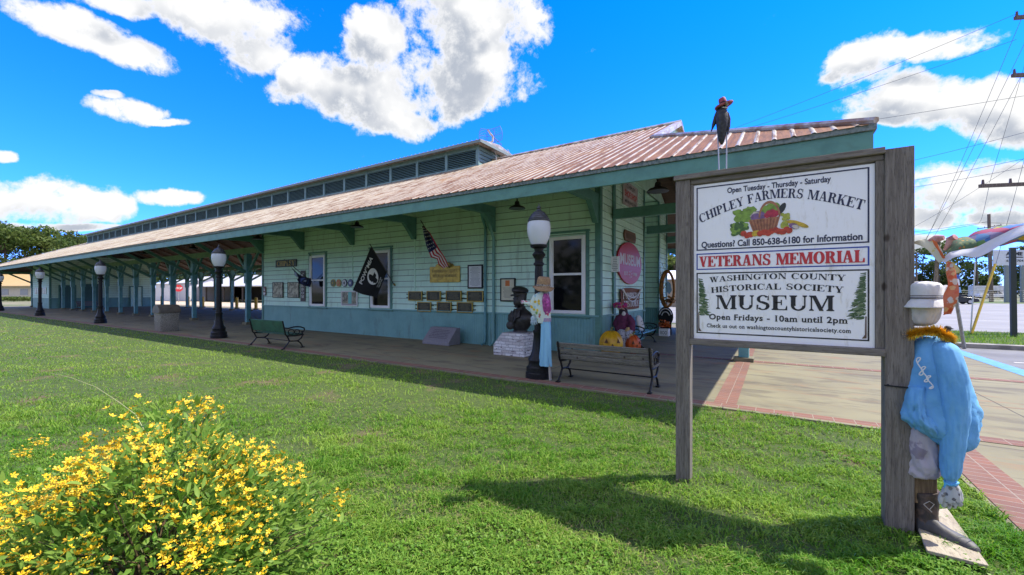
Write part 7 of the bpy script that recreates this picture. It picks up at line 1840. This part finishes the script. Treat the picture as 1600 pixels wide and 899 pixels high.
for (qx, qy, qt) in Q:
    nl = int(rng.integers(3, 6)); a0 = rng.uniform(0, 6.28); tn = rng.uniform(0, 1)
    for j in range(nl):
        a_ = a0 + 6.28 * j / nl; L_w = rng.uniform(.014, .034); c1, s1 = math.cos(a_), math.sin(a_); zz = rng.uniform(.014, .036); o0 = len(wv)
        wv += [(qx, qy, .006), (qx + c1 * L_w * .5 - s1 * L_w * .28, qy + s1 * L_w * .5 + c1 * L_w * .28, zz), (qx + c1 * L_w, qy + s1 * L_w, zz - .004), (qx + c1 * L_w * .5 + s1 * L_w * .28, qy + s1 * L_w * .5 - c1 * L_w * .28, zz)]
        wf.append((o0, o0 + 1, o0 + 2, o0 + 3)); wt_ += [tn] * 4
tag(raw_mesh('lawn_weeds', wv, wf, 4, leafmat("weed_leaf", (.09, .22, .02), (.20, .34, .05), .3, .45), wt_), kind='stuff')
# verge grass across the car park
n = 26000; x = rng.uniform(1.6, 30, n); y = rng.uniform(17.4, 22.5, n); L = rng.uniform(.05, .12, n); wd = .008
a = rng.uniform(0, 6.28, n); la = rng.uniform(0, 6.28, n)
V = np.stack([np.stack([x - np.cos(a) * wd, y - np.sin(a) * wd, np.full(n, .088)], 1), np.stack([x + np.cos(a) * wd, y + np.sin(a) * wd, np.full(n, .088)], 1), np.stack([x + np.cos(la) * L * .5, y + np.sin(la) * L * .5, .088 + L], 1)], 1).reshape(-1, 3)
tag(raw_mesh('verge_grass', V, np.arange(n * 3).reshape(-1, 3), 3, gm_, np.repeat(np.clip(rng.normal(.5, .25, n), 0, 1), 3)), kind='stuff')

# ------------------------------------------------------------------ yellow flowering shrub
sc_c = CAM + ray(238, HOR) * 2.05; sc_c.z = 0
shrub = thing('flowering_shrub', sc_c, "leafy shrub covered in clusters of yellow flowers at the edge of the lawn", "shrub")
RX_, RZ_ = .73, .87
r_ = random.Random(21)
def shell(q0=.55):
    """point inside the dome, mostly near its skin, and its outward direction"""
    while True:
        d = Vector((r_.gauss(0, 1), r_.gauss(0, 1), r_.gauss(0, 1))).normalized()
        if d.z > -.25: break
    bump = 1 + .16 * math.sin(3.1 * d.x + 1.7 * d.y * 3 + 1) + .12 * math.sin(7 * d.x - 5 * d.y + 4 * d.z)
    q = r_.uniform(q0, 1) ** .6 * bump
    return Vector((sc_c.x + d.x * RX_ * q, sc_c.y + d.y * RX_ * q, .22 + max(-.2, d.z) * (RZ_ - .22) * q)), d, q
V, Fc, tv = [], [], []
def leaf(p, d, L, w_, roll, tn, curl=.15):
    d = d.normalized(); s_ = d.cross(Vector((.2, .1, 1))).normalized(); s_ = Matrix.Rotation(roll, 3, d) @ s_; nn = s_.cross(d)
    b0 = len(V)
    pts = [p, p + d * L * .35 + s_ * w_ - nn * curl * .0, p + d * L * .35 - s_ * w_, p + d * L * .35 + nn * L * -.06, p + d * L * .72 + s_ * w_ * .7 + nn * L * -.06, p + d * L * .72 - s_ * w_ * .7 + nn * L * -.06, p + d * L + nn * L * -curl]
    V.extend(tuple(q) for q in pts); Fc.extend([(b0, b0 + 3, b0 + 1), (b0, b0 + 2, b0 + 3), (b0 + 1, b0 + 3, b0 + 4), (b0 + 2, b0 + 5, b0 + 3), (b0 + 3, b0 + 5, b0 + 4), (b0 + 4, b0 + 5, b0 + 6)]); tv.extend([tn] * 7)
for k in range(11500):
    p, d, q = shell(.25)
    if p.z < .02: p.z = r_.uniform(.02, .2)
    dd_ = (d + Vector((r_.gauss(0, .6), r_.gauss(0, .6), r_.gauss(.25, .5))))
    leaf(p, dd_, r_.uniform(.032, .074), r_.uniform(.0065, .0125), r_.uniform(-1.2, 1.2), min(1, max(0, r_.gauss(.42, .25))), r_.uniform(.02, .3))
raw = raw_mesh('foliage', V, Fc, 3, leafmat("shrub_leaf", (.085, .20, .025), (.31, .45, .09), .45, .4), tv); raw.parent = shrub; raw.location = -Vector(sc_c)
mb = MB()
for k in range(130):
    p, d, q = shell(.7); b_ = sc_c + Vector((r_.uniform(-.12, .12), r_.uniform(-.12, .12), 0)); m_ = b_.lerp(p, .5) + Vector((r_.gauss(0, .04), r_.gauss(0, .04), .06))
    mb.tube([b_, m_, p], [.006, .004, .0018], 5)
obj('stems', mb, M("shrub_stem", (.13, .07, .04), .8, col2=(.08, .10, .03), scale=6), shrub)
pet = M("yellow_petal", (.79, .455, .005), .55, col2=(.81, .54, .014), scale=60); bud = M("flower_bud", (.55, .50, .05), .5)
def cluster_mesh(seed):
    rr = random.Random(seed); mb = MB(); Rc = rr.uniform(.045, .075)
    for k in range(rr.randint(22, 40)):
        c_ = Vector((rr.gauss(0, Rc * .7), rr.gauss(0, Rc * .7), rr.gauss(0, Rc * .7)))
        up = Vector((rr.gauss(0, .6), rr.gauss(0, .6), 1)).normalized(); s_ = up.orthogonal().normalized(); q_ = up.cross(s_); pr_ = rr.uniform(.0105, .016)
        for j in range(5):
            a = 2 * math.pi * j / 5; a1, a2 = a - .42, a + .42
            f = lambda an, r, h: c_ + (s_ * math.cos(an) + q_ * math.sin(an)) * r + up * h
            mb.poly([c_, f(a1, pr_ * .75, .003), f(a, pr_ * 1.1, .004 + .004 * rr.random()), f(a2, pr_ * .75, .003)])
    for k in range(rr.randint(6, 14)):
        c_ = Vector((rr.gauss(0, Rc * .9), rr.gauss(0, Rc * .9), rr.gauss(0, Rc * .9)))
        mb.ell(c_, (.0035, .0035, .0045), 5, 4, 1); pass
    me = mb.mesh("flower_cluster"); me.materials.append(pet); me.materials.append(bud); me.polygons.foreach_set('material_index', mb.mi); return me
CM = [cluster_mesh(s) for s in range(12)]
k = 0
while k < 84:
    p, d, q = shell(.86)
    if d.z < .02 or (d.dot(FWD) > .75): continue
    p += d * .03
    o = bpy.data.objects.new('blossoms', CM[k % 12]); COL.objects.link(o); o.parent = shrub; o.location = p - sc_c; o.rotation_euler = (r_.uniform(-.5, .5), r_.uniform(-.5, .5), r_.uniform(0, 6.28)); s_ = r_.uniform(.8, 1.25); o.scale = (s_, s_, s_); k += 1
# the many small sprays between the big clusters
bv, bf, bm = [], [], []
for j in range(30):
    p, d, q = shell(.80)
    if d.z < -.05: continue
    me = CM[j % 12]; s_ = r_.uniform(.35, .8); rz_ = r_.uniform(0, 6.28); o0 = len(bv); p = p + d * .02 - sc_c
    cz, sz = math.cos(rz_), math.sin(rz_)
    bv += [(p.x + (v.co.x * cz - v.co.y * sz) * s_, p.y + (v.co.x * sz + v.co.y * cz) * s_, p.z + v.co.z * s_) for v in me.vertices]
    for f in me.polygons: bf.append(tuple(i + o0 for i in f.vertices)); bm.append(f.material_index)
mb = MB(); mb.v, mb.f, mb.mi = bv, bf, bm
tag(obj('blossom_sprays', mb, [pet, bud], shrub, local=True), kind='stuff')
for (u, v, z) in ((62, 690, .55), (35, 708, .5), (20, 880, .45)):
    o = bpy.data.objects.new('blossoms', CM[3]); COL.objects.link(o); o.parent = shrub; p = G(u, v, z); o.location = p - sc_c; o.scale = (.6, .6, .6)
mb = MB(); pts = [DP(78, 583, 2.4), DP(110, 590, 2.4), DP(150, 605, 2.38), DP(185, 628, 2.36), DP(212, 648, 2.35), DP(235, 690, 2.3)]; pts.append(Vector((pts[-1].x, pts[-1].y, .5)))
mb.tube(pts[::-1], [.0025, .0022, .0018, .0014, .0011, .0009, .0006], 5); tag(obj('grass_stalk', mb, M("dry_stalk", (.42, .42, .22), .8)), "single long dry grass stalk arching out of the yellow flowered shrub", "grass stalk")

# ------------------------------------------------------------------ trees
tb = M("tree_bark", (.11, .085, .065), .9, col2=(.06, .045, .035), scale=5, stretch=(4, 4, .5))
lm_a = leafmat("oak_leaves", (.07, .12, .03), (.20, .25, .08), .45); lm_b = leafmat("pine_leaves", (.05, .09, .03), (.15, .19, .065), .4)
def leafcloud(blobs, n, size, seed, flat=.6):
    """leaf quads spread through a set of clumps (centre, radius)"""
    g = np.random.default_rng(seed); C_ = np.array([b[0] for b in blobs]); Rr = np.array([b[1] for b in blobs])
    pr_ = Rr ** 2 / (Rr ** 2).sum(); i = g.choice(len(blobs), n, p=pr_)
    d = g.normal(size=(n, 3)); d /= np.linalg.norm(d, axis=1)[:, None]; q = g.uniform(.25, 1, n) ** .5
    p = C_[i] + d * (Rr[i] * q)[:, None] * np.array([1, 1, flat])
    a = g.normal(size=(n, 3)); a /= np.linalg.norm(a, axis=1)[:, None]; b = g.normal(size=(n, 3)); b -= a * (a * b).sum(1)[:, None]; b /= np.linalg.norm(b, axis=1)[:, None]
    s = g.uniform(.5, 1.2, n)[:, None] * size
    V = np.stack([p - a * s, p + b * s * .55, p + a * s, p - b * s * .55], 1).reshape(-1, 3)
    tn = np.clip(g.normal(.4, .2, n) + g.normal(0, .18, len(blobs))[i], 0, 1)
    return V, np.arange(n * 4).reshape(-1, 4), np.repeat(tn, 4)
def tree(label, base, H, cr, trunk=.4, n=2600, size=.34, seed=1, mat=None, grp=None, nb=26, low=.3, sparse=1.0):
    r = random.Random(seed); t = thing('tree', base, label, "tree", grp)
    base = Vector(base); blobs = []; mb = MB()
    lean = Vector((r.uniform(-.06, .06), r.uniform(-.06, .06), 0)) * H
    mb.tube([base + Vector((0, 0, -.1)), base + Vector((0, 0, H * .3)) + lean * .3, base + Vector((0, 0, H * .65)) + lean * .7, base + Vector((0, 0, H * .93)) + lean], [trunk, trunk * .75, trunk * .45, trunk * .12], 8)
    for k in range(nb):
        q = r.uniform(low, 1.0); a = r.uniform(0, 6.28); w_ = math.sin(math.pi * min(1, (q - low) / (1 - low) * .75 + .22)) ** .7
        st = base + Vector((0, 0, H * q * .88)) + lean * q; R_ = cr * w_ * r.uniform(.35, 1.0)
        e = base + Vector((math.cos(a) * R_, math.sin(a) * R_, H * min(.97, q + r.uniform(0, .08)))) + lean * q
        mb.tube([st, st.lerp(e, .5) + Vector((0, 0, .03 * H)), e], [trunk * .25, trunk * .15, trunk * .05], 5)
        blobs.append((tuple(e), cr * r.uniform(.22, .42) * sparse))
        if r.random() < .5: blobs.append((tuple(st.lerp(e, .6) + Vector((r.gauss(0, .1), r.gauss(0, .1), .1)) * cr), cr * r.uniform(.18, .30) * sparse))
    obj('trunk', mb, tb, t, smooth=60)
    V, F, tn = leafcloud(blobs, n, size, seed, .7); o = raw_mesh('crown', V, F, 4, mat or lm_a, tn); o.parent = t; o.location = -base
    return t
TL_ = "trees beyond the far left end of the depot"
lefts = [(-30, 96, 17.0, 7.5, "tall dark tree at the left edge, behind the tan roofed house", 0), (12, 92, 15.6, 6.2, "round green tree behind the tan roofed house, second from the edge", 0), (45, 100, 15.8, 5.5, "feathery tree with gaps in its crown behind the depot's left end", 1),
         (72, 95, 16.0, 5.5, "tall bushy tree just left of the ventilator's far end", 0), (100, 104, 16.2, 6.0, "dark tree rising right beside the ventilator's far end", 1), (125, 112, 15.8, 6.5, "lower tree half hidden by the ventilator's far end", 0), (150, 118, 14.5, 7, "tree mostly hidden behind the depot's far roof", 0)]
for k, (u, Z, H, cr, lb, mt_) in enumerate(lefts):
    p = DP(u, HOR, Z); tree(lb, (p.x, p.y, 0), H, cr, .45, 5200, .36, 40 + k, (lm_a, lm_b)[mt_], TL_, 30, .22)
rights = [(1438, 118, 13.5, 5.0, "sparse dark tree rising just right of the sign post", 1), (1468, 112, 14.5, 5.5, "open crowned tree above the white hat", 1), (1500, 116, 16.5, 6.0, "tallest open crowned tree behind the blown scarf", 1), (1528, 108, 14.5, 4.6, "thin tree beside the distant utility pole", 1),
          (1575, 120, 11.0, 5.5, "low dark tree behind the white billboard", 0), (1610, 116, 14.0, 5.5, "sparse tree at the right edge beyond the billboard", 1)]
for k, (u, Z, H, cr, lb, mt_) in enumerate(rights):
    p = DP(u, HOR, Z); tree(lb, (p.x, p.y, 0), H, cr, .3, 1700, .34, 70 + k, (lm_a, lm_b)[mt_], "trees across the road", 20, .42, .75)
backs = [(330, 88, 13, 7, "tree behind the white roofed open barn, left of the stop sign's far side"), (375, 84, 12.5, 6.5, "tree behind the right half of the open barn"), (405, 86, 12, 6, "tree behind the open barn beside the long wall"), (1052, 74, 8.5, 4.5, "small tree glimpsed beyond the oval wreath")]
for k, (u, Z, H, cr, lb) in enumerate(backs):
    p = DP(u, HOR, Z); tree(lb, (p.x, p.y, 0), H, cr, .3, 1800, .38, 90 + k, lm_b, "trees behind the depot", 18, .3)
def treeline(name, pts, n, h, wd, seed, size=.45):
    g = random.Random(seed); blobs = []
    for (x0, y0), (x1, y1) in zip(pts, pts[1:]):
        m_ = max(2, int(math.hypot(x1 - x0, y1 - y0) / 2.4))
        for i in range(m_):
            q = i / m_; hh = h * g.uniform(.7, 1.12)
            for zz in (.2, .5, .8): blobs.append(((x0 + (x1 - x0) * q + g.gauss(0, 1), y0 + (y1 - y0) * q + g.uniform(-wd, wd), hh * zz), h * g.uniform(.22, .34)))
    V, F, tn = leafcloud(blobs, n, size, seed, .8); tag(raw_mesh(name, V, F, 4, lm_b, tn), kind='stuff')
a, b_, c_ = DP(1380, HOR, 122), DP(1500, HOR, 118), DP(1660, HOR, 112)
treeline('treeline', [(a.x, a.y), (b_.x, b_.y), (c_.x, c_.y), (c_.x + 60, c_.y - 20)], 34000, 7.2, 3, 6)
a, b_ = DP(-120, HOR, 90), DP(170, HOR, 115); treeline('far_wood', [(a.x, a.y), (b_.x, b_.y)], 9000, 8.5, 4, 7)
a, b_ = DP(230, HOR, 100), DP(430, HOR, 92); treeline('rear_wood', [(a.x, a.y), (b_.x, b_.y)], 6000, 7, 3, 8)
a = DP(22, 480, 68); t = thing('hedge', (a.x, a.y, 0), "low clipped hedge in front of the cream house", "hedge")
blobs = [((a.x + 1.1 * (i - 3), a.y + .3 * (i - 3), .45), .6) for i in range(8)]
V, F, tn = leafcloud(blobs, 1500, .16, 5); o = raw_mesh('foliage', V, F, 4, lm_a, tn); o.parent = t; o.location = -Vector(t.location)

treeline('unseen_reflected_wood', [(-60, -34), (40, -38)], 5000, 8.5, 3, 9, .6)  # unseen trees added to give the window panes something to reflect
